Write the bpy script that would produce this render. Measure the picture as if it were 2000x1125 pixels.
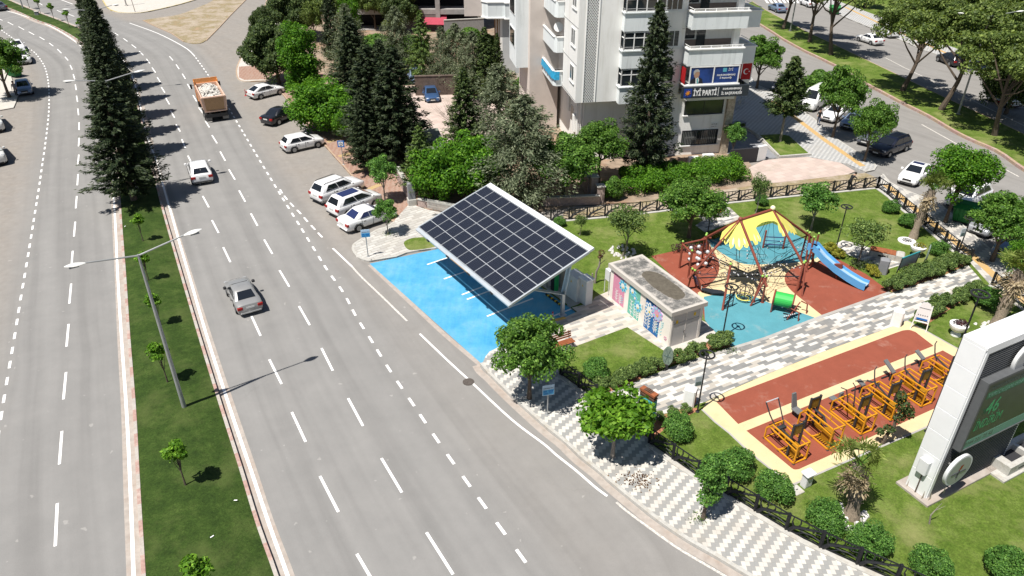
import bpy, bmesh, math, random
import numpy as np
from mathutils import Vector, Matrix
random.seed(7); rng = np.random.default_rng(7)
for o in list(bpy.data.objects): bpy.data.objects.remove(o)
SC = bpy.context.scene; COL = SC.collection
R = math.radians
# ---------------- camera, sky, sun, exposure ----------------
F_PX, CX, CY, CAM_H = 1421.0, 1000.0, 562.5, 25.0
TH = math.atan(862.5 / 1421.0)
cd = bpy.data.cameras.new('camera'); cam = bpy.data.objects.new('camera', cd); COL.objects.link(cam)
cam.location = (0, 0, CAM_H); cam.rotation_euler = (math.pi/2 - TH, 0, 0)
cd.sensor_width = 36; cd.lens = 36 * F_PX / 2000; cd.clip_end = 3000; cd.clip_start = .5
SC.camera = cam
SHX, SHY = .355, .315                       # ground shift of a shadow per metre of height
ELEV = math.atan(1 / math.hypot(SHX, SHY))
sdir = Vector((SHX, SHY, -1)).normalized()
W = bpy.data.worlds.new('World'); SC.world = W; W.use_nodes = True
wn = W.node_tree.nodes; sky = wn.new('ShaderNodeTexSky'); sky.sky_type = 'NISHITA'; sky.sun_disc = False
sky.sun_elevation = ELEV; sky.sun_rotation = math.atan2(-SHX, -SHY)
sky.air_density = 1.0; sky.dust_density = .7
W.node_tree.links.new(sky.outputs[0], wn['Background'].inputs[0]); wn['Background'].inputs[1].default_value = .05
sl = bpy.data.lights.new('sun', 'SUN'); sl.energy = 5.0; sl.angle = R(.5); sl.color = (1, .955, .89)
so = bpy.data.objects.new('sun', sl); COL.objects.link(so); so.rotation_euler = sdir.to_track_quat('-Z', 'Y').to_euler()
SC.view_settings.view_transform = 'Standard'; SC.view_settings.look = 'None'; SC.view_settings.exposure = .5; SC.view_settings.gamma = 1
SC.cycles.max_bounces = 6; SC.cycles.diffuse_bounces = 3; SC.cycles.glossy_bounces = 3; SC.cycles.transparent_max_bounces = 8
SC.cycles.use_denoising = True
COS_T, SIN_T = math.cos(TH), math.sin(TH)
def G(px, py, z=0.0):
    """point of the place at height z seen at (px, py) of the 2000x1125 photograph"""
    u = (px - CX) / F_PX; v = (py - CY) / F_PX
    dy = COS_T - v * SIN_T; dz = -SIN_T - v * COS_T; t = (z - CAM_H) / dz
    return Vector((u * t, dy * t, z))
def G2(px, py, z=0.0): p = G(px, py, z); return (p.x, p.y)
def PX(p):
    Z = p[1]*COS_T - (p[2]-CAM_H)*SIN_T; return (CX + F_PX*p[0]/Z, CY + F_PX*(-p[1]*SIN_T - (p[2]-CAM_H)*COS_T)/Z)
def HT(pb, ytop):
    b = G(*pb); lo, hi = 0, 24
    for _ in range(40):
        m = (lo + hi) / 2
        if PX((b.x, b.y, m))[1] > ytop: lo = m
        else: hi = m
    return lo
# ---------------- materials ----------------
MATS = {}
def nodes(name, rough=.8, spec=.3):
    m = bpy.data.materials.new(name); m.use_nodes = True; nt = m.node_tree; b = nt.nodes['Principled BSDF']
    b.inputs['Roughness'].default_value = rough; b.inputs['Specular IOR Level'].default_value = spec
    MATS[name] = m; return m, nt, b
def N(nt, t, **k):
    n = nt.nodes.new(t)
    for a, v in k.items(): setattr(n, a, v)
    return n
def rgb(c): return (c[0], c[1], c[2], 1)
def noise(nt, scale, detail=4, rough=.6, vec=None):
    n = N(nt, 'ShaderNodeTexNoise'); n.inputs['Scale'].default_value = scale; n.inputs['Detail'].default_value = detail; n.inputs['Roughness'].default_value = rough
    if vec is None:
        vec = N(nt, 'ShaderNodeTexCoord').outputs['Object']
    nt.links.new(vec, n.inputs['Vector']); return n.outputs['Fac']
def ramp(nt, fac, stops, interp='LINEAR'):
    r = N(nt, 'ShaderNodeValToRGB'); r.color_ramp.interpolation = interp; e = r.color_ramp.elements
    while len(e) < len(stops): e.new(.5)
    for i, (p, c) in enumerate(stops):
        e[i].position = p; e[i].color = rgb(c) if not isinstance(c, (int, float)) else (c, c, c, 1)
    nt.links.new(fac, r.inputs[0]); return r.outputs[0]
def mix(nt, fac, a, b, mode='MIX'):
    m = N(nt, 'ShaderNodeMix', data_type='RGBA', blend_type=mode)
    for sock, v in ((0, fac), (6, a), (7, b)):
        if hasattr(v, 'is_linked'): nt.links.new(v, m.inputs[sock])
        elif sock == 0: m.inputs[0].default_value = v
        else: m.inputs[sock].default_value = rgb(v)
    return m.outputs[2]
def math_(nt, op, a, b=None, c=None):
    m = N(nt, 'ShaderNodeMath', operation=op)
    for i, v in enumerate((a, b, c)):
        if v is None: continue
        if hasattr(v, 'is_linked'): nt.links.new(v, m.inputs[i])
        else: m.inputs[i].default_value = v
    return m.outputs[0]
def bump(nt, b, fac, strength=.3, dist=.02):
    n = N(nt, 'ShaderNodeBump'); n.inputs['Strength'].default_value = strength; n.inputs['Distance'].default_value = dist
    nt.links.new(fac, n.inputs['Height']); nt.links.new(n.outputs[0], b.inputs['Normal'])
def mat(name, col, rough=.7, metal=0, var=.12, scale=6, spec=.3, coat=0, dirt=None, bmp=0, emit=0):
    if name in MATS: return MATS[name]
    m, nt, b = nodes(name, rough, spec); b.inputs['Metallic'].default_value = metal
    if coat: b.inputs['Coat Weight'].default_value = coat; b.inputs['Coat Roughness'].default_value = .05
    if var:
        f = noise(nt, scale)
        c = ramp(nt, f, [(.3, [x*(1-var) for x in col]), (.7, [min(1, x*(1+var)) for x in col])])
        if dirt:
            f2 = noise(nt, scale*.23, 6, .7); d = ramp(nt, f2, [(.48, 0), (.68, 1)])
            c = mix(nt, math_(nt, 'MULTIPLY', d, dirt[1]), c, dirt[0])
        nt.links.new(c, b.inputs['Base Color'])
        if bmp: bump(nt, b, f, bmp)
    else: b.inputs['Base Color'].default_value = rgb(col)
    if emit:
        b.inputs['Emission Color'].default_value = rgb(col); b.inputs['Emission Strength'].default_value = emit
    return m
def objvec(nt, ang=0, scale=(1, 1, 1)):
    tc = N(nt, 'ShaderNodeTexCoord'); mp = N(nt, 'ShaderNodeMapping'); mp.inputs['Rotation'].default_value = (0, 0, ang); mp.inputs['Scale'].default_value = scale
    nt.links.new(tc.outputs['Object'], mp.inputs[0]); return mp.outputs[0]
def sepxy(nt, v):
    s = N(nt, 'ShaderNodeSeparateXYZ'); nt.links.new(v, s.inputs[0]); return s.outputs[0], s.outputs[1]
def comb(nt, x, y):
    c = N(nt, 'ShaderNodeCombineXYZ'); nt.links.new(x, c.inputs[0]); nt.links.new(y, c.inputs[1]); return c.outputs[0]
def wear(nt, c, tint=(.3, .26, .21), amt=.4, scale=.35, dots=True):
    """dirt with a shape of its own"""
    d = ramp(nt, noise(nt, scale, 8, .72), [(.5, 0), (.72, 1)])
    c = mix(nt, math_(nt, 'MULTIPLY', d, amt), c, tint)
    if dots:
        d2 = ramp(nt, noise(nt, 14, 3, .6), [(.68, 0), (.74, 1)])
        c = mix(nt, math_(nt, 'MULTIPLY', d2, .5), c, (.12, .11, .1))
    return c
def mat_zigzag(name, ang, a, b_, cell=.21, n=4, on=2):
    m, nt, b = nodes(name, .85); x, y = sepxy(nt, objvec(nt, ang))
    i = math_(nt, 'FLOOR', math_(nt, 'DIVIDE', x, cell)); j = math_(nt, 'FLOOR', math_(nt, 'DIVIDE', y, cell*.8))
    k = math_(nt, 'FLOORED_MODULO', math_(nt, 'ADD', i, j), n); s = math_(nt, 'LESS_THAN', k, on-.5)
    wnz = N(nt, 'ShaderNodeTexWhiteNoise', noise_dimensions='2D'); nt.links.new(comb(nt, i, j), wnz.inputs['Vector'])
    c = mix(nt, s, a, b_)
    c = mix(nt, math_(nt, 'MULTIPLY', wnz.outputs[0], .28), c, (.34, .32, .29))
    jx = math_(nt, 'LESS_THAN', math_(nt, 'FLOORED_MODULO', math_(nt, 'DIVIDE', x, cell), 1.0), .06)
    jy = math_(nt, 'LESS_THAN', math_(nt, 'FLOORED_MODULO', math_(nt, 'DIVIDE', y, cell*.8), 1.0), .07)
    c = mix(nt, math_(nt, 'MULTIPLY', math_(nt, 'MAXIMUM', jx, jy), .4), c, (.2, .19, .17))
    nt.links.new(wear(nt, c, amt=.5), b.inputs['Base Color']); return m
def mat_blocks(name, ang, cols, bw=1.1, bh=.36, off=.37, dirt=.35, joint=.03):
    m, nt, b = nodes(name, .85); x, y = sepxy(nt, objvec(nt, ang))
    j = math_(nt, 'FLOOR', math_(nt, 'DIVIDE', y, bh)); xs = math_(nt, 'DIVIDE', math_(nt, 'ADD', x, math_(nt, 'MULTIPLY', j, off*bw)), bw)
    i = math_(nt, 'FLOOR', xs)
    wnz = N(nt, 'ShaderNodeTexWhiteNoise', noise_dimensions='2D'); nt.links.new(comb(nt, i, j), wnz.inputs['Vector'])
    seq = math_(nt, 'FRACT', math_(nt, 'ADD', math_(nt, 'ADD', math_(nt, 'MULTIPLY', i, .382), math_(nt, 'MULTIPLY', j, .43)), math_(nt, 'MULTIPLY', wnz.outputs[0], .22)))
    k = len(cols); c = ramp(nt, seq, [(q/k, cols[q]) for q in range(k)], 'CONSTANT')
    f1 = math_(nt, 'LESS_THAN', math_(nt, 'FLOORED_MODULO', xs, 1.0), joint*bh/bw*1.5)
    f2 = math_(nt, 'LESS_THAN', math_(nt, 'FLOORED_MODULO', math_(nt, 'DIVIDE', y, bh), 1.0), joint*1.5)
    c = mix(nt, math_(nt, 'MULTIPLY', math_(nt, 'MAXIMUM', f1, f2), .5), c, (.25, .23, .2))
    nt.links.new(wear(nt, c, amt=dirt), b.inputs['Base Color']); return m
def mat_grass(name, lo, mid, hi, dry=(.2, .2, .06), dryamt=.5):
    m, nt, b = nodes(name, .9, .15)
    c = ramp(nt, noise(nt, 1.3, 6, .7), [(.3, lo), (.5, mid), (.72, hi)])
    f = noise(nt, 11, 9, .82); c = mix(nt, .9, c, ramp(nt, f, [(.36, .45), (.62, 1.18)]), 'MULTIPLY'); f2 = noise(nt, 3.2, 5, .7); c = mix(nt, .6, c, ramp(nt, f2, [(.35, .75), (.65, 1.12)]), 'MULTIPLY')
    d = ramp(nt, noise(nt, .33, 5, .65), [(.5, 0), (.7, 1)]); c = mix(nt, math_(nt, 'MULTIPLY', d, dryamt), c, dry)
    nt.links.new(c, b.inputs['Base Color']); bump(nt, b, f, .9, .06); return m
def mat_leaf(name, a, b_, trans=.32, rough=.55):
    m = bpy.data.materials.new(name); m.use_nodes = True; nt = m.node_tree; nt.nodes.clear(); MATS[name] = m
    g = N(nt, 'ShaderNodeNewGeometry'); oi = N(nt, 'ShaderNodeObjectInfo')
    c = ramp(nt, g.outputs['Random Per Island'], [(0, [x*.55 for x in a]), (.45, a), (.92, b_), (1, [min(1, x*1.5) for x in b_])])
    c = mix(nt, math_(nt, 'MULTIPLY', oi.outputs['Random'], .3), c, [x*.7 for x in a])
    p = N(nt, 'ShaderNodeBsdfPrincipled'); p.inputs['Roughness'].default_value = rough; p.inputs['Specular IOR Level'].default_value = .25
    t = N(nt, 'ShaderNodeBsdfTranslucent'); mx = N(nt, 'ShaderNodeMixShader'); mx.inputs[0].default_value = trans; o = N(nt, 'ShaderNodeOutputMaterial')
    nt.links.new(c, p.inputs['Base Color'])
    tc = mix(nt, 1.0, c, (1.0, 1.0, .35), 'MULTIPLY'); nt.links.new(tc, t.inputs[0])
    nt.links.new(p.outputs[0], mx.inputs[1]); nt.links.new(t.outputs[0], mx.inputs[2]); nt.links.new(mx.outputs[0], o.inputs[0]); return m
# ---------------- mesh helpers ----------------
class MB:
    def __init__(s): s.v = []; s.f = []; s.m = []
    def add(s, vs, fs, m=0):
        b = len(s.v); s.v += [tuple(v) for v in vs]; s.f += [tuple(b+i for i in f) for f in fs]; s.m += [m]*len(fs); return s
    def box(s, x0, x1, y0, y1, z0, z1, m=0, M=None):
        vs = [Vector(p) for p in ((x0,y0,z0),(x1,y0,z0),(x1,y1,z0),(x0,y1,z0),(x0,y0,z1),(x1,y0,z1),(x1,y1,z1),(x0,y1,z1))]
        if M is not None: vs = [M @ v for v in vs]
        return s.add(vs, [(3,2,1,0),(4,5,6,7),(0,1,5,4),(1,2,6,5),(2,3,7,6),(3,0,4,7)], m)
    def cbox(s, x0, x1, y0, y1, z0, z1, c=.03, m=0, M=None):
        """box with chamfered vertical and top edges"""
        vs = []
        for z, i in ((z0, 0), (z1-c, 0), (z1, c)):
            a, b, d, e = x0+i, x1-i, y0+i, y1-i; k = c
            vs += [(a+k,d,z),(b-k,d,z),(b,d+k,z),(b,e-k,z),(b-k,e,z),(a+k,e,z),(a,e-k,z),(a,d+k,z)]
        vs = [Vector(v) for v in vs]
        if M is not None: vs = [M @ v for v in vs]
        fs = [tuple(range(7,-1,-1)), tuple(range(16,24))]
        for r in (0, 8):
            for i in range(8): j = (i+1) % 8; fs.append((r+i, r+j, r+8+j, r+8+i))
        return s.add(vs, fs, m)
    def beam(s, p, q, w, h=None, m=0, up=(0,0,1)):
        h = h or w; p = Vector(p); q = Vector(q); d = (q-p).normalized(); u = Vector(up)
        if abs(d.dot(u)) > .98: u = Vector((1,0,0))
        x = d.cross(u).normalized(); z = x.cross(d)
        vs = [e + x*(a*w/2) + z*(b*h/2) for e in (p, q) for a, b in ((-1,-1),(1,-1),(1,1),(-1,1))]
        return s.add(vs, [(0,1,2,3),(7,6,5,4),(0,4,5,1),(1,5,6,2),(2,6,7,3),(3,7,4,0)], m)
    def tube(s, pts, rs, n=8, m=0, cap=True):
        pts = [Vector(p) for p in pts]; k = len(pts)
        if not hasattr(rs, '__len__'): rs = [rs]*k
        b = len(s.v); ref = None
        for i, p in enumerate(pts):
            d = (pts[min(i+1,k-1)] - pts[max(i-1,0)]).normalized()
            if ref is None: ref = Vector((0,0,1)) if abs(d.z) < .9 else Vector((1,0,0))
            x = d.cross(ref).normalized(); y = d.cross(x).normalized()
            ref = -y if False else ref
            for j in range(n):
                a = 2*math.pi*j/n; s.v.append(tuple(p + x*(rs[i]*math.cos(a)) + y*(rs[i]*math.sin(a))))
        for i in range(k-1):
            for j in range(n):
                a = b+i*n+j; c = b+i*n+(j+1) % n; s.f.append((a, c, c+n, a+n)); s.m.append(m)
        if cap:
            s.f.append(tuple(b+j for j in range(n-1,-1,-1))); s.f.append(tuple(b+(k-1)*n+j for j in range(n))); s.m += [m, m]
        return s
    def lathe(s, prof, c=(0,0,0), n=16, m=0):
        b = len(s.v); k = len(prof)
        for r, z in prof:
            for j in range(n):
                a = 2*math.pi*j/n; s.v.append((c[0]+r*math.cos(a), c[1]+r*math.sin(a), c[2]+z))
        for i in range(k-1):
            for j in range(n):
                a = b+i*n+j; d = b+i*n+(j+1) % n; s.f.append((a, d, d+n, a+n)); s.m.append(m)
        s.f.append(tuple(b+j for j in range(n-1,-1,-1))); s.f.append(tuple(b+(k-1)*n+j for j in range(n))); s.m += [m, m]; return s
    def disc(s, c, axis, r, t, n=20, m=0):
        c = Vector(c); a = Vector(axis).normalized(); return s.tube([c-a*t/2, c+a*t/2], [r, r], n, m)
    def sphere(s, c, r, m=0, n=8):
        return s.lathe([(max(.001, r*math.sin(math.pi*i/6)), -r*math.cos(math.pi*i/6)) for i in range(7)], c, n, m)
    def prism(s, poly, z0, z1, mt=0, ms=None):
        k = len(poly); ms = mt if ms is None else ms
        A = sum(poly[i][0]*poly[(i+1) % k][1]-poly[(i+1) % k][0]*poly[i][1] for i in range(k))
        if A < 0: poly = poly[::-1]
        b = len(s.v); s.v += [(p[0],p[1],z0) for p in poly] + [(p[0],p[1],z1) for p in poly]
        s.f.append(tuple(b+k+i for i in range(k))); s.m.append(mt)
        for i in range(k): j = (i+1) % k; s.f.append((b+i,b+j,b+k+j,b+k+i)); s.m.append(ms)
        return s
    def strip(s, pts, w, z, m=0):
        """flat ribbon of width w along 2-D points"""
        L, Rr = offs(pts, w/2), offs(pts, -w/2)
        for i in range(len(pts)-1):
            s.add([(L[i][0],L[i][1],z),(Rr[i][0],Rr[i][1],z),(Rr[i+1][0],Rr[i+1][1],z),(L[i+1][0],L[i+1][1],z)], [(0,1,2,3)], m)
        return s
    def wallstrip(s, pts, w, z0, z1, m=0, alt=None, seg=1.0):
        """raised kerb of width w to the left of a polyline, optionally alternating materials"""
        pts = resample(pts, seg); Q = offs(pts, w)
        for i in range(len(pts)-1):
            a, b, c, d = pts[i], pts[i+1], Q[i+1], Q[i]; mm = m if alt is None or i % 2 == 0 else alt; e = .012
            s.add([(p[0],p[1],z0) for p in (a,b,c,d)] + [(p[0],p[1],z1-(e if i % 3 == 1 else 0)*.3) for p in (a,b,c,d)], [(4,5,6,7),(0,1,5,4),(2,3,7,6),(1,2,6,5),(3,0,4,7)], mm)
        return s
    def build(s, name, mats, parent=None, smooth=False, M=None, ang=40, weld=False):
        me = bpy.data.meshes.new(name); me.from_pydata(s.v, [], s.f)
        for m in (mats if isinstance(mats, (list, tuple)) else [mats]): me.materials.append(m if not isinstance(m, str) else MATS[m])
        if s.m and max(s.m): me.polygons.foreach_set('material_index', s.m)
        if M is not None: me.transform(M)
        bm = bmesh.new(); bm.from_mesh(me)
        if weld: bmesh.ops.remove_doubles(bm, verts=bm.verts, dist=.0005)
        bmesh.ops.recalc_face_normals(bm, faces=bm.faces); bm.to_mesh(me); bm.free()
        if smooth:
            me.polygons.foreach_set('use_smooth', [True]*len(me.polygons)); me.set_sharp_from_angle(angle=R(ang))
        o = bpy.data.objects.new(name, me); COL.objects.link(o)
        if parent is not None: o.parent = parent
        return o
def offs(pts, d):
    out = []; k = len(pts)
    for i in range(k):
        a = pts[max(i-1,0)]; b = pts[min(i+1,k-1)]; dx, dy = b[0]-a[0], b[1]-a[1]; l = math.hypot(dx,dy) or 1
        out.append((pts[i][0]-dy/l*d, pts[i][1]+dx/l*d))
    return out
def cr(pts, n=6, closed=False):
    """Catmull-Rom through 2-D points"""
    P = [Vector((p[0],p[1])) for p in pts]; k = len(P); out = []
    for i in range(k if closed else k-1):
        if closed: a,b,c,d = P[(i-1)%k],P[i],P[(i+1)%k],P[(i+2)%k]
        else: a,b,c,d = P[max(i-1,0)],P[i],P[i+1],P[min(i+2,k-1)]
        for q in range(n):
            t = q/n; out.append(tuple(.5*((2*b)+(c-a)*t+(2*a-5*b+4*c-d)*t*t+(3*b-a-3*c+d)*t**3)))
    if not closed: out.append(tuple(P[-1]))
    return out
def resample(pts, step):
    out = [tuple(pts[0])]; acc = 0
    for a, b in zip(pts, pts[1:]):
        l = math.hypot(b[0]-a[0], b[1]-a[1]); t = step-acc
        while t < l: out.append((a[0]+(b[0]-a[0])*t/l, a[1]+(b[1]-a[1])*t/l)); t += step
        acc = (acc+l) % step
    out.append(tuple(pts[-1])); return out
def W2(l): return [G2(*p) for p in l]
def tag(o, label=None, cat=None, group=None, kind=None):
    if label: o['label'] = label
    if cat: o['category'] = cat
    if group: o['group'] = group
    if kind: o['kind'] = kind
    return o
def thing(name, label, cat, loc=(0,0,0), rz=0, group=None, rot=None):
    o = bpy.data.objects.new(name, None); COL.objects.link(o); o.empty_display_size = .2
    o.location = loc; o.rotation_euler = rot or (0,0,rz); return tag(o, label, cat, group)
def struct(name, mb, mats, smooth=False, label=None):
    o = mb.build(name, mats, None, smooth); o['kind'] = 'structure'
    if label: o['label'] = label
    return o
KIDS = {}
def copy_tree(o, loc, rz=0, sc=1, label=None, group=None, parent=None, top=True):
    c = o.copy(); COL.objects.link(c)
    if top:
        c.location = loc; c.rotation_euler = (0, 0, rz); c.scale = (sc, sc, sc) if not hasattr(sc, '__len__') else sc
        if label: c['label'] = label
        if group: c['group'] = group
    else: c.parent = parent
    for k in KIDS.get(o.name, None) or [x for x in bpy.data.objects if x.parent == o]: copy_tree(k, None, parent=c, top=False)
    return c
def text(s, size, M, m, parent, name='lettering', ext=.004, align='LEFT', bold=0, width=None):
    cu = bpy.data.curves.new(name, 'FONT'); cu.body = s; cu.size = size; cu.extrude = ext; cu.offset = bold; cu.align_x = align; cu.resolution_u = 2
    t = bpy.data.objects.new('tmp', cu); COL.objects.link(t); bpy.context.view_layer.update()
    me = bpy.data.meshes.new_from_object(t.evaluated_get(bpy.context.evaluated_depsgraph_get())); bpy.data.objects.remove(t); bpy.data.curves.remove(cu)
    me.name = name
    if width:
        xs_ = [v.co.x for v in me.vertices]; me.transform(Matrix.Scale(width/(max(xs_)-min(xs_)), 4, (1,0,0)))
    me.transform(M); me.materials.clear(); me.materials.append(MATS[m] if isinstance(m, str) else m)
    o = bpy.data.objects.new(name, me); COL.objects.link(o); o.parent = parent; return o
def frame(origin, xdir, ydir):
    """matrix putting local x,y of flat artwork along xdir,ydir"""
    x = Vector(xdir).normalized(); y = Vector(ydir).normalized(); z = x.cross(y)
    return Matrix.Translation(origin) @ Matrix(((x.x,y.x,z.x,0),(x.y,y.y,z.y,0),(x.z,y.z,z.z,0),(0,0,0,1)))
# ---------------- surfaces ----------------
def road_mat():
    m, nt, b = nodes('asphalt', .92, .2)
    at = N(nt, 'ShaderNodeAttribute', attribute_name='dust'); al = N(nt, 'ShaderNodeAttribute', attribute_name='lane')
    c = ramp(nt, noise(nt, .5, 8, .7), [(.3, (.208, .204, .197)), (.7, (.242, .236, .227))])
    tc = N(nt, 'ShaderNodeTexCoord'); x, y = sepxy(nt, tc.outputs['Object'])
    st = N(nt, 'ShaderNodeTexNoise'); st.inputs['Scale'].default_value = 1; st.inputs['Detail'].default_value = 3
    nt.links.new(comb(nt, math_(nt, 'MULTIPLY', al.outputs['Fac'], 1.1), math_(nt, 'MULTIPLY', y, .03)), st.inputs['Vector'])
    c = mix(nt, .8, c, ramp(nt, st.outputs['Fac'], [(.32, .84), (.5, 1.0), (.68, 1.1)]), 'MULTIPLY')
    vo = N(nt, 'ShaderNodeTexVoronoi', feature='DISTANCE_TO_EDGE'); vo.inputs['Scale'].default_value = .16; vv_ = N(nt, 'ShaderNodeVectorMath', operation='ADD'); nt.links.new(tc.outputs['Object'], vv_.inputs[0]); nz_ = N(nt, 'ShaderNodeTexNoise'); nz_.inputs['Scale'].default_value = 1.1; nz_.inputs['Detail'].default_value = 6; nt.links.new(tc.outputs['Object'], nz_.inputs['Vector']); nt.links.new(nz_.outputs['Color'], vv_.inputs[1]); nt.links.new(vv_.outputs[0], vo.inputs['Vector'])
    ck = math_(nt, 'MULTIPLY', math_(nt, 'LESS_THAN', vo.outputs['Distance'], .003), ramp(nt, noise(nt, .12, 3), [(.58, 0), (.66, .16)])); c = mix(nt, ck, c, (.09, .085, .08))
    g = noise(nt, 26, 4, .8); c = mix(nt, .7, c, ramp(nt, g, [(.3, .8), (.7, 1.15)]), 'MULTIPLY')
    d = math_(nt, 'MULTIPLY', at.outputs['Fac'], ramp(nt, noise(nt, .28, 8, .75), [(.25, .45), (.7, 1.0)]))
    c = mix(nt, d, c, ramp(nt, noise(nt, 1.6, 8, .7), [(.3, (.225, .198, .172)), (.7, (.30, .272, .24))]))
    sp = ramp(nt, noise(nt, 5, 3, .6), [(.70, 0), (.76, 1)]); c = mix(nt, math_(nt, 'MULTIPLY', sp, .25), c, (.12, .11, .1))
    sp2 = ramp(nt, noise(nt, 2.1, 2, .5), [(.72, 0), (.74, 1)]); c = mix(nt, math_(nt, 'MULTIPLY', sp2, .25), c, (.5, .48, .45))
    nt.links.new(c, b.inputs['Base Color']); bump(nt, b, g, .35, .01)
road_mat()
mat('soil', (.27, .21, .155), .95, var=.3, scale=1.2, dirt=((.25, .13, .07), .7), bmp=.4)
mat('far_soil', (.3, .26, .2), .95, var=.2, scale=.4)
m, nt, b = nodes('sand', .95)
c = ramp(nt, noise(nt, .35, 9, .75), [(.3, (.40, .35, .28)), (.48, (.33, .27, .2)), (.56, (.24, .2, .11)), (.68, (.36, .24, .16))]); c = mix(nt, .8, c, ramp(nt, noise(nt, 3.5, 8, .8), [(.3, .7), (.7, 1.2)]), 'MULTIPLY'); nt.links.new(c, b.inputs['Base Color']); bump(nt, b, noise(nt, 5, 6, .7), .5)
mat('gutter', (.36, .32, .285), .9, var=.14, scale=3, dirt=((.3, .22, .17), .5))
mat('kerb_white', (.40, .365, .33), .85, var=.15, scale=9, dirt=((.3, .25, .2), .5))
mat('kerb_red', (.36, .235, .2), .85, var=.2, scale=9, dirt=((.5, .45, .4), .7))
mat('kerb_orange', (.38, .28, .2), .85, var=.2, scale=5)
mat('kerb_stone', (.43, .42, .39), .85, var=.14, scale=7, dirt=((.32, .27, .2), .5))
mat('kerb_yellow', (.46, .37, .13), .85, var=.2, scale=5, dirt=((.5, .47, .4), .6))
def paint_mat(name, col, lo=.3):
    m, nt, b = nodes(name, .75); w = ramp(nt, noise(nt, 9, 6, .75), [(lo, 0), (lo+.14, 1)])
    c = mix(nt, w, (.42, .4, .37), col); nt.links.new(c, b.inputs['Base Color']); return m
paint_mat('line_white', (.78, .77, .75), .27); paint_mat('line_worn', (.72, .68, .62), .46)
def blue_mat():
    m, nt, b = nodes('bay_blue', .7)
    c = ramp(nt, noise(nt, .55, 7, .72), [(.3, (.04, .27, .50)), (.5, (.085, .33, .52)), (.72, (.16, .38, .54))])
    v = objvec(nt, R(-38), (3.2, .5, 1)); c = mix(nt, .55, c, ramp(nt, noise(nt, 1.2, 6, .75, v), [(.35, .82), (.7, 1.12)]), 'MULTIPLY')
    g = noise(nt, 30, 4, .8); c = mix(nt, .5, c, ramp(nt, g, [(.3, .85), (.7, 1.12)]), 'MULTIPLY'); nt.links.new(c, b.inputs['Base Color']); bump(nt, b, g, .3, .01)
blue_mat()
mat_grass('grass_median', (.026, .052, .010), (.042, .078, .014), (.07, .112, .024), (.095, .12, .036), .65)
mat_grass('grass_park', (.075, .135, .016), (.118, .18, .028), (.175, .235, .055), (.25, .25, .1), .75)
for nm, col in (('rubber_red', (.245, .066, .039)), ('rubber_yellow', (.60, .485, .285)), ('rubber_blue', (.082, .265, .315)), ('rubber_blue_dark', (.075, .25, .30))):
    m, nt, b = nodes(nm, .85); g = noise(nt, 38, 4, .8)
    c = ramp(nt, noise(nt, 1.1, 7, .7), [(.3, [x*.9 for x in col]), (.7, [min(1, x*1.1) for x in col])])
    c = mix(nt, .7, c, ramp(nt, g, [(.3, .86), (.7, 1.1)]), 'MULTIPLY')
    d = ramp(nt, noise(nt, .7, 6, .7), [(.56, 0), (.7, 1)]); c = mix(nt, math_(nt, 'MULTIPLY', d, .22), c, (.5, .4, .33))
    nt.links.new(c, b.inputs['Base Color']); bump(nt, b, g, .25, .01)
Pa, Pb = G(1500, 733), G(1770, 630); ANG_PATH = math.atan2(Pb.y-Pa.y, Pb.x-Pa.x)
Sa, Sb = G(1095, 851), G(1287, 1014); ANG_ST = math.atan2(Sb.y-Sa.y, Sb.x-Sa.x)
Ea, Eb = G(1562, 239), G(1685, 327); ANG_E = math.atan2(Eb.y-Ea.y, Eb.x-Ea.x)
Ra, Rb = G(575, 217), G(687, 350); ANG_R = math.atan2(Rb.y-Ra.y, Rb.x-Ra.x)
mat_zigzag('pavers_street', R(93), (.27, .272, .265), (.56, .535, .49), .22)
mat_zigzag('pavers_plaza', -ANG_E, (.3, .305, .31), (.46, .46, .45), .3, 2, 1)
mat_zigzag('pavers_east', -ANG_E+R(20), (.27, .265, .26), (.5, .48, .44), .36, 5, 3)
mat_blocks('pavers_path', -ANG_PATH, [(.20, .20, .195), (.53, .51, .475), (.40, .37, .325), (.22, .22, .215), (.55, .53, .49)], 0.66, .2, .43, .2)
mat_blocks('pavers_hut', -ANG_PATH, [(.29, .28, .265), (.5, .46, .41), (.46, .415, .36), (.51, .475, .43), (.4, .37, .32)], 0.72, .21, .43, .42)
mat_blocks('pavers_white', -ANG_PATH-R(12), [(.46, .45, .42), (.42, .41, .385), (.5, .48, .45), (.38, .365, .34)], .75, .34, .5, .4, .16)
mat_blocks('pavers_red', -ANG_R, [(.3, .18, .135), (.33, .21, .16), (.28, .165, .12), (.32, .22, .175)], .25, .12, .5, .55)
mat_blocks('pavers_yellow', -ANG_R, [(.4, .29, .14), (.43, .31, .16)], .3, .3, 0, .4)
mat_blocks('tactile', -ANG_E, [(.5, .32, .12), (.46, .31, .14)], .4, .4, 0, .25)
mat_blocks('concrete_pink', -ANG_PATH, [(.48, .385, .34), (.45, .36, .32), (.5, .41, .365)], 1.0, .6, .5, .7)
mat('concrete', (.36, .35, .33), .9, var=.15, scale=1.4, dirt=((.35, .31, .27), .5), bmp=.15)
mat('concrete_light', (.48, .455, .415), .9, var=.1, scale=2.4, dirt=((.5, .42, .33), .5))
mat('ramp_grey', (.22, .225, .24), .9, var=.1, scale=2)
mat('mulch', (.33, .15, .085), .95, var=.35, scale=12, bmp=.5)
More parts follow.
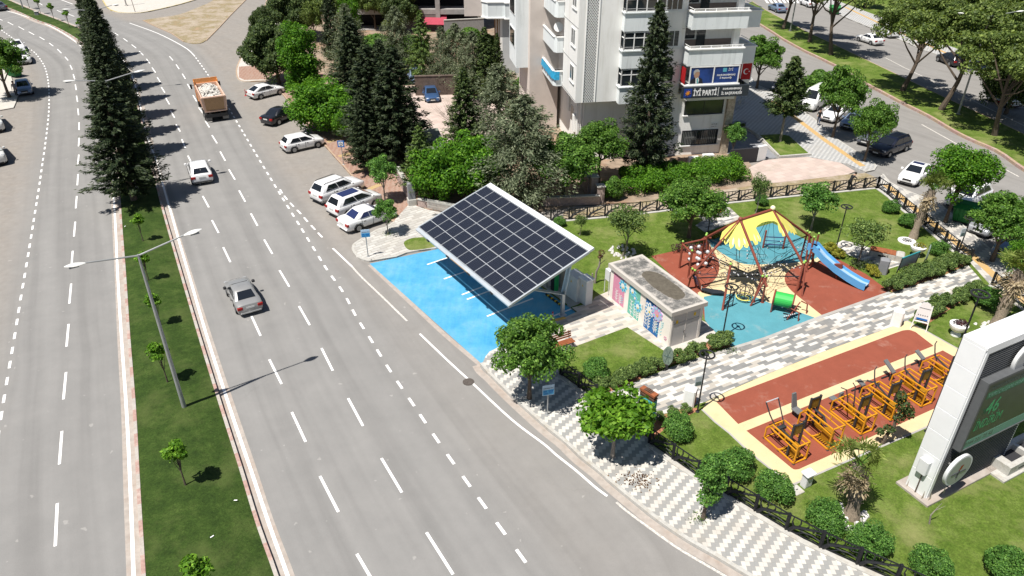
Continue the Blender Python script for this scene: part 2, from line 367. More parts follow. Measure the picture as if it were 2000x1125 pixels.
# ground and the road sheet with its dust
struct('ground', MB().prism([(-900,-300),(900,-300),(900,1600),(-900,1600)], -.5, -.06), 'far_soil')
C_PX = [(253,45),(310,66),(360,92),(379,108),(395,130),(410,152),(440,200),(468,247),(497,296),(524,341),(555,392),(583,437),(615,489),(639,527),(671,572),(695,617),(726,666),(762,724),(805,787),(853,858),(911,940),(979,1033),(1017,1085),(1060,1145)]
L_PX = [(-10,50),(30,78),(55.5,94),(70,105),(84.5,125),(91,142),(95,167),(96,196),(94.5,229),(89,277),(82.5,322),(77,361),(70,405),(62,455),(52.5,513),(41,580),(28,660),(12,754),(-2,840),(-20,960),(-50,1150)]
CW = cr(W2(C_PX), 4); LW = cr(W2(L_PX), 4)
def signed(Px, Py, path):
    P = np.array(path); A, B = P[:-1], P[1:]; best = np.full(Px.shape, 1e9); sg = np.zeros(Px.shape)
    for a, b in zip(A, B):
        d = b-a; l2 = d@d; t = np.clip(((Px-a[0])*d[0]+(Py-a[1])*d[1])/l2, 0, 1)
        dx, dy = Px-(a[0]+t*d[0]), Py-(a[1]+t*d[1]); r = np.hypot(dx, dy); s = np.sign(d[0]*dy-d[1]*dx); k = r < best
        best[k] = r[k]; sg[k] = (r*s)[k]
    return sg
xs = np.arange(-150, 190, 1.0); ys = np.arange(4, 260, 1.0); X, Y = np.meshgrid(xs, ys); nx, ny = len(xs), len(ys)
sc_, sl_ = signed(X, Y, CW), signed(X, Y, LW)       # paths run away from far to near: left of travel is +
dust = np.clip((sc_+.2)/2.2, 0, 1)*.85; dust = np.where(X > 18+Y*.12, .25, dust)
dust = dust*np.clip((Y-30)/22, .3, 1)
dust = np.maximum(dust, np.clip((-sl_+.1)/2.0, 0, 1)*.95)
me = bpy.data.meshes.new('road'); vv = np.stack([X.ravel(), Y.ravel(), np.zeros(nx*ny)], 1)
ii = (np.arange(ny-1)[:,None]*nx+np.arange(nx-1)[None,:]).ravel(); me.from_pydata(vv.tolist(), [], np.stack([ii, ii+1, ii+nx+1, ii+nx], 1).tolist())
for nm, arr in (('dust', dust), ('lane', sc_)):
    a = me.attributes.new(nm, 'FLOAT', 'POINT'); a.data.foreach_set('value', arr.ravel().astype(np.float32))
me.materials.append(MATS['asphalt']); ro = bpy.data.objects.new('road', me); COL.objects.link(ro); ro['kind'] = 'structure'
# road markings
mk = MB(); Z1 = .006
def dashlist(segs, w, z=Z1, m=0):
    for x0, y0, x1, y1 in segs: mk.strip([G2(x0, y0), G2(x1, y1)], w, z, m)
LA = [(833,1040,885,1122),(745,895,785,962),(680,778,709,832),(628,680,650,724),(584,598,605,635),(546,528,565,560),(516,468,532,496),(490,417,503,441),(467,372,479,394),(447,331,459,351),(430,296,440,314),(414,264,424,280),(401,236,409,249),(388,210,397,222),(377,186,384,198),(366,164,372,174),(356,144,362,154),(344,126,350,135),(331,110,338,118),(940,1215,990,1290)]
LB = [(697,1082,724,1128),(625,930,661,1000),(570,805,597,863),(526,702,550,750),(491,617,509,656),(461,545,477,580),(436,483,450,512),(414,430,427,455),(396,383,408,405),(381,341,392,361),(367,304,376,322),(355,272,362,289),(344,243,352,257),(333,216,341,230),(324,192,331,204),(315,170,322,181),(307,151,313,160),(297,132,304,142),(286,115,293,124),(272,100,280,108),(257,87,266,94),(241,75,249,81),(222,63,231,69),(130,26,145,32),(111,20,120,24),(75,5,83,10),(152,35,163,40)]
LL = [(112,983,108,1067),(121,842,116,907),(129,727,124,780),(134,633,130,677),(139,554,135.5,593),(142,490,139.5,522),(147,433,144.5,462),(150,383,148,407),(152.5,340,151,362),(154,302,152,321),(154.5,269,153.5,286),(154.5,239,154.5,254),(152,212,153.5,225),(149.5,187,151.5,199),(147,165,149,176),(143,145,146,155),(137,127,141,136),(127,111,133,118),(112,96,120,104),(96,84,104,90),(77,72,87,78),(56,62,67,68),(36,52,47,58),(15,43,26,49),(-6,35,5,40),(100,1150,94,1260)]
dashlist(LA, .125); dashlist(LB, .125); dashlist(LL, .125)
def dashes(path, period, dl, w, start=0, end=1e9, z=Z1, m=0):
    pts = resample(path, .15); n = len(pts); i = int(start/.15); per = period/.15; k = 0.0
    while True:
        a = int(i+k*per); b = a+int(dl/.15)
        if b >= n or a*.15 > end: break
        mk.strip([pts[a], pts[(a+b)//2], pts[b]], w, z, m); k += 1
cp = W2(C_PX); mk.strip(cr(cp[:4], 6), .14, Z1); dashes(cr(cp[3:], 6), 1.61, .85, .14)
dashes(LW, 1.6, .85, .14)
D_PX = [(547,370),(551,377),(562,391),(574,404),(587,417),(600,432),(614,447),(629,463),(640,474)]
dashes(cr(W2(D_PX), 6), 1.62, .9, .13); mk.strip(cr(W2([(650,485),(668,502),(688,521)]), 4), .13, Z1); mk.strip(cr(W2([(688,521),(705,540),(750,583),(795,627)]), 4), .13, Z1, 1)
mk.strip(cr(W2([(820,652),(870,700),(919,745),(1000,820),(1062,867),(1087,889),(1125,919),(1162,951),(1186,969)]), 4), .12, Z1)
mk.strip(cr(W2([(1204,981),(1225,999),(1275,1036),(1325,1071),(1375,1101),(1430,1133)]), 4), .12, Z1, 1)
MLL = [(8,20),(50,32),(100,52),(140,76),(163,96),(182,128),(196,165),(207,215),(214,275),(218,330),(222,385),(226,450),(230,540),(238,670),(247,800),(255,960),(261,1125),(266,1250)]
mk.strip(cr(W2(MLL), 5), .15, Z1)
MLR = [(20,1),(36,8),(80,26),(107,36),(135,47),(157,56),(182,69),(206,84),(230,105),(249,130),(261,157),(270,190),(277,222),(287,265),(304,310),(325,385),(336,422),(350,472),(370,540),(402,650),(450,800),(489,915),(526,1025),(562,1125),(605,1250)]
mk.strip(cr(W2(MLR), 5), .15, Z1, 0)
mk.strip(W2([(110,-4),(142,8)]), .16, Z1); mk.strip(W2([(1724,110),(1766,132),(1850,172),(2050,270)]), .12, Z1, 1); mk.strip(W2([(1812,222),(1860,250)]), .12, Z1); mk.strip(W2([(1800,243),(1870,282),(1990,345)]), .14, Z1, 1)
for k in range(9): mk.strip(W2([(1494+k*8.5, -2), (1500+k*8.5, 6)]), .4, Z1)
struct('road_markings', mk, ['line_white', 'line_worn'])
# median between the carriageways
ML = [(-30,3),(9,15),(36,25),(71,41),(100,51),(130,66),(155,82),(168,93),(184,112),(197,140),(209,180),(218,225),(224,275),(228,330),(232,385),(236,450),(242.5,540),(250,660),(260.5,800),(268,950),(278,1125),(286,1280)]
MR = [(-10,-8),(20,2),(36,9),(80,27),(107,37),(135,48),(157,57),(180,69),(203,84),(226,105),(244,130),(256,157),(264,185),(272,212),(283,258),(291,301),(307,357),(322,415),(358,540),(395,665),(437,800),(474,915),(508,1025),(544,1125),(590,1270)]
mlw = cr(W2(ML), 5); mrw = cr(W2(MR), 5)
mli = offs(mlw, .16); mri = offs(mrw, -.16)
gl, gr = resample(mli, 2.0), resample(mri, 2.0); mgr = MB(); k = 140
def tres(p, k):
    L = [0]
    for a, b in zip(p, p[1:]): L.append(L[-1]+math.hypot(b[0]-a[0], b[1]-a[1]))
    return [tuple(np.array([np.interp(L[-1]*q/k, L, [z[0] for z in p]), np.interp(L[-1]*q/k, L, [z[1] for z in p])])) for q in range(k+1)]
a_, b_ = tres(mli, k), tres(mri, k)
for i in range(k):
    for j in range(6):
        f0, f1 = j/6, (j+1)/6
        def q(ii, f): p, r_ = a_[ii], b_[ii]; return (p[0]+(r_[0]-p[0])*f, p[1]+(r_[1]-p[1])*f, .15+.12*math.sin(math.pi*f))
        mgr.add([q(i,f0), q(i+1,f0), q(i+1,f1), q(i,f1)], [(0,1,2,3)])
struct('median_grass', mgr, 'grass_median', True)
kb = MB(); kb.wallstrip(mlw, .16, 0, .17, 0, 1, 1.0); kb.wallstrip(mrw, -.16, 0, .17, 0, 1, 1.0); struct('median_kerb', kb, ['kerb_white', 'kerb_red'])
gt = MB()
gt.strip(offs(mlw, -.3), .55, .003); gt.strip(offs(mrw, .3), .55, .003)
# street footway south of the park
KS = [(943,711),(950,722),(965,735),(990,760),(1022,790),(1075,837),(1107,862),(1137,891),(1175,921),(1200,944),(1237,974),(1287,1014),(1350,1056),(1400,1084),(1462,1121),(1560,1180),(1700,1260)]
FS1 = [(1092,733),(1125,757),(1163,784)]; FS2 = [(1267,869),(1310,899),(1354,930),(1405,961),(1455,991),(1500,1019),(1570,1059),(1660,1101),(1720,1128),(1850,1185)]
ks = cr(W2(KS), 4); fs2 = cr(W2(FS2), 4)
T = .12
pv = MB().prism(ks + W2([(1900,1300)]) + fs2[::-1] + W2([(1262,850),(1163,784),(1125,757),(1092,733),(1086,690),(1080,633),(1000,668),(956,690),(948,700)]), 0, T)
struct('footway', pv, 'pavers_street')
struct('footway_kerb', MB().wallstrip(ks, -.18, 0, T+.012, 0, None, .9), 'kerb_stone'); gt.strip(offs(ks, -.42), .4, .004); gt.strip(cr(W2([(722,517),(800,590),(870,655),(940,714)]), 4), .3, .003)
struct('gutter', gt, 'gutter')
# blue parking bay
bay = [G2(*p) for p in ((722,515),(940,710),(950,700),(956,690),(1080,633),(1127,612),(1117,604))]
b3 = Vector(bay[6]); b0, b1 = Vector(bay[0]), Vector(bay[1]); top = Vector(G2(853,487)); dt = (top-b0).normalized(); back = (b0-b1).normalized()
bl = b3 + back*14.0
tt = ((bl-b0).x*(-back.y) + (bl-b0).y*back.x) / (dt.x*(-back.y)+dt.y*back.x); corner = b0 + dt*tt
struct('parking_bay', MB().prism(bay + [tuple(corner), tuple(b0+dt*(tt*.5))], -.02, .008), 'bay_blue')
bmk = MB()
for x0, y0, x1, y1 in ((834,517,876,503),(867,545,911,530),(902,576,946,559),(912,585,957,568),(951,618,1041,583),(1070,622,1117,603)): bmk.strip(W2([(x0,y0),(x1,y1)]), .13, .014)
struct('bay_lines', bmk, 'line_white')
# lawns and park surfaces
FE = [(1712,369),(1735,385),(1760,409),(1790,434),(1812,450),(1832,468),(1860,492),(1894,516)]
FN = [(1040,438),(1100,433),(1170,427),(1242,420),(1275,416),(1412,399),(1505,389),(1575,382),(1640,376),(1700,370),(1712,369)]
lawn = W2([(1092,733),(1163,784),(1262,850),(1267,869)]) + fs2[1:] + W2([(2300,1200),(2300,640),(1965,590),(1930,556)]) + W2(FE[::-1]) + W2(FN[:-1][::-1]) + [tuple(bl+Vector((.2,.3))), tuple(b3)] + W2([(1127,612),(1086,690)])
struct('lawn', MB().prism(lawn, -.02, T), 'grass_park')
hutp = W2([(1080,633),(1127,612),(1117,604),(1155,594),(1162,583),(1190,571),(1215,560),(1300,600),(1380,633),(1388,643),(1401,657),(1375,675),(1310,697),(1225,642),(1090,692),(1086,690)])
struct('paving', MB().prism(hutp, -.02, T+.004), 'pavers_hut')
struct('pad', MB().prism(W2([(1304,680),(1366,658),(1388,644),(1401,657),(1375,674),(1312,695),(1290,682)]), -.02, T+.009), 'concrete_light')
pathp = W2([(1163,784),(1190,775),(1250,751),(1320,722),(1385,700),(1430,685),(1500,664),(1607,622),(1740,575),(1830,546),(1890,521),(1916,551),(1875,575),(1820,596),(1782,622),(1770,630),(1717,650),(1620,685),(1500,733),(1425,765),(1378,788),(1330,802),(1290,814),(1262,850)])
struct('path', MB().prism(pathp, -.02, T+.006), 'pavers_path')
struct('path_edging', MB().wallstrip(W2([(1190,776),(1250,752),(1320,723),(1385,701),(1430,686),(1500,665),(1607,623),(1740,576)]), .22, 0, T+.022, 0, None, .8), 'concrete')
red = W2([(1272,503),(1312,494),(1388,472),(1480,446),(1508,438),(1532,450),(1576,472),(1600,492),(1640,511),(1690,538),(1740,575),(1607,622),(1432,683),(1387,643),(1376,628),(1366,590),(1330,560)])
struct('playground_surface', MB().prism(red, -.02, T+.004), 'rubber_red')
yel = W2([(1384,474)]) + cr(W2([(1386,484),(1394,496),(1402,510),(1404.5,522),(1402,538),(1393,552),(1378,565),(1362,575)]), 4) + W2([(1368,592),(1400,600),(1500,606),(1550,614),(1595,626),(1607,622)]) + cr(W2([(1607,621),(1588,606),(1562,585),(1543,569),(1533,554),(1533,540),(1545,528),(1562,521),(1592,516),(1604,511)]), 4) + W2([(1598,497),(1576,500),(1440,480)])
struct('playground_yellow', MB().prism(yel, -.02, T+.009), 'rubber_yellow')
lbl = cr(W2([(1374,583),(1404,578),(1440,578),(1470,582),(1500,594),(1530,604),(1560,613),(1596,626)]), 4) + W2([(1432,683),(1387,643),(1376,628)])
struct('playground_blue', MB().prism(lbl, -.02, T+.014), 'rubber_blue')
ubl = W2([(1385,472.5),(1480,446.5),(1508,438.5),(1532,450.5),(1576,472.5),(1597,490)]) + cr(W2([(1600,500),(1592,508),(1565,514),(1540,517),(1500,519),(1466,520),(1444,516),(1420,504),(1400,491),(1388,484)]), 4)
struct('playground_pool', MB().prism(ubl, -.02, T+.014), 'rubber_blue_dark')
court = W2([(1770,630),(1994,755),(1860,815),(1785,846),(1715,874),(1650,904),(1585,934),(1546,949),(1500,915),(1465,887),(1422,846),(1400,830),(1372,803),(1378,789),(1425,766),(1500,733.5),(1620,685.5),(1717,650.5)])
struct('fitness_court', MB().prism(court, -.02, T+.009), 'rubber_yellow')
struct('court_red', MB().prism(cr(W2([(1399,789),(1404,784)]),2) + W2([(1580,717),(1750,653)]) + cr(W2([(1762,649),(1775,648),(1787,652)]),3) + W2([(1822,679),(1441,832)]), -.02, T+.014).prism(W2([(1457,845),(1840,688),(1946,747),(1825,801),(1575,913)]) + cr(W2([(1560,920),(1551,921),(1545,918)]),3), -.02, T+.014), 'rubber_red')
ed = MB(); ed.wallstrip(W2([(1372,803),(1400,830),(1422,846),(1465,887),(1500,915),(1546,949)]), -.1, 0, T+.02, 0, None, 1); ed.wallstrip(W2([(1546,949),(1650,904),(1785,846),(1994,756)]), -.1, 0, T+.02, 0, None, 1); ed.wallstrip(W2([(1770,630),(1877,690),(1994,755)]), .1, 0, T+.02, 0, None, 1)
struct('court_edging', ed, 'concrete')
# resting places with stripes near the benches
struct('bench_paving', MB().prism(W2([(1358,443),(1412,407),(1425,408),(1448,430),(1395,450),(1377,457)]), -.02, T+.006).prism(W2([(1630,480),(1645,472),(1672,478),(1700,488),(1745,500),(1759,512),(1757,521),(1735,528),(1690,515),(1650,498)]), -.02, T+.006), 'pavers_path')
struct('planting_soil', MB().prism(W2([(1190,772),(1300,720),(1380,688),(1430,680),(1424,669),(1402,660),(1370,678),(1312,700),(1250,735),(1180,765)]), -.02, T+.008).prism(W2([(1742,574),(1830,545),(1888,520),(1872,505),(1800,520),(1740,548),(1728,560)]), -.02, T+.008).prism(W2([(1790,622),(1822,599),(1905,560),(1915,566),(1835,620),(1805,640)]), -.02, T+.008).prism(W2([(1262,846),(1290,816),(1330,803),(1360,800),(1362,806),(1330,822),(1300,840),(1272,862)]), -.02, T+.008), 'mulch')
# pavement with white blocks beside the bay, red footway behind the parked cars
pw = cr(W2([(768,436),(755,445),(737,450),(712,465),(695,475),(687.5,483),(689,494),(700,506),(717,512),(725,512)]), 4)
pwall = pw + W2([(775,504),(800,494),(853,487)]) + [tuple(corner), tuple(bl+Vector((.2,.3)))] + W2([(1040,438),(900,425),(835,412),(800,400)])
struct('pavement_white', MB().prism(pwall, 0, T), 'pavers_white'); struct('pavement_kerb', MB().wallstrip(pw, .18, 0, T+.015, 0, None, .9).wallstrip([G2(725,512), G2(775,504), G2(800,494), G2(853,487), tuple(corner)], .16, 0, T+.015, 0, None, .9), 'kerb_stone')
struct('verge_grass', MB().prism(cr(W2([(789,478),(800,470),(818,467),(838,468),(850,478),(852,484),(830,489),(800,491)]), 4, True), 0, T+.03), 'grass_park')
rk = cr(W2([(540,178),(553,187),(575,217),(600,248),(635,287),(655,310),(675,332),(700,362),(722,390),(745,415),(768,436)]), 3)
struct('red_footway', MB().prism(rk + W2([(845,410),(826,412),(800,392),(775,350),(745,318),(700,285),(660,250),(640,225),(600,185),(575,165)]), 0, T-.004), 'pavers_red')
struct('red_footway_kerb', MB().wallstrip(rk, .15, 0, T+.012, 0, None, .8), 'kerb_orange')
yl = MB()
for a, b in (((662,308),(690,300)),((692,340),(722,330)),((716,374),(745,362)),((640,280),(668,272))): yl.strip(W2([a, b]), .55, T+.002)
struct('tactile_marks', yl, 'pavers_yellow')
# corner island, garden soil, far pavements
isl = cr(W2([(540,160),(512,159.5),(478,161),(465,156),(461,141),(465,125),(475,105),(486,82),(500,58),(512,30),(522,-5)]), 3)
struct('corner_pavement', MB().prism(isl + W2([(556,-5),(572,60),(583,160)]), 0, T), 'concrete_light'); struct('corner_kerb', MB().wallstrip(isl, -.15, 0, T+.015, 0, None, .8), 'kerb_orange')
struct('corner_brick', MB().prism(W2([(467,132),(520,128),(600,132),(640,150),(590,164),(512,157),(478,158),(467,153)]), 0, T+.004), 'pavers_red')
struct('garden_soil', MB().prism(W2([(583,165),(612,182),(650,222),(672,250),(705,280),(750,318),(780,350),(806,392),(832,411),(1000,424),(1130,402),(1220,398),(1480,385),(1655,345),(1470,330),(1415,250),(1040,220),(1000,130),(1000,-6),(560,-6),(575,80)]), 0, T-.006), 'soil')
sand = cr(W2([(280,40),(312,35),(350,29),(387,15),(412,4),(430,-10)]), 3) + cr(W2([(486,-10),(476,5),(450,30),(425,57),(402,80),(385,86),(360,82),(335,65),(300,50)]), 3)
struct('sandy_island', MB().prism(sand, 0, .07), 'sand'); struct('island_kerb', MB().wallstrip(W2([(480,0),(450,30),(425,57),(402,80)]), .12, 0, .1, 0, None, 1).wallstrip(W2([(360,82),(335,65),(300,50),(280,40)]), .12, 0, .1, 0, None, 1), 'kerb_orange')
yk = cr(W2([(200,2),(210,17),(225,24),(240,26.5),(275,26),(312,19),(350,10),(390,-2),(420,-14)]), 3)
struct('far_pavement', MB().prism(yk + W2([(440,-60),(200,-60)]), 0, T), 'concrete_light'); struct('far_kerb', MB().wallstrip(yk, .2, 0, T+.02, 0, None, 1), 'kerb_yellow')
struct('west_pavement', MB().prism(W2([(-60,100),(-10,118),(22,150),(35,190),(31,203),(27,212),(0,217),(-60,225)]), 0, T), 'concrete_light')
struct('parking_lot', MB().prism(W2([(790,170),(960,165),(1000,215),(1000,300),(860,290),(800,250)]), 0, T+.004), 'concrete_pink')
# east side: plaza, ramp, driveway, footway, second median
pe = W2([(1480,168),(1505,179),(1558,212),(1590,233),(1625,267),(1676,300),(1705,318),(1713,326),(1708,334),(1690,338)])
struct('plaza', MB().prism(pe + W2([(1655,322),(1640,320),(1577,308),(1521,310),(1490,312),(1400,300),(1395,200),(1420,140),(1465,150)]), 0, T), 'pavers_plaza')
struct('east_kerb', MB().wallstrip(pe, -.15, 0, T+.015, 0, None, .9), 'kerb_stone')
struct('tactile_path', MB().strip(W2([(1507,199),(1562,239),(1612,277),(1685,327)]), .55, T+.004).strip(W2([(1730,364),(1790,414),(1898,502),(1945,545),(2010,600)]), .6, T+.006), 'tactile')
struct('plaza_grass', MB().prism(W2([(1480,267),(1521,265),(1540,268),(1580,304),(1522,308),(1500,290)]), 0, T+.06), 'grass_park')
struct('plaza_kerb', MB().wallstrip(W2([(1478,268),(1500,290),(1521,310),(1582,305)]), -.2, 0, T+.2, 0, None, 1.2), 'kerb_stone')
struct('entrance_ramp', MB().prism(W2([(1413,300),(1490,312),(1518,310),(1478,268),(1452,252),(1412,250)]), 0, T+.012), 'ramp_grey')
struct('driveway', MB().prism(W2([(1462,330),(1490,316),(1522,312),(1577,309),(1640,320),(1670,337),(1655,343),(1575,353),(1478,363)]), 0, T+.006), 'concrete_pink')
struct('north_verge', MB().prism(W2([(1690,340),(1712,350),(1710,368),(1640,375),(1575,381),(1505,388),(1412,398),(1275,415),(1100,432),(1100,415),(1220,400),(1470,365),(1575,353),(1655,343)]), 0, T-.003), 'sand')
pe2 = W2([(1725,342),(1740,360),(1795,384),(1836,401),(1855,416),(1885,446),(1918,475),(1957,508),(1990,532),(2100,620)])
struct('east_footway', MB().prism(W2([(1712,350)]) + pe2 + W2([(2200,700),(1965,592),(1930,556),(1894,516),(1860,492),(1832,468),(1812,450),(1790,434),(1760,409),(1735,385),(1712,369)]), 0, T-.001), 'pavers_east')
struct('east_footway_kerb', MB().wallstrip(pe2, -.15, 0, T+.015, 0, None, .9), 'kerb_stone')
m2l = cr(W2([(1440,20),(1480,48),(1507,65),(1530,80),(1570,102),(1587,110),(1640,136),(1682,162),(1725,185),(1762,205),(1812,230),(1862,260),(1905,281),(1935,293),(1960,308),(1990,330),(2060,372),(2160,430)]), 3)
m2r = cr(W2([(1470,5),(1500,24),(1540,45),(1582,67),(1625,87),(1687,117),(1750,147),(1812,177),(1875,207),(1937,235),(2000,265),(2100,312),(2200,360)]), 3)
struct('second_median_grass', MB().prism(offs(m2l, .2) + offs(m2r, -.15)[::-1], 0, .2), 'grass_park')
struct('second_median_kerb', MB().wallstrip(m2l, .3, 0, .26, 0, 1, 1.2).wallstrip(m2r, -.15, 0, .2, 1, None, 1.2), ['kerb_red', 'kerb_orange'])
fr = cr(W2([(1590,5),(1646,33),(1706,58),(1760,80),(1800,98),(1830,108),(1900,140),(2000,190),(2150,262)]), 3)
struct('far_footway', MB().prism(fr + W2([(2150,200),(1940,130),(1880,100),(1800,74),(1724,36),(1660,12),(1600,-10)]), 0, T), 'pavers_plaza'); struct('far_footway_kerb', MB().wallstrip(fr, .15, 0, T+.015, 0, None, 1), 'kerb_stone')
struct('far_tactile', MB().strip(W2([(1650,15),(1724,50),(1800,84),(1880,120),(1960,160)]), .5, T+.004), 'tactile')
struct('far_ground', MB().prism(W2([(1500,-60),(1600,-10),(1660,12),(1724,36),(1800,74),(1880,100),(1940,130),(2150,200),(2600,200),(2600,-60)]), 0, T-.004), 'grass_park')
struct('carport_island', MB().prism([tuple(bl+back*(-13.9)), tuple(b3+Vector((.35,.32))), tuple(b3+Vector((1.0,1.0))), tuple(bl+Vector((1.3,1.3))), tuple(bl+Vector((.3,.3)))], 0, T+.03), 'concrete')
# ---------------- vegetation ----------------
mat_leaf('leaf_dark', (0.027, 0.048, 0.02), (0.088, 0.112, 0.05), .25); mat_leaf('leaf_fir', (0.044, 0.081, 0.022), (0.138, 0.188, 0.056), .28)
mat_leaf('leaf_grey', (0.106, 0.138, 0.075), (0.25, 0.281, 0.175), .3); mat_leaf('leaf_bright', (0.072, 0.208, 0.013), (0.195, 0.39, 0.033), .45)
mat_leaf('leaf_mid', (0.078, 0.186, 0.025), (0.202, 0.358, 0.062), .42); mat_leaf('leaf_bush', (0.079, 0.202, 0.035), (0.194, 0.369, 0.07), .4)
mat_leaf('leaf_pine', (0.1, 0.157, 0.036), (0.257, 0.329, 0.086), .4); mat_leaf('leaf_olive', (0.099, 0.172, 0.046), (0.251, 0.343, 0.099), .4)
mat_leaf('leaf_lime', (0.096, 0.24, 0.014), (0.24, 0.432, 0.042), .45); mat_leaf('leaf_yellow', (.2, .22, .02), (.4, .36, .05), .3); mat_leaf('leaf_purple', (.05, .02, .025), (.12, .06, .06), .2)
mat_leaf('leaf_palm', (.12, .17, .03), (.3, .36, .1), .4); mat_leaf('leaf_dry', (0.325, 0.25, 0.15), (0.562, 0.475, 0.325), .25, .8); mat_leaf('leaf_red', (.1, .045, .02), (.2, .11, .04), .3)
mat('bark', (.11, .085, .065), .95, var=.3, scale=12, bmp=.5); mat('bark_grey', (.24, .21, .18), .95, var=.3, scale=12, bmp=.5); mat('bark_palm', (.26, .21, .16), .95, var=.4, scale=20, bmp=.8)
def unit(n): v = rng.normal(size=(n, 3)); return v/np.linalg.norm(v, axis=1)[:, None]
def leafmesh(name, C, Nr, ln, wd, m, parent, jit=.8, ax=None):
    n = len(C); nr = Nr + unit(n)*jit; nr /= np.linalg.norm(nr, axis=1)[:, None]
    a = (unit(n) if ax is None else ax+unit(n)*.35); a -= nr*(a*nr).sum(1)[:, None]; a /= np.linalg.norm(a, axis=1)[:, None]+1e-9
    b = np.cross(nr, a); s = rng.uniform(.6, 1.3, n)[:, None]
    L, Wd = a*ln*s/2, b*wd*s/2
    V = np.empty((n, 4, 3)); V[:,0] = C-L; V[:,1] = C-Wd+L*.1; V[:,2] = C+L; V[:,3] = C+Wd+L*.1
    me = bpy.data.meshes.new(name); me.vertices.add(n*4); me.vertices.foreach_set('co', V.ravel().astype(np.float32))
    me.loops.add(n*4); me.loops.foreach_set('vertex_index', np.arange(n*4, dtype=np.int32)); me.polygons.add(n)
    me.polygons.foreach_set('loop_start', np.arange(0, n*4, 4, dtype=np.int32)); me.polygons.foreach_set('loop_total', np.full(n, 4, dtype=np.int32))
    me.materials.append(MATS[m]); me.update(calc_edges=True); me.validate()
    o = bpy.data.objects.new(name, me); COL.objects.link(o)
    if parent is not None: o.parent = parent
    return o
def lumps(centers, rad, per, flat=1.0, inner=.55):
    C, Nr = [], []
    for c, r in zip(centers, rad):
        d = unit(per); d[:,2] = np.where((d[:,2] < -.3) & (rng.random(per) < .6), -d[:,2], d[:,2]); rr = r*rng.uniform(inner, 1.06, per)**.7
        C.append(c + d*rr[:,None]*np.array([1,1,flat])); Nr.append(d*.8+np.array([0,0,.45]))
    return np.concatenate(C), np.concatenate(Nr)
def ellips(n, R_, Rz, cz, lo=.5, hi=1.08, zmin=-.75):
    d = unit(n*3); d = d[d[:,2] > zmin][:n]; return d*rng.uniform(lo, hi, len(d))[:,None]*np.array([R_, R_, Rz]) + np.array([0, 0, cz])
def trunk(t, h, r, targets, m='bark', lean=0, fork=.45, n=7):
    mb = MB(); k = 5; pts = [(lean*math.sin(q/k*2.2)*h*.12, lean*.5*math.sin(q/k*3)*h*.08, h*q/k) for q in range(k+1)]
    mb.tube(pts, [r*(1.25 if q == 0 else 1-.6*q/k) for q in range(k+1)], n, 0)
    for c in targets:
        f = fork + random.random()*(.95-fork); b = Vector(pts[min(k, int(f*k))]); e = Vector(c); mid = b.lerp(e, .5)+Vector((0,0,-.06*h*random.random()))
        mb.tube([b, mid, e], [r*.45, r*.3, r*.12], 5, 0, False)
    return mb.build('trunk', m, t, True)
def p_broad(t, R_, Rz, cz, nl, per, lr, ln, m, tr=.12, tm='bark', flat=.85, lean=0):
    cs = ellips(nl, R_-lr*.6, Rz-lr*.5, cz); nl = len(cs); cs = np.concatenate([cs, ellips(max(2, nl//5), R_*.45, Rz*.45, cz, .2, 1)])
    C, Nr = lumps(cs, rng.uniform(lr*.65, lr*1.25, len(cs)), per, flat); leafmesh('crown', C, Nr, ln, ln*.62, m, t)
    trunk(t, max(cz-Rz*.15, .3), tr, cs[::max(1, nl//7)], tm, lean)
def p_conifer(t, R_, H, base, nb, per, ln, m, tr=.16, droop=-.1, pw=.8, up=.5, spread=.11, tm='bark'):
    C, Nr, A = [], [], []
    for i in range(nb):
        q = (i+.5)/nb; q = 1-(1-q)**.62 if False else q; z = base+(H-base)*q; r = (R_*(1-q)**pw*rng.uniform(.55, 1.2)+.12)*(min(1, .55+q*5)); az = i*2.39996+rng.uniform(-.3, .3)
        n = max(8, int(per*(.35+r/R_))); s = rng.uniform(.18, 1, n)**.75; d = np.array([math.cos(az), math.sin(az), 0])
        p = d[None]*r*s[:,None]; p[:,2] = z + droop*r*s + up*r*np.maximum(s-.5, 0)**2*1.2
        p += unit(n)*(spread*(.4+r*.55)*rng.uniform(.2, 1.2, n))[:,None]
        C.append(p); Nr.append(np.tile(d*.35+np.array([0,0,.75]), (n,1))); A.append(np.tile(d+np.array([0,0,.25]), (n,1)))
    leafmesh('crown', np.concatenate(C), np.concatenate(Nr), ln, ln*.34, m, t, .7, np.concatenate(A)); MB().tube([(0,0,0),(0,0,H*.5),(0,0,H*.96)], [tr, tr*.6, .03], 7).build('trunk', tm, t, True)
def p_bush(t, R_, Rz, per, ln, m, nl=26):
    cs = ellips(nl, R_*.72, Rz*.72, Rz*.72, .75, 1.0, -.45); C, Nr = lumps(cs, rng.uniform(R_*.26, R_*.4, len(cs)), per, .9, .7)
    k = C[:,2] > .02; leafmesh('foliage', C[k], Nr[k], ln, ln*.6, m, t); MB().tube([(0,0,0),(.02,0,Rz*.7)], [.05, .03], 6).tube([(0,0,.1),(.2,.15,Rz*.6)], [.03, .02], 5).tube([(0,0,.1),(-.2,.1,Rz*.6)], [.03, .02], 5).build('stem', 'bark', t)
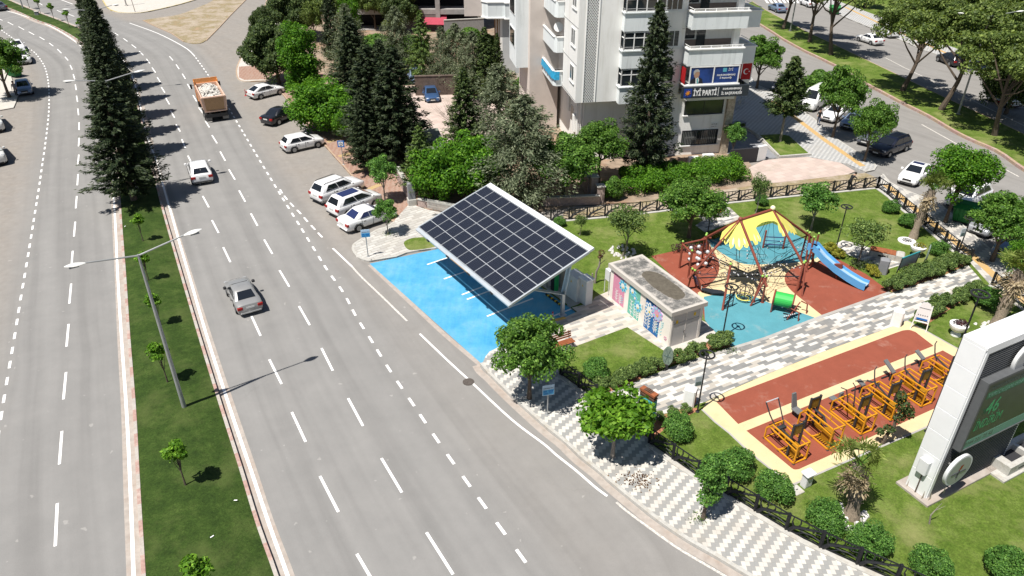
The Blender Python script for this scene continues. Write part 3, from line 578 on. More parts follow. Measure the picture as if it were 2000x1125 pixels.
def palm(t, H, nf, nd, lean=.25, tr=.2, cl=1.0):
    mb = MB(); k = 10; pts = [(lean*(q/k)**1.5, .1*lean*q/k, H*q/k) for q in range(k+1)]
    mb.tube(pts, [tr*(1.45-.5*min(1, q/2)+.14*(q % 2)) for q in range(k+1)], 9)
    for q in range(90):
        z = rng.uniform(.25, .97); a = rng.uniform(0, 6.28); x = lean*z**1.5; d = Vector((math.cos(a), math.sin(a), 0)); b = Vector((x, .1*lean*z, H*z))+d*tr*.95
        mb.tube([b, b+d*.1+Vector((0,0,.16))], [.035, .012], 4)
    mb.build('trunk', 'bark_palm', t, True); top = np.array([lean, .1*lean, H])
    def fans(name, num, m, elo, ehi, ln, droop, nleaf=16):
        C, Nr, A = [], [], []; st = MB()
        for i in range(num):
            az = i*2.4+rng.uniform(-.3, .3); el = rng.uniform(elo, ehi); d = np.array([math.cos(az)*math.cos(el), math.sin(az)*math.cos(el), math.sin(el)])
            pl = rng.uniform(.35, .8)*cl if el > .2 else rng.uniform(.2, .42)*cl; hub = top+d*pl+np.array([0,0,-droop*.15]); side = np.cross(d, [0,0,1.]); side /= np.linalg.norm(side)+1e-6; upv = np.cross(side, d)
            st.tube([top, hub], [.022, .014], 4)
            for j in range(nleaf):
                a = (j/(nleaf-1)-.5)*3.6; dd = d*math.cos(a)+side*math.sin(a); L = ln*rng.uniform(.8, 1.1)*cl*(.75+.25*math.cos(a))
                for s in (.28, .62, .95):
                    p = hub+dd*L*s; p[2] -= droop*L*s*s*rng.uniform(.7, 1.2); C.append(p); Nr.append(upv); A.append(dd+np.array([0,0,-droop*1.6*s]))
        leafmesh(name, np.array(C), np.array(Nr), ln*.55*cl, .05*cl, m, t, .25, np.array(A)); return st
    st = fans('fronds', nf, 'leaf_palm', .45, 1.4, .5, .35); st.build('frond_stalks', 'leaf_bush', t)
    fans('dead_fronds', nd, 'leaf_dry', -.9, .05, .36, 1.5, 11).build('dead_stalks', 'leaf_dry', t)
PROTO = {}
def proto(key, name, cat, fn, H):
    t = thing(name, None, cat, (0, 0, 0)); fn(t); PROTO[key] = [t, H, False]; KIDS[t.name] = list(t.children) if False else [x for x in bpy.data.objects if x.parent == t]
def plant(key, x, y, z, sc, label, group=None, rz=None):
    t, H, used = PROTO[key]; rz = random.uniform(0, 6.28) if rz is None else rz
    if not used:
        t.location = (x, y, z); t.rotation_euler = (0,0,rz); t.scale = sc; PROTO[key][2] = True; tag(t, label, None, group); return t
    KIDS.setdefault(t.name, [])
    c = copy_tree(t, (x, y, z), rz, sc, label); 
    if group: c['group'] = group
    elif 'group' in c: del c['group']
    return c
def tr_(key, px, py, hz, H, wr, label, group=None, z=0, rz=None):
    """tree of height H whose point at height hz is seen at (px,py); wr scales its width"""
    p = G(px, py, hz+z); s = H/PROTO[key][1]; return plant(key, p.x, p.y, z, (s*wr, s*wr, s), label, group, rz)
proto('cypress', 'cypress_tree', 'tree', lambda t: p_conifer(t, 2.3, 11, .9, 290, 95, .26, 'leaf_dark', .2, .05, .72, .35, .15), 11)
proto('fir', 'fir_tree', 'tree', lambda t: p_conifer(t, 2.4, 10, 1.0, 250, 90, .27, 'leaf_fir', .18, .0, .75, .4, .16), 10)
proto('plazafir', 'conifer_tree', 'tree', lambda t: p_conifer(t, 1.9, 8, 2.7, 150, 110, .26, 'leaf_fir', .13, .05, .7, .3, .2, 'bark_grey'), 8)
proto('cedar', 'cedar_tree', 'tree', lambda t: p_conifer(t, 4.0, 8.5, 1.0, 130, 170, .24, 'leaf_grey', .2, -.06, .62, .25, .26), 8.5)
proto('spruce', 'pale_conifer', 'tree', lambda t: p_conifer(t, 2.7, 9, 1.2, 120, 70, .34, 'leaf_olive', .18, -.12, .8, .3, .17), 9)
proto('broad', 'leafy_tree', 'tree', lambda t: p_broad(t, 2.25, 1.8, 3.2, 78, 190, .5, .17, 'leaf_mid', .13), 5.0)
proto('bright', 'bright_green_tree', 'tree', lambda t: p_broad(t, 2.6, 2.3, 4.2, 70, 200, .75, .2, 'leaf_bright', .15), 6.5)
proto('catalpa', 'street_tree', 'tree', lambda t: p_broad(t, 1.5, 1.05, 2.55, 44, 110, .5, .22, 'leaf_lime', .09, 'bark_grey'), 3.6)
proto('sparse', 'young_park_tree', 'tree', lambda t: p_broad(t, 1.25, .95, 2.3, 26, 110, .42, .14, 'leaf_olive', .07, 'bark_grey', lean=1), 3.2)
proto('small', 'round_street_tree', 'tree', lambda t: p_broad(t, 1.15, 1.0, 2.3, 34, 150, .4, .13, 'leaf_bush', .06, 'bark_grey'), 3.3)
proto('pinetall', 'pine_tree', 'tree', lambda t: p_broad(t, 5.6, 3.4, 8.6, 62, 260, 1.15, .32, 'leaf_pine', .3, 'bark', .6, 1), 12)
proto('roundpine', 'stone_pine', 'tree', lambda t: p_broad(t, 3.9, 3.7, 3.9, 130, 360, .85, .27, 'leaf_fir', .25, 'bark', .95), 7.7)
proto('lowbroad', 'low_leafy_tree', 'tree', lambda t: p_broad(t, 2.6, 2.3, 2.4, 80, 230, .72, .2, 'leaf_bright', .15), 4.7)
proto('ivy', 'ivy_covered_tree', 'tree', lambda t: p_broad(t, 2.2, 4.6, 5.2, 110, 190, .75, .22, 'leaf_bright', .3, 'bark', 1.0), 10)
proto('sapling', 'sapling', 'tree', lambda t: p_broad(t, .42, .55, 1.95, 13, 70, .19, .14, 'leaf_lime', .035, 'bark'), 2.5)
proto('bush', 'round_bush', 'bush', lambda t: p_bush(t, 1.0, .92, 260, .1, 'leaf_bush', 34), 1.7)
proto('shrub', 'small_shrub', 'shrub', lambda t: p_bush(t, .55, .48, 110, .1, 'leaf_olive', 14), .95)
proto('yshrub', 'yellow_shrub', 'shrub', lambda t: p_bush(t, .5, .42, 130, .09, 'leaf_yellow', 14), .85)
proto('gshrub', 'garden_shrub', 'shrub', lambda t: p_bush(t, 1.3, 1.1, 200, .2, 'leaf_mid', 30), 2.1)
proto('oldbroad', 'tall_broadleaf_tree', 'tree', lambda t: p_broad(t, 4.2, 3.4, 6.0, 75, 210, 1.15, .36, 'leaf_pine', .28), 9.4)
proto('palm', 'young_palm', 'palm', lambda t: palm(t, 2.6, 14, 17), 3.3)
# cypress row on the median, near to far
row = [(263,392,9.8),(250,304,11.0),(243,266,10.8),(237,233,11.3),(231,202,11.4),(222,176,11.0),(212,153,10.8),(205,131,11),(197,112,10.5)]
ords = ['nearest cypress of the dark row on the grass median', 'second cypress from the near end of the median row', 'third cypress from the near end of the median row', 'fourth cypress from the near end of the median row', 'fifth cypress, in the middle of the dark median row', 'sixth cypress from the near end of the median row', 'seventh cypress from the near end of the median row', 'eighth cypress, last but one at the far end of the median row', 'farthest cypress of the dark row on the median']
for i, (x, y, h_) in enumerate(row): tr_('cypress', x, y, 0, h_, (1.55, 1.1, 1.05, 1.1, 1.0, 1.05, .96, 1.0, .92)[i], ords[i], 'cypresses planted in a row on the median', .17)
sap = [(280,472,2.3,'sapling just below the nearest cypress on the median'),(291,549,2.3,'sapling behind the grey arms of the near double street lamp'),(315,636,2.4,'sapling crossed by the upper half of the near lamp pole'),(328,748,2.7,'sapling left of the foot of the near lamp pole'),(363,949,2.8,'lone bright sapling with a stake on the near grass of the median'),(408,1190,2.9,'sapling whose tip only shows at the bottom edge, on the median'),(79,25,2.6,'tiny sapling farthest along the far median, left'),(106,39,2.8,'second sapling on the far median bend'),(136,54,2.9,'sapling on the far median beside the litter bin bend'),(163,72,2.8,'sapling next to the far cypress tips on the median'),(58,16,2.6,'sapling near the top edge beside the far lamp pole')]
for x, y, h_, lb in sap: tr_('sapling', x, y, 0, h_, 1.1, lb, 'saplings planted along the median', .2)
# street trees along the south footway
tr_('broad', 1034, 778, 0, 5.1, .92, 'large dense green street tree beside the blue parking bay', None, .12)
tr_('catalpa', 1196, 892, 0, 3.75, 1.12, 'big-leaved light green street tree in front of the turquoise park sign', None, .12)
for q, (x, y, hz, sc_k, lb) in enumerate([]): pass
st = thing('topiary_tree', 'dark clipped street tree with stacked rounded crowns over the black fence', 'tree', G(1373, 1013, .12))
cs = np.array([[0,0,1.3],[.25,.1,1.45],[.05,.1,2.2],[.3,.3,2.35],[-.2,.2,2.4],[.1,.5,2.6],[.4,.1,2.0],[.5,.5,2.9],[.1,.3,3.0],[.8,.4,2.75],[-.1,-.1,2.8]]); C, Nr = lumps(cs, [.45,.4,.5,.45,.4,.45,.4,.4,.45,.4,.35], 460, .9)
leafmesh('crown', C, Nr, .12, .08, 'leaf_bush', st); trunk(st, 2.2, .09, cs[:6], 'bark')
# round bushes on the lawns
for x, y, s, lb in [(1163,738,1.0,'round bush on the small front lawn near the first fence'),(1322,850,1.02,'round bush right of the turquoise park sign'),(1436,925,1.1,'round bush behind the stacked street tree'),(1508,970,1.08,'round bush at the left corner of the fitness court, by the fence'),(1608,1030,1.1,'round bush left of the foot of the near palm'),(1693,1075,1.08,'round bush right below the near palm'),(1812,1118,1.0,'round bush on the open lawn by the lower right fence'),(1957,1122,1.05,'bush cut by the bottom right corner of the lawn'),(1738,415,.82,'upper round bush by the east fence corner'),(1770,442,.85,'second round bush by the east fence, left of the palm'),(1831,497,.85,'round bush by the east fence, right of the flower urn'),(1927,600,1.1,'round bush at the far end of the court hedge'),(1487,400,.7,'round bush by the north fence behind a thin tree'),(1093,441,.6,'small round bush by the north fence behind the solar roof')]:
    p = G(x, y, .12); plant('bush', p.x, p.y, .12, (s*.84,)*3, lb, 'round bushes on the park lawn')
# low shrub hedges along the striped path
ORD = 'first second third fourth fifth sixth seventh eighth ninth tenth eleventh twelfth thirteenth fourteenth fifteenth sixteenth seventeenth eighteenth nineteenth'.split()
def hedge_row(pts, step, key, names, sc=(.8, 1.15), grp=None, jit=.12):
    P = resample(W2(pts), step)
    for i, (x, y) in enumerate(P[:-1]):
        s = random.uniform(*sc); plant(key, x+random.uniform(-jit, jit), y+random.uniform(-jit, jit), .12, (s, s, s*random.uniform(.85, 1.1)), ORD[i]+' '+names, grp)
hedge_row([(1200,758),(1250,738),(1300,716),(1345,702),(1375,690)], .62, 'shrub', 'shrub from the left in the front hedge row of the small lawn', grp='shrubs of the hedge along the small lawn')
hedge_row([(1180,762),(1215,748),(1260,728)], .8, 'shrub', 'shrub from the left in the back hedge row beside the small lawn', grp='shrubs of the hedge along the small lawn')
hedge_row([(1392,683),(1425,672)], .5, 'shrub', 'shrub from the left at the blue surface corner beside the hut', (.9, 1.2), 'shrubs beside the hut corner')
hedge_row([(1735,572),(1775,556),(1830,536),(1885,513)], .55, 'shrub', 'shrub from the left in the front row above the path, near the east gate', (.9, 1.3), 'shrubs above the east end of the path')
hedge_row([(1755,556),(1800,540),(1850,522)], .8, 'shrub', 'shrub from the left in the back row above the path, near the east gate', (.9, 1.3), 'shrubs above the east end of the path')
hedge_row([(1797,628),(1835,606),(1870,590),(1908,572)], .55, 'shrub', 'shrub from the left in the hedge between path and pylon lawn', (.9, 1.25), 'shrubs below the east end of the path')
hedge_row([(1285,822),(1320,812),(1352,800)], .75, 'shrub', 'sparse shrub from the left in the soil behind the park sign', (.6, .9), 'shrubs behind the park sign')
for x, y, s, lb in [(1619,492,1.1,'left yellow shrub under the upper right park lamp'),(1636,503,1.0,'right yellow shrub under the upper right park lamp'),(1395,465,.9,'yellow-green shrub behind the rope pyramid'),(1700,530,.9,'yellow-green shrub beside the grey litter bin'),(1708,540,.8,'lower yellow-green shrub by the red play surface corner')]:
    p = G(x, y, .12); plant('yshrub', p.x, p.y, .12, (s,)*3, lb)
pb = thing('purple_shrub', 'dark purple shrub behind the rack of hanging balls', 'shrub', G(1345, 492, .12)); cs = np.array([[q*.45-1.0, .15*math.sin(q), .3] for q in range(6)]); C, Nr = lumps(cs, [.38]*6, 160); leafmesh('foliage', C, Nr, .1, .07, 'leaf_purple', pb)
ds = thing('purple_shrub', 'dark shrub in the bark bed under the tree by the slide', 'shrub', G(1682, 524, .12)); C, Nr = lumps(np.array([[0,0,.25],[.5,.1,.25],[-.4,.1,.25],[.9,-.2,.2]]), [.4]*4, 150); leafmesh('foliage', C, Nr, .1, .07, 'leaf_dark', ds)
# park trees
tr_('broad', 1345, 464, 0, 4.7, 1.2, 'broad green tree on the lawn between the fence bench and the hut', None, .12)
tr_('sparse', 1216, 500, 0, 3.9, .95, 'sparse young tree with white stones round its foot behind the hut', None, .12)
tr_('sparse', 1132, 460, 0, 1.7, .8, 'very small young tree on the lawn behind the solar roof', None, .12)
tr_('sparse', 1474, 422, 0, 3.5, .58, 'thin young tree by the north fence above the play pyramid', None, .12)
tr_('small', 1584, 447, 0, 3.7, 1.25, 'round-crowned tree left of the upper right park lamp', None, .12)
tr_('sparse', 1676, 515, 0, 3.3, 1.15, 'spreading young tree beside the striped bench place by the slide', None, .12)
tr_('small', 752, 392, 0, 3.9, .95, 'young tree on the red footway behind the parked cars', None, .12)
tr_('small', 758, 458, 0, 2.9, .98, 'small ball-crowned tree in front of the white sedan', None, .12)
tr_('small', 1429, 306, 0, 3.3, .95, 'ball-shaped tree at the corner of the apartment building', None, .12)
tr_('broad', 1168, 356, 0, 5.6, .95, 'bright green tree against the left wall of the apartment building', None, .12)
bt = thing('sculpted_tree', 'bare twisted small tree behind the white cabinets', 'tree', G(1162, 553, .12)); MB().tube([(0,0,0),(.05,.02,.9),(.2,0,1.3),(.25,.05,1.9),(.45,0,2.3)], [.08,.07,.06,.05,.02], 7).tube([(.25,.05,1.8),(.1,.1,2.4)], [.04,.01], 5).tube([(.2,0,1.4),(.6,.1,1.75)], [.03,.01], 5).tube([(-.15,.1,0),(-.2,.1,.7)], [.07,.05], 6).build('trunk', 'bark_grey', bt, True)
C, Nr = lumps(np.array([[.3,.05,2.25],[.25,0,2.0]]), [.24,.18], 90); leafmesh('crown', C, Nr, .1, .06, 'leaf_red', bt)
b2 = thing('sculpted_tree', 'clipped tree with tufts on its twisted trunk by the fitness machines', 'tree', G(1723, 866, .12)); tp = [(0,0,0),(.1,0,.6),(.32,.05,1.0),(.3,.1,1.6),(.55,.1,2.1),(.4,.1,2.8)]; MB().tube(tp, [.11,.09,.08,.07,.05,.02], 7).build('trunk', 'bark', b2, True)
C, Nr = lumps(np.array([[-.3,.0,.75],[.1,0,.9],[.45,.1,1.5],[.85,.1,1.75],[.5,.1,2.1],[.35,.1,2.4],[.2,.1,2.9],[.75,0,2.0]]), [.2,.26,.26,.24,.4,.34,.24,.25], 170); leafmesh('crown', C, Nr, .12, .08, 'leaf_fir', b2)
for x, y, z_, lb in [(1812,980,.9,'leafless stick-like stem standing in the near lawn')]: 
    st = thing('bare_twig', lb, 'plant', G(1815, 1023, .12)); MB().tube([(0,0,0),(-.08,.02,.5),(.05,.05,.8),(.2,.05,1.2)], [.04,.03,.02,.01], 6).tube([(.03,.05,.75),(.35,0,1.1)], [.015,.006], 5).build('twig', 'bark_grey', st)
# palms
tr_('palm', 1662, 1008, 0, 3.75, 1.12, 'palm with hanging dead fronds on the near lawn below the machines', None, .12, 2.6)
tr_('palm', 1783, 465, 0, 4.9, .8, 'tall shaggy palm by the east fence above the flower urn', None, .12, 0)
tr_('palm', 1944, 640, 0, 4.9, 1.0, 'palm with bright fronds behind the top of the pylon', None, .12, .5)
tr_('palm', 768, 112, 0, 5.0, 1.15, 'far palm with a grey skirt of dead leaves by the concrete shell', None, 0, 1)
# garden behind the carport
gar = [('roundpine',533,92,4.4,7.6,.98,'wide dark stone pine on the far street corner'),('roundpine',570,14,4.5,8,.95,'dark stone pine at the top edge behind the corner pine'),('roundpine',512,40,4,6,.62,'small dark pine left of the corner stone pine'),
('ivy',600,212,0,9.8,1.05,'bright green ivy-covered column of a tree beside the corner'),('lowbroad',640,205,2.6,5.6,1.3,'bright green bushy tree above the black parked car'),('lowbroad',612,190,2.2,4.5,.8,'bright green low tree under the ivy column'),
('cypress',700,235,0,10.6,1.35,'tall dark cypress left of the garden group'),('cypress',735,305,0,10.2,1.6,'tall dark cypress in front of the garden group'),('cypress',782,322,0,10.5,1.55,'broad dark cypress beside the pink car park'),('cypress',752,222,0,7.8,1.5,'dark cypress behind the middle of the garden group'),('cedar',690,170,0,9.5,.75,'dark grey conifer behind the ivy column'),('cypress',812,330,0,6.0,1.1,'lower dark cypress at the edge of the pink car park'),('cypress',720,335,0,7.5,1.2,'low dark cypress behind the parking sign'),('lowbroad',678,228,2.2,4.6,.8,'bright low tree by the red footway above the black saloon'),('cedar',780,150,0,8.5,.8,'grey conifer in the back row of the garden'),
('spruce',826,388,0,6.2,1.1,'olive green conifer by the footway wall'),('lowbroad',866,335,2.4,5.2,1.0,'bright green tree behind the left end of the solar roof'),('lowbroad',922,330,2.4,5.4,1.0,'bright green tree behind the middle of the solar roof'),('fir',910,305,0,8.2,1.15,'dark fir on the right edge of the pink car park'),
('cedar',1020,392,0,8.7,1.2,'grey green cedar with feathery branches behind the solar roof'),('cedar',975,300,0,8.4,1.1,'grey cedar rising behind the feathery cedar'),('broad',1100,392,0,5.6,1.1,'dark leafy tree at the garden gate'),('spruce',828,165,0,8.6,.95,'pale green tiered conifer behind the blue car'),('cedar',893,175,0,7.6,.85,'grey conifer behind the dark garden wall'),('cedar',866,170,0,7.0,.75,'second grey conifer behind the dark garden wall'),
('fir',948,195,0,8.0,1.15,'narrow dark fir beside the columned building'),('fir',972,195,0,7.4,.7,'narrow dark fir close to the grey wall'),('cedar',925,190,0,7.4,.9,'grey green conifer in the middle of the back garden'),('fir',1034,172,0,5.0,.7,'dark fir between the grey wall and the apartment building'),('gshrub',1020,182,0,2.2,.9,'green garden shrub by the apartment wall'),('gshrub',1022,215,0,1.6,.8,'low green shrub beside the apartment corner'),
('oldbroad',650,20,4.5,8.6,.72,'broad tree at the top edge above the ivy column'),('oldbroad',610,35,3.5,6.0,.62,'pale flowering tree behind the stone pines'),('ivy',690,90,0,9.6,.8,'second ivy-covered trunk among the dark trees'),('cypress',655,130,0,10,.85,'dark cypress behind the bright ivy tree'),('gshrub',735,115,.8,4.4,1.3,'rounded pale green shrub in the back garden'),('gshrub',800,105,.8,3.6,1.4,'rounded pale green shrub under the far palm'),('roundpine',780,10,4,7,.8,'dark pine left of the concrete shell'),('gshrub',705,120,.8,3,1.2,'pale shrub between the dark cypresses'),('oldbroad',730,20,3,6.5,.8,'grey green tree at the top edge left of the far palm'),
('gshrub',880,68,.6,1.6,1.0,'bright shrub in front of the red awning'),('gshrub',915,72,.6,2.2,1.5,'round green shrub along the grey block wall'),('gshrub',848,50,.5,1.6,.8,'bright shrub beside the red awning'),('gshrub',950,90,.6,2.4,1.3,'olive shrub in front of the block wall'),
('gshrub',1195,372,.7,2.2,.8,'lime green shrub left of the hedge by the garden gate'),('gshrub',1278,322,.5,1.7,.9,'dark shrub under the front windows'),('gshrub',1315,325,.4,1.2,.8,'low shrub beside the air conditioner'),('gshrub',1218,340,.3,1.2,.7,'low shrub at the foot of the tall cypress'),('shrub',1382,323,0,1.1,1.0,'white flowering shrub in front of the air conditioner')]
for k_, x, y, hz, H_, wr, lb in gar: tr_(k_, x, y, hz, H_, wr, lb, None, .1)
tr_('cypress', 1256, 347, 0, 14.6, .86, 'very tall dark cypress in front of the apartment building', None, .12)
hd = thing('clipped_hedge', 'long dense green hedge in front of the apartment building', 'hedge', G(1330, 385, .12)); ha, hb = G(1215, 385, .12), G(1455, 352, .12); o_ = hd.location; cs = []
for q in range(110):
    f = rng.random(); w = rng.uniform(-.2, 2.6); p = ha.lerp(hb, f); cs.append([p.x-o_.x, p.y-o_.y+w, rng.uniform(.35, 1.35)])
C, Nr = lumps(np.array(cs), rng.uniform(.5, .75, 110), 330, .9); leafmesh('foliage', C, Nr, .16, .1, 'leaf_bright', hd)
# east side trees
tr_('plazafir', 1523, 277, 0, HT((1523,277), 112), 1.1, 'dark conifer growing from the square of grass on the plaza', None, .15)
tr_('broad', 1626, 268, 0, HT((1626,268), 128), .74, 'round green street tree in front of the white parked cars', None, .12)
tr_('broad', 1688, 315, 0, HT((1688,315), 195), .74, 'street tree with pale leaves beside the navy estate car', None, .12)
tr_('small', 1540, 225, 0, 3.6, .8, 'small street tree behind the plaza conifer', None, .12)
tr_('gshrub', 1594, 158, 1.8, 3.5, .9, 'yellow green tree by the white van', None, .1)
tr_('broad', 1478, 172, 0, 6.2, .95, 'green tree behind the corner balconies of the apartment building', None, .12)
tr_('bright', 1846, 434, 0, HT((1846,434), 283), .95, 'wide light green tree over the east footway near the green dumpster', None, .12)
tr_('broad', 1937, 510, 0, HT((1937,510), 378), 1.05, 'green tree over the blue-grey car on the right edge', None, .12)
tr_('bright', 1990, 520, 1.9, 3.8, .7, 'bright green tree at the right edge above the palm', None, .12)
pines = [(1529,57,13,.7,'leftmost pine on the grass of the second median'),(1581,82,13,.8,'second pine from the left on the second median'),(1623,107,13,.85,'third pine from the left on the second median, above the white sedan'),(1762,177,11.5,.95,'thick dark pine trunk in the middle of the second median'),(1838,214,12,.95,'leaning pine right of the middle on the second median'),(1942,264,10.5,1.0,'right pine on the second median beside the red and white car'),(2040,300,11,1.0,'pine at the right edge of the second median')]
for i, (x, y, h_, w_, lb) in enumerate(pines): tr_('pinetall', x, y, 0, h_, w_, lb, 'pines on the second median', .2, (0, 1, 2, 5.9, 5.2, 3.3, 4)[i])
wood = [(1900,25,'dark tree in the wood beyond the far road, top middle'),(1965,45,'tree in the wood under the far lamp arm'),(1850,10,'tree in the wood at the top edge left of the lamp'),(2000,110,'tree in the wood at the right edge'),(1930,75,'front tree of the wood behind the lamp pole'),(1800,-5,'tree at the top edge above the white pickup'),(1985,5,'tree of the wood at the top right corner'),(2040,60,'rightmost tree of the wood'),(1750,-18,'leftmost tree of the wood at the top edge'),(1990,150,'front tree of the wood right of the pine trunk'),(1900,-20,'back tree of the wood at the top edge'),(1700,-30,'tree over the far dumpster at the top edge')]
for i, (x, y, lb) in enumerate(wood): tr_('oldbroad' if i % 3 else 'roundpine', x, y, 4, (7.5, 9, 8)[i % 3], .85, lb, 'trees of the wood beyond the far road', .1)
tr_('broad', 18, 190, 0, 7.2, .95, 'bright green street tree at the left edge beside the parked cars', None, .12)
tr_('broad', -30, 120, 0, 7.0, .95, 'green tree cut by the left edge above the parked cars', None, .12)
bs = thing('bare_shrub', 'leafless branching shrub at the edge of the pink car park', 'shrub', G(888, 242, .1)); mb = MB()
for q in range(16):
    a = rng.uniform(1.6, 4.4); e = rng.uniform(.3, 1.1); L = rng.uniform(1.6, 3.2); d = Vector((math.cos(a)*math.cos(e), math.sin(a)*math.cos(e), math.sin(e))); m_ = d*L*.5; mb.tube([(0,0,0), m_, d*L+Vector((0,0,.2))], [.03,.018,.005], 4)
    for w in range(3): mb.tube([m_, m_+d*L*.35+Vector(unit(1)[0])*.4], [.012,.004], 3)
mb.build('branches', 'bark_grey', bs)
fl_o = G(1243, 938, .135); fc = np.column_stack([rng.normal(fl_o.x, .45, 150), rng.normal(fl_o.y, .32, 150), np.full(150, .135)+rng.uniform(0, .02, 150)])
o = leafmesh('fallen_leaves', fc, np.tile([0,0,1.], (150,1)), .09, .06, 'leaf_red', None, .25); o['kind'] = 'stuff'
fc = np.concatenate([np.column_stack([rng.normal(g_.x, .22, 70), rng.normal(g_.y, .2, 70), rng.uniform(.13, .3, 70)]) for g_ in (G(1362,1018), G(1430,688), G(760,460), G(20,192))])
o = leafmesh('weeds', fc, np.tile([0,0,1.], (len(fc),1)), .12, .04, 'leaf_olive', None, .8); o['kind'] = 'stuff'
# ---------------- vehicles ----------------
def paint(n, c, metal=0.0, r=.28): return mat('paint_'+n, c, r, metal, 0, coat=.6, spec=.5)
paint('white', (.76, .76, .76)); paint('offwhite', (.62, .62, .6)); paint('silver', (.34, .35, .37), .35); paint('grey', (.13, .14, .17), .4); paint('black', (.012, .013, .018)); paint('navy', (.008, .011, .026), .2); paint('blue', (.045, .10, .22), .3); paint('skyblue', (.2, .27, .4), .35); paint('oldsilver', (.30, .30, .295), .3, .4); paint('orange', (.68, .28, .07), 0, .45); paint('peach', (.70, .47, .35), 0, .6); paint('red', (.4, .015, .012)); paint('darkred', (.1, .02, .02))
mat('car_glass', (.012, .015, .02), .06, 0, 0, spec=.7); mat('car_glass_blue', (.02, .028, .09), .08, 0, 0, spec=.7); mat('tyre', (.02, .02, .021), .85, 0, .2, 30); mat('rim', (.32, .33, .34), .35, .7, 0); mat('trim_black', (.022, .022, .024), .55, 0, 0); mat('lamp_red', (.28, .012, .01), .25, 0, 0); mat('lamp_clear', (.5, .52, .55), .12, .2, 0, spec=.8); mat('plate', (.58, .58, .56), .5, 0, 0); mat('chrome', (.6, .6, .6), .15, 1, 0)
SPEC = { # L, W, H, hood z, belt z, boot z, base rear x, base front x, roof rear x, roof front x (x forward)
 'sedan': (4.4, 1.72, 1.42, .93, .93, 1.0, -1.55, 1.05, -.85, .25), 'oldsedan': (4.3, 1.68, 1.40, .90, .9, .95, -1.5, .98, -.82, .22), 'hatch': (4.0, 1.74, 1.46, .95, .95, .97, -1.86, 1.12, -1.45, .3),
 'lift': (4.2, 1.72, 1.42, .92, .92, .98, -2.0, 1.0, -1.0, .22), 'suv': (4.5, 1.86, 1.68, 1.08, 1.08, 1.08, -2.12, 1.15, -1.72, .4), 'mpv': (4.45, 1.8, 1.62, 1.02, 1.04, 1.04, -2.1, 1.45, -1.7, .5), 'estate': (4.75, 1.86, 1.6, 1.02, 1.02, 1.02, -2.25, 1.2, -1.85, .35), 'coupe': (4.6, 1.8, 1.4, .92, .92, .98, -1.6, 1.0, -.8, .1),
 'van': (5.3, 2.0, 2.35, 1.25, 1.3, 1.3, -2.6, 1.95, -2.52, 1.2), 'pickupvan': (4.2, 1.75, 1.8, 1.0, 1.05, 1.05, -2.05, 1.2, -1.98, .5)}
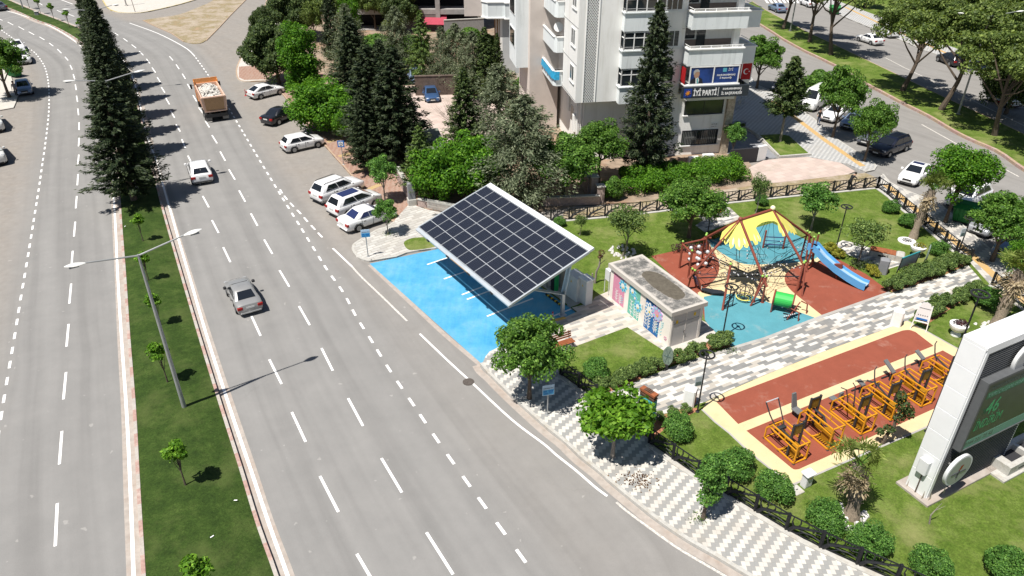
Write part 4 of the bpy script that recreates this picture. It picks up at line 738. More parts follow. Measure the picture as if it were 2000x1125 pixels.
def car(kind, name, label, paintm, px, py, hx, hy, group=None, roofbox=None, glass='car_glass', lights='lamp_red', z=0, sc=1.0, rails=False, cat='car', low=None):
    L, Wd, H, zh, zb, zt, xr, xf, rr, rf = SPEC[kind]; c = G(px, py, z); a, b = G(hx[0], hx[1]), G(hy[0], hy[1]); rz = math.atan2(b.y-a.y, b.x-a.x)
    t = thing(name, label, cat, (c.x, c.y, z), rz, group); t.scale = (sc,)*3; hw = Wd/2
    st = [(-L/2, .32, .62, zt*.72, .78), (-L/2+.07, .24, .6, zt*.93, .93), (-L/2+.3, .2, .62, zt, .985), (xr+.05, .2, .62, zt if kind in ('sedan','oldsedan','coupe') else zb, 1.0), (-.6, .2, .62, zb, 1.0), (.5, .2, .62, zb, 1.0), (xf, .2, .62, zh+.02, 1.0), (L/2-.75, .2, .6, zh-.03, .99), (L/2-.28, .22, .56, zh-.12, .955), (L/2-.07, .25, .5, zh-.24, .87), (L/2, .32, .46, zh-.36, .74)]
    mb = MB(); ring = 0
    for x, z0, zm, z1, w in st:
        w *= hw; y = [(0, z0), (.82, z0), (.95, z0+.1), (1.0, zm*.8), (.995, zm+ (z1-zm)*.35), (.965, z1-.07), (.88, z1-.012), (.5, z1+.012), (0, z1+.02)]
        pts = [(x, w*p, q) for p, q in y] + [(x, -w*p, q) for p, q in y[-2:0:-1]]; mb.v += pts; ring = len(pts)
    for i in range(len(st)-1):
        for j in range(ring): p = i*ring+j; q = i*ring+(j+1) % ring; mb.f.append((p, q, q+ring, p+ring)); mb.m.append(1 if low and (j <= 2 or j >= ring-3) else 0)
    mb.f.append(tuple(range(ring))); mb.f.append(tuple((len(st)-1)*ring+j for j in range(ring-1, -1, -1))); mb.m += [0, 0]
    body = mb.build('body', [MATS['paint_'+paintm], MATS['trim_black'] if low is None else MATS[low]], t, True, ang=50)
    # cabin
    bw, tw = hw*.915, hw*.73; rings = []
    for q, (x0, x1, w, z) in enumerate(((xr, xf, bw, zb-.02), (xr*.35+rr*.65, xf*.35+rf*.65, bw*.4+tw*.6, zb+(H-zb)*.6), (rr, rf, tw, H-.06), (rr+.12, rf-.12, tw*.86, H-.012), (rr+.45, rf-.4, tw*.4, H))):
        k = .1; rings.append([(x0,w*.82,z),(x0+k,w,z),((x0+x1)/2,w*1.01,z),(x1-k,w,z),(x1,w*.82,z),(x1+.03,0,z),(x1,-w*.82,z),(x1-k,-w,z),((x0+x1)/2,-w*1.01,z),(x0+k,-w,z),(x0,-w*.82,z),(x0-.03,0,z)])
    cb = MB()
    for r_ in rings: cb.v += r_
    for i in range(4):
        for j in range(12): p = i*12+j; q = i*12+(j+1) % 12; cb.f.append((p, q, q+12, p+12)); cb.m.append(0)
    cb.f.append(tuple(range(48, 60))); cb.m.append(0); cb.build('cabin', MATS['paint_'+paintm], t, True, ang=50)
    def face(p00, p10, p11, p01, us, vs, off):
        P = lambda u, v: Vector(p00).lerp(Vector(p10), u).lerp(Vector(p01).lerp(Vector(p11), u), v)
        n = (Vector(p10)-Vector(p00)).cross(Vector(p01)-Vector(p00)).normalized()*off
        return [P(us[0], vs[0])+n, P(us[1], vs[0])+n, P(us[2], vs[1])+n, P(us[3], vs[1])+n]
    F0, F1 = (xf,-bw*.84,zb-.02), (xf,bw*.84,zb-.02); T1, T0 = (rf,tw*.84,H-.06), (rf,-tw*.84,H-.06)
    def pane(nm, q, o=.028):
        v = [Vector(x) for x in q]; n = (v[1]-v[0]).cross(v[3]-v[0]).normalized(); cen = sum(v, Vector())/4
        if n.dot(cen-Vector(((xr+xf)/2, 0, zb*.6))) < 0: n = -n
        m_ = MB(); vv = [x+n*o for x in v]+[x-n*.02 for x in v]; mid = [(vv[i]+vv[(i+1) % 4])/2 for i in range(4)]
        m_.add(vv, [(0,1,2,3),(0,1,5,4),(1,2,6,5),(2,3,7,6),(3,0,4,7)]); return m_.build(nm, glass, t)
    ex = .035
    pane('windscreen', face(F0, F1, T1, T0, (.03,.97,.97,.03), (.1,.93), 0), ex)
    R0, R1, S1, S0 = (xr,-bw*.84,zb-.02), (xr,bw*.84,zb-.02), (rr,tw*.84,H-.06), (rr,-tw*.84,H-.06)
    pane('rear_window', face(R0, R1, S1, S0, (.05,.95,.93,.07), (.16,.9), 0), ex)
    ft, bt_ = (.9 if kind != 'van' else .42), 0
    for sg in (1, -1):
        A, B_, C_, D = (xr+.1,sg*bw,zb-.02), (xf-.1,sg*bw,zb-.02), (rf-.1,sg*tw,H-.06), (rr+.1,sg*tw,H-.06); lo = (.15, .88)
        if kind in ('van', 'pickupvan'): pane('side_window', face(A, B_, C_, D, (.74,.95,.9,.74), lo, 0), .035)
        else:
            pane('side_window', face(A, B_, C_, D, (.54,.955,.9,.53), lo, 0), .035); pane('side_window', face(A, B_, C_, D, (.13 if kind in ('sedan','oldsedan','coupe') else .1,.515,.505,.17), lo, 0), .035)
        MB().cbox(xf-.42, xf-.22, sg*(hw+.02)-.02 if sg > 0 else -hw-.2, sg*hw+.2 if sg > 0 else -hw, zb+.02, zb+.16, .03).build('mirror', MATS['paint_'+paintm] if paintm not in ('oldsilver',) else MATS['trim_black'], t)
        MB().cbox(-L/2-.012, -L/2+.16, min(sg*hw*.56, sg*hw*.97), max(sg*hw*.56, sg*hw*.97), zt*.66, zt*.86, .03).build('tail_light', lights, t)
        MB().cbox(L/2-.33, L/2-.09, min(sg*hw*.5, sg*hw*.9), max(sg*hw*.5, sg*hw*.9), zh-.34, zh-.19, .03).build('headlight', 'lamp_clear', t)
        for x in (-L*.29, L*.305):
            w_ = MB().disc((x, sg*(hw-.1), .315), (0,1,0), .315, .225, 20).build('tyre', 'tyre', t, True)
            MB().disc((x, sg*(hw-.09), .315), (0,1,0), .2, .23, 12).build('rim', 'rim', w_)
            MB().tube([(x+.37*math.cos(k_*math.pi/8), sg*(hw-.004), .3+.385*math.sin(k_*math.pi/8)) for k_ in range(9)], .03, 5).build('wheel_arch', 'trim_black', w_)
        MB().box(-.02, .0, min(sg*hw*.98,sg*(hw+.006)), max(sg*hw*.98,sg*(hw+.006)), .3, zb-.06).box(-.95, -.93, min(sg*hw*.98,sg*(hw+.006)), max(sg*hw*.98,sg*(hw+.006)), .45, zb-.06).build('door_gap', 'trim_black', t)
        MB().cbox(.12, .28, min(sg*hw*.98,sg*(hw+.03)), max(sg*hw*.98,sg*(hw+.03)), zb-.2, zb-.16, .005).cbox(-.78, -.62, min(sg*hw*.98,sg*(hw+.03)), max(sg*hw*.98,sg*(hw+.03)), zb-.2, zb-.16, .005).build('door_handle', 'trim_black' if paintm in ('white','oldsilver','offwhite') else 'chrome', t)
        if rails: MB().tube([(rr+.05, sg*tw*.86, H-.02), (rr+.25, sg*tw*.86, H+.05), (rf-.3, sg*tw*.86, H+.05), (rf-.1, sg*tw*.86, H-.02)], .025, 6).build('roof_rail', 'trim_black', t)
    MB().cbox(L/2-.14, L/2+.012, -hw*.42, hw*.42, zh-.42, zh-.24, .02).cbox(L/2-.12, L/2+.015, -hw*.6, hw*.6, .3, .42, .02).build('grille', 'trim_black', t)
    MB().box(-L/2-.022, -L/2-.002, -.26, .26, zt*.68, zt*.68+.12).build('number_plate', 'plate', t); MB().box(L/2+.012, L/2+.03, -.26, .26, .42, .53).build('number_plate', 'plate', t)
    MB().cbox(-L/2-.03, -L/2+.2, -hw*.8, hw*.8, .3, .4, .03).build('bumper', 'trim_black' if kind not in ('oldsedan',) else MATS['paint_'+paintm], t)
    if roofbox == 'glass': MB().box(rr+.35, rf-.25, -tw*.72, tw*.72, H-.02, H+.012).build('sunroof', 'car_glass_blue', t)
    return t
car('oldsedan', 'parked_car', 'old silver saloon driving past the big near street lamp', 'oldsilver', 477, 588, (459, 608), (443, 577), sc=.95); bpy.data.objects['parked_car'].name = 'moving_car'
car('hatch', 'moving_car', 'white hatchback driving on the road behind the cypress row end', 'white', 393, 346, (399, 365), (389, 335), sc=1.04)
car('lift', 'parked_car', 'white five-door car parked closest to the side street corner', 'white', 521, 187, (507, 197), (543, 188), 'cars parked at the kerb of the red footway')
car('sedan', 'parked_car', 'black saloon parked between two white cars under the bright tree', 'black', 551, 235, (543, 244), (577, 230), 'cars parked at the kerb of the red footway', sc=1.05)
car('hatch', 'parked_car', 'white hatchback parked alone beside the parking sign', 'white', 592, 289, (573, 300), (620, 289.5), 'cars parked at the kerb of the red footway')
car('suv', 'parked_car', 'white sport utility car with black roof rails, first of the three side by side', 'white', 661, 382, (641, 397), (696, 376), 'cars parked at the kerb of the red footway', rails=True, low='rim')
car('mpv', 'parked_car', 'white people carrier with a dark glass roof, middle of the three side by side', 'white', 694, 408, (675, 425), (726.6, 405), 'cars parked at the kerb of the red footway', 'glass')
car('oldsedan', 'parked_car', 'old white saloon with red tail lights parked beside the blue sign', 'white', 719, 436, (703, 449), (755, 431), 'cars parked at the kerb of the red footway', glass='car_glass_blue', sc=1.05)
car('lift', 'parked_car', 'pale blue car facing the viewer at the left edge pavement', 'skyblue', 49, 180, (45, 160), (52, 187), 'cars parked at the left edge')
car('suv', 'parked_car', 'white sport utility car half under the left street tree', 'white', 46, 121, (35, 100), (51, 126), 'cars parked at the left edge')
car('sedan', 'parked_car', 'white car behind the white sport utility car under the left tree', 'white', 36, 98, (25, 80), (39, 104), 'cars parked at the left edge')
car('sedan', 'moving_car', 'dark car cut by the left edge on the far road bend', 'grey', -1, 19, (18, 24), (-10, 14))
car('van', 'minibus', 'white and grey minibus cut by the left edge, upper of the two', 'offwhite', -18, 250, (-40, 215), (4, 262), 'minibuses at the left edge', cat='minibus', low='rim')
car('van', 'minibus', 'white minibus cut by the left edge, lower of the two', 'offwhite', -17, 312, (-40, 275), (4, 325), 'minibuses at the left edge', cat='minibus', low='trim_black')
car('oldsedan', 'parked_car', 'old blue car alone on the pink car park', 'blue', 842, 193, (836, 178), (846, 204))
car('mpv', 'parked_car', 'pale blue car hidden behind trees at the garden wall', 'skyblue', 812, 158, (806, 140), (816, 165))
e = 'cars parked along the plaza'
car('sedan', 'moving_car', 'blue grey saloon on the road behind the apartment building', 'skyblue', 1517, 22, (1534, 28), (1500, 14))
car('sedan', 'moving_car', 'white saloon driving on the far road under the pines', 'white', 1697, 84, (1722, 88), (1672, 72))
car('pickupvan', 'parked_car', 'white delivery van with its load open at the far kerb', 'white', 1731, 70, (1750, 78), (1708, 60), cat='van')
car('hatch', 'parked_car', 'black hatchback at the far kerb behind the pine trunk', 'black', 1854, 125, (1876, 133), (1826, 112), sc=1.06)
car('hatch', 'moving_car', 'white car with a red side at the right edge of the far road', 'white', 1958, 203, (1990, 214), (1930, 190), low='lamp_red')
car('hatch', 'parked_car', 'dark blue car mostly hidden behind the plaza conifer', 'navy', 1530, 177, (1550, 164), (1516, 184), e)
car('van', 'parked_van', 'white van with a black grille behind the plaza conifer', 'white', 1590, 208, (1612, 192), (1572, 215), e, cat='van', sc=.94)
car('coupe', 'parked_car', 'white low saloon parked right of the white van', 'white', 1631, 231, (1660, 216), (1614, 238), e)
car('hatch', 'parked_car', 'silver blue hatchback parked in the middle of the plaza row', 'skyblue', 1667, 247, (1692, 233), (1650, 256), e)
car('sedan', 'parked_car', 'grey saloon parked between the silver blue and navy cars', 'grey', 1704, 276, (1730, 262), (1686, 286), e)
car('estate', 'parked_car', 'long navy estate car at the end of the plaza row', 'navy', 1735, 297, (1766, 284), (1712, 304), e, rails=True)
car('sedan', 'parked_car', 'white saloon with a dark sunroof nosing towards the driveway', 'white', 1784, 350, (1806, 330), (1763, 366), roofbox='glass')
car('suv', 'parked_car', 'white sport utility car under the wide light green tree', 'white', 1886, 398, (1912, 386), (1862, 410))
car('sedan', 'parked_car', 'silver car with its front showing right of the green dumpster', 'silver', 1932, 448, (1960, 432), (1912, 458))
car('sedan', 'parked_car', 'blue grey car below the green tree at the right edge', 'skyblue', 1982, 492, (2010, 478), (1965, 502))
car('hatch', 'parked_car', 'white car at the top edge behind the pine trunks', 'white', 1578, 12, (1600, 20), (1560, 4))
# tipper truck
c0 = G(417, 219); a, b = G(401, 236), G(378, 187); t = thing('tipper_truck', 'orange tipper truck loaded with pale rubble driving away', 'truck', (c0.x, c0.y, 0), math.atan2(b.y-a.y, b.x-a.x)); hw = 1.2
MB().box(-3.6, 3.6, -.45, .45, .6, .85).box(-3.75, -3.6, -1.1, 1.1, .55, .9).build('chassis', 'trim_black', t)
cb = MB().cbox(2.25, 3.9, -1.15, 1.15, .75, 2.75, .12).build('cab', 'paint_orange', t); MB().box(3.88, 3.93, -1.0, 1.0, 1.7, 2.5).build('windscreen', 'car_glass', cb); MB().box(2.9, 3.6, 1.145, 1.17, 1.7, 2.45).box(2.9, 3.6, -1.17, -1.145, 1.7, 2.45).build('side_window', 'car_glass', cb)
bx = MB(); z0 = 1.05
bx.add([(-3.5,-1.05,z0),(2.05,-1.05,z0),(2.05,1.05,z0),(-3.5,1.05,z0),(-3.8,-hw,2.75),(2.05,-hw,2.75),(2.05,hw,2.75),(-3.8,hw,2.75),(-3.62,-hw+.12,2.75),(1.93,-hw+.12,2.75),(1.93,hw-.12,2.75),(-3.62,hw-.12,2.75),(-3.4,-.98,1.4),(1.93,-.98,1.4),(1.93,.98,1.4),(-3.4,.98,1.4)], [(3,2,1,0),(0,1,5,4),(1,2,6,5),(2,3,7,6),(3,0,4,7),(4,5,9,8),(5,6,10,9),(6,7,11,10),(7,4,8,11),(8,9,13,12),(9,10,14,13),(10,11,15,14),(11,8,12,15),(12,13,14,15)])
for x in (-2.4, -1.2, 0, 1.2):
    for sg in (1, -1): bx.beam((x, sg*1.09, 1.1), (x, sg*1.23, 2.7), .1, .08)
bd = bx.build('tipping_body', 'paint_peach', t); MB().box(2.05, 2.16, -1.25, 1.25, 1.2, 3.25).box(1.5, 2.05, -1.24, -1.16, 2.75, 3.1).box(1.5, 2.05, 1.16, 1.24, 2.75, 3.1).build('headboard', 'paint_orange', bd)
tgm = MB(); tgm.add([(-3.56,-.9,1.25),(-3.56,.9,1.25),(-3.83,.98,2.6),(-3.83,-.98,2.6),(-3.5,-.9,1.25),(-3.5,.9,1.25),(-3.77,.98,2.6),(-3.77,-.98,2.6)], [(0,1,2,3),(7,6,5,4),(0,3,7,4),(1,5,6,2),(0,4,5,1),(3,2,6,7)]); tgm.build('tailgate', mat('tailgate_brown', (.42, .26, .14), .7), t)
mf = MB()
for p, q in (((-3.6,-1.08,1.15),(-3.88,-1.2,2.72)),((-3.6,1.08,1.15),(-3.88,1.2,2.72)),((-3.88,-1.2,2.72),(-3.88,1.2,2.72)),((-3.6,-1.08,1.15),(-3.6,1.08,1.15))): mf.beam(p, q, .14, .1)
mf.build('tailgate_frame', 'paint_peach', t)
rub = MB(); k = 15
H_ = [[0]*k for _ in range(k)]
for i in range(k):
    for j in range(k):
        u, v = i/(k-1)*2-1, j/(k-1)*2-1; rub.v.append((-.9+u*2.45, v*1.02, 2.35+.75*(1-u*u*.8)*(1-v*v*.9)+rng.uniform(-.06, .06)))
for i in range(k-1):
    for j in range(k-1): p = i*k+j; rub.f.append((p, p+k, p+k+1, p+1)); rub.m.append(0)
for q in range(160):
    u, v = rng.uniform(-.92, .92), rng.uniform(-.9, .9); r = rng.uniform(.05, .14); c = Vector((-.9+u*2.4, v*1.0, 2.37+.75*(1-u*u*.8)*(1-v*v*.9)))
    rub.add([c+Vector(d)*r for d in ((-1,-1,0),(1,-1,.2),(1,1,0),(-1,1,.1),(-.6,-.5,.9),(.7,-.6,1),(.6,.7,.8),(-.7,.6,1))], [(4,5,6,7),(0,1,5,4),(1,2,6,5),(2,3,7,6),(3,0,4,7)], 1 if q % 3 else 2)
rub.build('rubble', [mat('rubble', (.5, .48, .44), .95, var=.3, scale=4), mat('rubble_light', (.66, .63, .58), .9), mat('rubble_dark', (.16, .15, .14), .9)], t)
for x in (-2.7, -1.4, 2.9):
    for sg in (1, -1):
        w_ = MB().disc((x, sg*.93, .5), (0,1,0), .5, .5, 20).build('tyre', 'tyre', t, True); MB().disc((x, sg*.95, .5), (0,1,0), .26, .5, 12).build('rim', 'rim', w_)
for sg in (1, -1):
    MB().box(-3.72, -3.66, sg*.8-.25, sg*.8+.25, .6, .8).build('tail_light', 'lamp_red', t); MB().box(-3.7, -3.64, sg*.85-.3, sg*.85+.3, .25, .58).build('mudguard', mat('mud_grey', (.2, .19, .18), .9), t); MB().beam((2.9, sg*1.15, 2.3), (3.2, sg*1.5, 2.35), .04).box(3.1, 3.2, sg*1.5-.1, sg*1.5+.1, 1.95, 2.45).build('mirror', 'trim_black', t)
# green dumpsters and small traffic things
mat('dumpster_green', (.015, .16, .035), .55, 0, .25, 4, dirt=((.05, .06, .04), .6)); mat('post_red', (.4, .02, .025), .6, 0, 0); mat('band_white', (.55, .55, .55), .6, 0, 0)
def dumpster(px, py, label, rz, s=1):
    t = thing('dumpster', label, 'dumpster', G(px, py), rz); t.scale = (s,)*3; mb = MB()
    mb.add([(-.75,-.42,.2),(.75,-.42,.2),(.75,.42,.2),(-.75,.42,.2),(-.9,-.6,1.15),(.9,-.6,1.15),(.9,.6,1.15),(-.9,.6,1.15)], [(3,2,1,0),(0,1,5,4),(1,2,6,5),(2,3,7,6),(3,0,4,7),(4,5,6,7)])
    for q in range(-3, 4): mb.beam((q*.22, -.44, .25), (q*.25, -.63, 1.1), .05, .04)
    mb.tube([(-1.0,0,1.1),(1.0,0,1.1)], .05, 6); mb.build('bin', 'dumpster_green', t)
    MB().tube([(-.92,-.62,1.15),(-.92,-.35,1.42),(-.92,.1,1.55),(-.92,.62,1.5)], .02, 4).add([(-.92,-.62,1.16),(.92,-.62,1.16),(.92,-.3,1.42),(-.92,-.3,1.42),(.92,.15,1.55),(-.92,.15,1.55),(.92,.62,1.2),(-.92,.62,1.2)], [(0,1,2,3),(3,2,4,5),(5,4,6,7)]).build('lid', 'dumpster_green', t)
    for x in (-.6, .6):
        for y in (-.35, .35): MB().disc((x, y, .1), (0,1,0), .1, .06, 10).build('wheel', 'trim_black', t)
dumpster(1884, 436, 'green dumpster with a raised lid on the east footway kerb', R(-35), 1.15); dumpster(1628, 28, 'green dumpster at the far kerb behind a pine trunk', R(-20)); dumpster(1685, 14, 'green dumpster on the far footway at the top edge', R(-20)); dumpster(30, 150, 'dark green dumpster under the left street tree', R(-25))
for i, (x, y, lb) in enumerate([(480, 187, 'red plastic traffic post left of the white car by the side street'),(520, 176, 'red plastic traffic post behind the white car by the side street'),(1079, 628, 'red plastic traffic post at the corner of the blue bay')]):
    t = thing('traffic_post', lb, 'traffic post', G(x, y, 0)); MB().lathe([(.16,0),(.16,.03),(.05,.06),(.045,.7),(.02,.74)], n=10).build('post', 'post_red', t); MB().lathe([(.049,0),(.049,.08)], (0,0,.3), 10).lathe([(.049,0),(.049,.08)], (0,0,.52), 10).build('reflective_band', 'band_white', t)
# ---------------- street lamps ----------------
mat('galvanised', (.33, .34, .34), .45, .3, .1, 3); mat('lamp_white', (.62, .62, .6), .4, 0, .06, 4); mat('lamp_black', (.02, .021, .023), .5, 0, 0); mat('lens', (.3, .31, .32), .2, 0, 0)
def lamp(px, py, H_, rz, label, arm=2.1, z=.17, cat='street lamp', base=None):
    p = base or G(px, py); t = thing('street_lamp', label, cat, (p.x, p.y, z), rz, 'double-armed street lamps'); H_ -= z
    MB().tube([(0,0,0),(0,0,.8),(0,0,H_*.6),(0,0,H_)], [.12,.11,.085,.055], 10).box(-.2, .2, -.2, .2, 0, .03).build('pole', 'galvanised', t, True)
    for sg, rise in ((1, .55), (-1, .35)):
        a = MB().tube([(0,0,H_-.05),(sg*arm,0,H_+rise*.7)], [.045,.035], 8).build('arm', 'galvanised', t, True)
        e = Vector((sg*arm, 0, H_+rise*.7)); d = Vector((sg*1, 0, rise*.2)).normalized(); mb = MB(); rr_ = [.03,.09,.14,.16,.15,.1,.03]
        b = len(mb.v)
        for i, r in enumerate(rr_):
            c = e+d*(i/6*.85-.05)
            for j in range(10): an = 2*math.pi*j/10; mb.v.append(tuple(c+Vector((0, r*1.15*math.cos(an), r*.42*math.sin(an)))))
        for i in range(6):
            for j in range(10): p_ = b+i*10+j; q_ = b+i*10+(j+1) % 10; mb.f.append((p_, q_, q_+10, p_+10)); mb.m.append(0)
        mb.f += [tuple(range(b, b+10)), tuple(range(b+60, b+70))]; mb.m += [0, 0]
        h_ = mb.build('lamp_head', 'lamp_white', t, True); MB().cbox(e.x+sg*.45-.2, e.x+sg*.45+.2, -.1, .1, e.z-.075, e.z-.035, .01).build('lens', 'lens', h_)
b = G(362, 802); RL = math.atan2(2.7, 3.9)
lamp(362, 802, 9.2, RL, 'big double street lamp in front on the grass median')
for (jx, jy), lb in (((207, 157), 'double street lamp rising in front of the cypress row'), ((180, 20), 'double street lamp at the far end of the cypress row')):
    g = G(jx, jy, 9.4); lamp(0, 0, 9.4, R(27) if jy > 100 else R(22), lb, base=g)
lamp(46, 19, 9.5, R(20), 'pole of the street lamp at the top left on the far median')
lamp(1870, 226, 10.35, R(-12)+R(14), 'tall double street lamp on the second median at the right', arm=2.6, z=.2)
lamp(1543, 63, 10.35, R(2), 'street lamp pole among the left pines of the second median', arm=2.6, z=.2)
t = thing('utility_pole', 'bare grey utility pole on the far pavement at the top', 'pole', G(247, 11, .12)); MB().tube([(0,0,0),(-.15,0,7)], [.13,.09], 8).build('pole', 'concrete', t, True); MB().cbox(-.25, .25, -.25, .25, 0, .12, .03).build('footing', 'concrete', t)
t = thing('utility_pole', 'thin rusty pole on the far pavement right of the grey one', 'pole', G(264, 23, .12)); MB().tube([(0,0,0),(-.3,0,5)], [.05,.04], 8).build('pole', 'bark', t, True); MB().cbox(-.1, .1, -.1, .1, 0, .06, .02).build('footing', 'concrete', t)
t = thing('litter_box', 'small grey box on the far median grass', 'box', G(73, 30, .2), .3); MB().cbox(-.3, .3, -.25, .25, 0, .6, .05).build('box', 'ramp_grey', t); MB().cbox(-.34, .34, -.29, .29, .6, .68, .02).build('lid', 'kerb_stone', t)
def parklamp(px, py, ytop, label, board=False):
    H_ = HT((px, py), ytop)-.12; t = thing('park_lamp', label, 'park lamp', G(px, py, .12), .3, 'black ring-topped park lamps'); MB().lathe([(.11,0),(.11,.03),(.05,.06)], n=12).tube([(0,0,.03),(0,0,H_)], [.045,.038], 10).build('pole', 'lamp_black', t, True)
    k = 24; mb = MB(); pts = [(.36*math.cos(2*math.pi*i/k), .36*math.sin(2*math.pi*i/k), H_+.03) for i in range(k+1)]; mb.tube(pts, .045, 8, 0, False)
    h_ = mb.build('ring_head', 'lamp_black', t, True); MB().beam((0,-.34,H_+.02),(0,.34,H_+.02),.05,.03).disc((0,0,H_+.01),(0,0,1),.1,.07,12).build('cross_bar', 'lamp_black', h_)
    if board:
        MB().box(-.42, -.05, -.02, .02, 1.75, 2.35).build('notice_board', mat('board_pale', (.42, .47, .5), .5, 0, 0), t); MB().box(-.38, -.09, -.03, -.02, 1.8, 2.03).box(-.38, -.09, .02, .03, 1.8, 2.03).build('notice_picture', mat('board_green', (.09, .14, .14), .5, 0, .3, 20), t)
    return t
parklamp(1631, 492, 402, 'black ring lamp on the upper right lawn beside the yellow shrubs'); parklamp(1411, 658, 558, 'black ring lamp between the hut and the blue play surface'); parklamp(1362, 804, 690, 'black ring lamp with a small notice board by the near end of the path', True)
parklamp(1868, 504, 424, 'black ring lamp with a pale notice board near the east gate', True); parklamp(1381, 464, 407, 'black lamp post half hidden by the broad tree near the bench'); parklamp(1809, 843, 572, 'tall black ring lamp standing close behind the left edge of the pylon')
# ---------------- apartment building ----------------
AB = R(9); OB = G(1410, 300)
def plaster(name, col, dirty):
    m, nt, b = nodes(name, .85); c = ramp(nt, noise(nt, .8, 5), [(.3, [x*.95 for x in col]), (.7, col)]); d = ramp(nt, noise(nt, 1, 7, .7, objvec(nt, 0, (1.6, 1.6, .16))), [(.5, 0), (.66, .55)]); c = mix(nt, d, c, dirty)
    d = ramp(nt, noise(nt, 2.2, 6, .75), [(.62, 0), (.7, .5)]); c = mix(nt, d, c, dirty); nt.links.new(c, b.inputs['Base Color'])
plaster('plaster_white', (.88, .87, .84), (.68, .66, .61)); plaster('plaster_cool', (.76, .80, .805), (.5, .53, .53)); mat('plaster_pink', (.62, .55, .5), .85, 0, .06, 1.0)
mat('trim_white', (.8, .8, .78), .6, 0, .04, 5); mat('window_glass', (.02, .026, .03), .08, 0, 0, spec=.8); mat('curtain', (.13, .135, .13), .9, 0, .2, 8); mat('dark_frame', (.03, .03, .035), .5, 0, 0); mat('recess_dark', (.18, .16, .15), .9, 0, .1, 3); mat('dado_brown', (.26, .2, .17), .8, 0, .1, 6)
mat('stone_clad', (.42, .36, .28), .9, 0, .35, 5); mat('sign_dark', (.028, .036, .045), .5, 0, .05, 4); mat('letter_white', (.75, .75, .75), .5, 0, 0); mat('banner_blue', (.018, .05, .2), .5, 0, .5, .8); mat('logo_blue', (.012, .05, .28), .5, 0, 0); mat('logo_orange', (.75, .3, .03), .5, 0, 0); mat('logo_cyan', (.1, .4, .5), .5, 0, 0); mat('flag_red', (.42, .012, .016), .7, 0, .1, 4)
mat('skin', (.42, .25, .17), .6, 0, 0); mat('hair_grey', (.4, .4, .4), .8, 0, 0); mat('suit', (.02, .022, .03), .8, 0, 0); mat('tie', (.1, .4, .42), .6, 0, 0); mat('banner_cyan', (.03, .32, .55), .7, 0, .25, 6); mat('rail_metal', (.4, .4, .4), .4, .5, 0); mat('soot', (.3, .2, .13), .9, 0, .3, 3)
ab = thing('apartment_building', 'white apartment building with stacked balconies and party signs', 'building', OB, AB)
wl = MB(); HB = 27
wl.box(-13.75, 0, 0, 15, -.3, 5.95); wl.box(-14.1, -5.1, 0, 15, 5.95, HB); wl.box(-5.1, 0, 1.6, 15, 5.95, HB); wl.box(0, .9, 3.2, 15, 5.95, HB)
MB().cbox(-14.0, -13.76, 2.6, 3.2, 2.0, 3.6).build('air_conditioner_casing', 'trim_white', ab); MB().cbox(-13.9, -13.76, 5.2, 6.4, 3.2, 4.6).build('air_conditioner_casing', 'trim_white', ab)
wl.build('wall', 'plaster_white', ab)
w2 = MB().box(-14.9, -11.22, -1.3, 3.9, 5.98, HB); w2.build('projecting_wall', 'plaster_white', ab)
w3 = MB().box(-17.0, -14.12, 9.3, 15.5, -.3, HB).box(-14.14, -14.1, 3.9, 9.3, 5.95, HB); w3.build('rear_wall', 'plaster_pink', ab)
# perforated ornamental strip
lt = MB(); lt.box(-14.28, -14.22, -1.36, -1.3, 6.0, HB).box(-13.2, -13.14, -1.36, -1.3, 6.0, HB)
lat = lt.build('ornament_strip', 'trim_white', ab); hol = MB(); y = 6.1; r_ = 0
while y < 17.5:
    for q in range(5):
        x = -14.14+q*.2+(.1 if r_ % 2 else 0)
        if x < -13.26:
            hol.add([(x-.06,-1.318,y),(x,-1.318,y-.055),(x+.06,-1.318,y),(x,-1.318,y+.055),(x-.045,-1.301,y),(x,-1.301,y-.045),(x+.045,-1.301,y),(x,-1.301,y+.045)], [(0,1,2,3),(0,1,5,4),(1,2,6,5),(2,3,7,6),(3,0,4,7)])
    y += .125; r_ += 1
hol.build('ornament_openings', mat('opening_grey', (.12, .12, .12), .9, 0, 0), ab)
def window(x0, x1, z0, z1, y=0, n=2, par=ab, side=False, curtain=False, fm='trim_white', fw=.07, casing=True):
    """front window on plane y (or side window on plane x=y looking to -x)"""
    M = None if not side else Matrix(((0,1,0,0),(-1,0,0,0),(0,0,1,0),(0,0,0,1)))
    f = MB(); o = -.05
    if casing: f.box(x0-.16, x1+.16, y-.06, y+.01, z0-.2, z0-.02, 0, M).box(x0-.16, x1+.16, y-.05, y+.01, z1, z1+.14, 0, M).box(x0-.16, x0, y-.05, y+.01, z0-.02, z1, 0, M).box(x1, x1+.16, y-.05, y+.01, z0-.02, z1, 0, M)
    f.box(x0, x0+fw, y+o, y, z0, z1, 0, M).box(x1-fw, x1, y+o, y, z0, z1, 0, M).box(x0+fw, x1-fw, y+o, y, z0, z0+fw, 0, M).box(x0+fw, x1-fw, y+o, y, z1-fw, z1, 0, M)
    for i in range(1, n): xx = x0+(x1-x0)*i/n; f.box(xx-fw*.4, xx+fw*.4, y+o, y, z0+fw, z1-fw, 0, M)
    w = f.build('window', fm, par); MB().box(x0+fw, x1-fw, y-.025, y+.0, z0+fw, z1-fw, 0, M).build('pane', 'window_glass', w)
    if curtain:
        c = MB()
        for q in range(int((z1-z0)/.12)): c.box(x0+fw+.03, x1-fw-.03, y-.035, y-.028, z0+fw+q*.12, z0+fw+q*.12+.07, 0, M)
        c.build('blind', 'curtain', w)
    return w
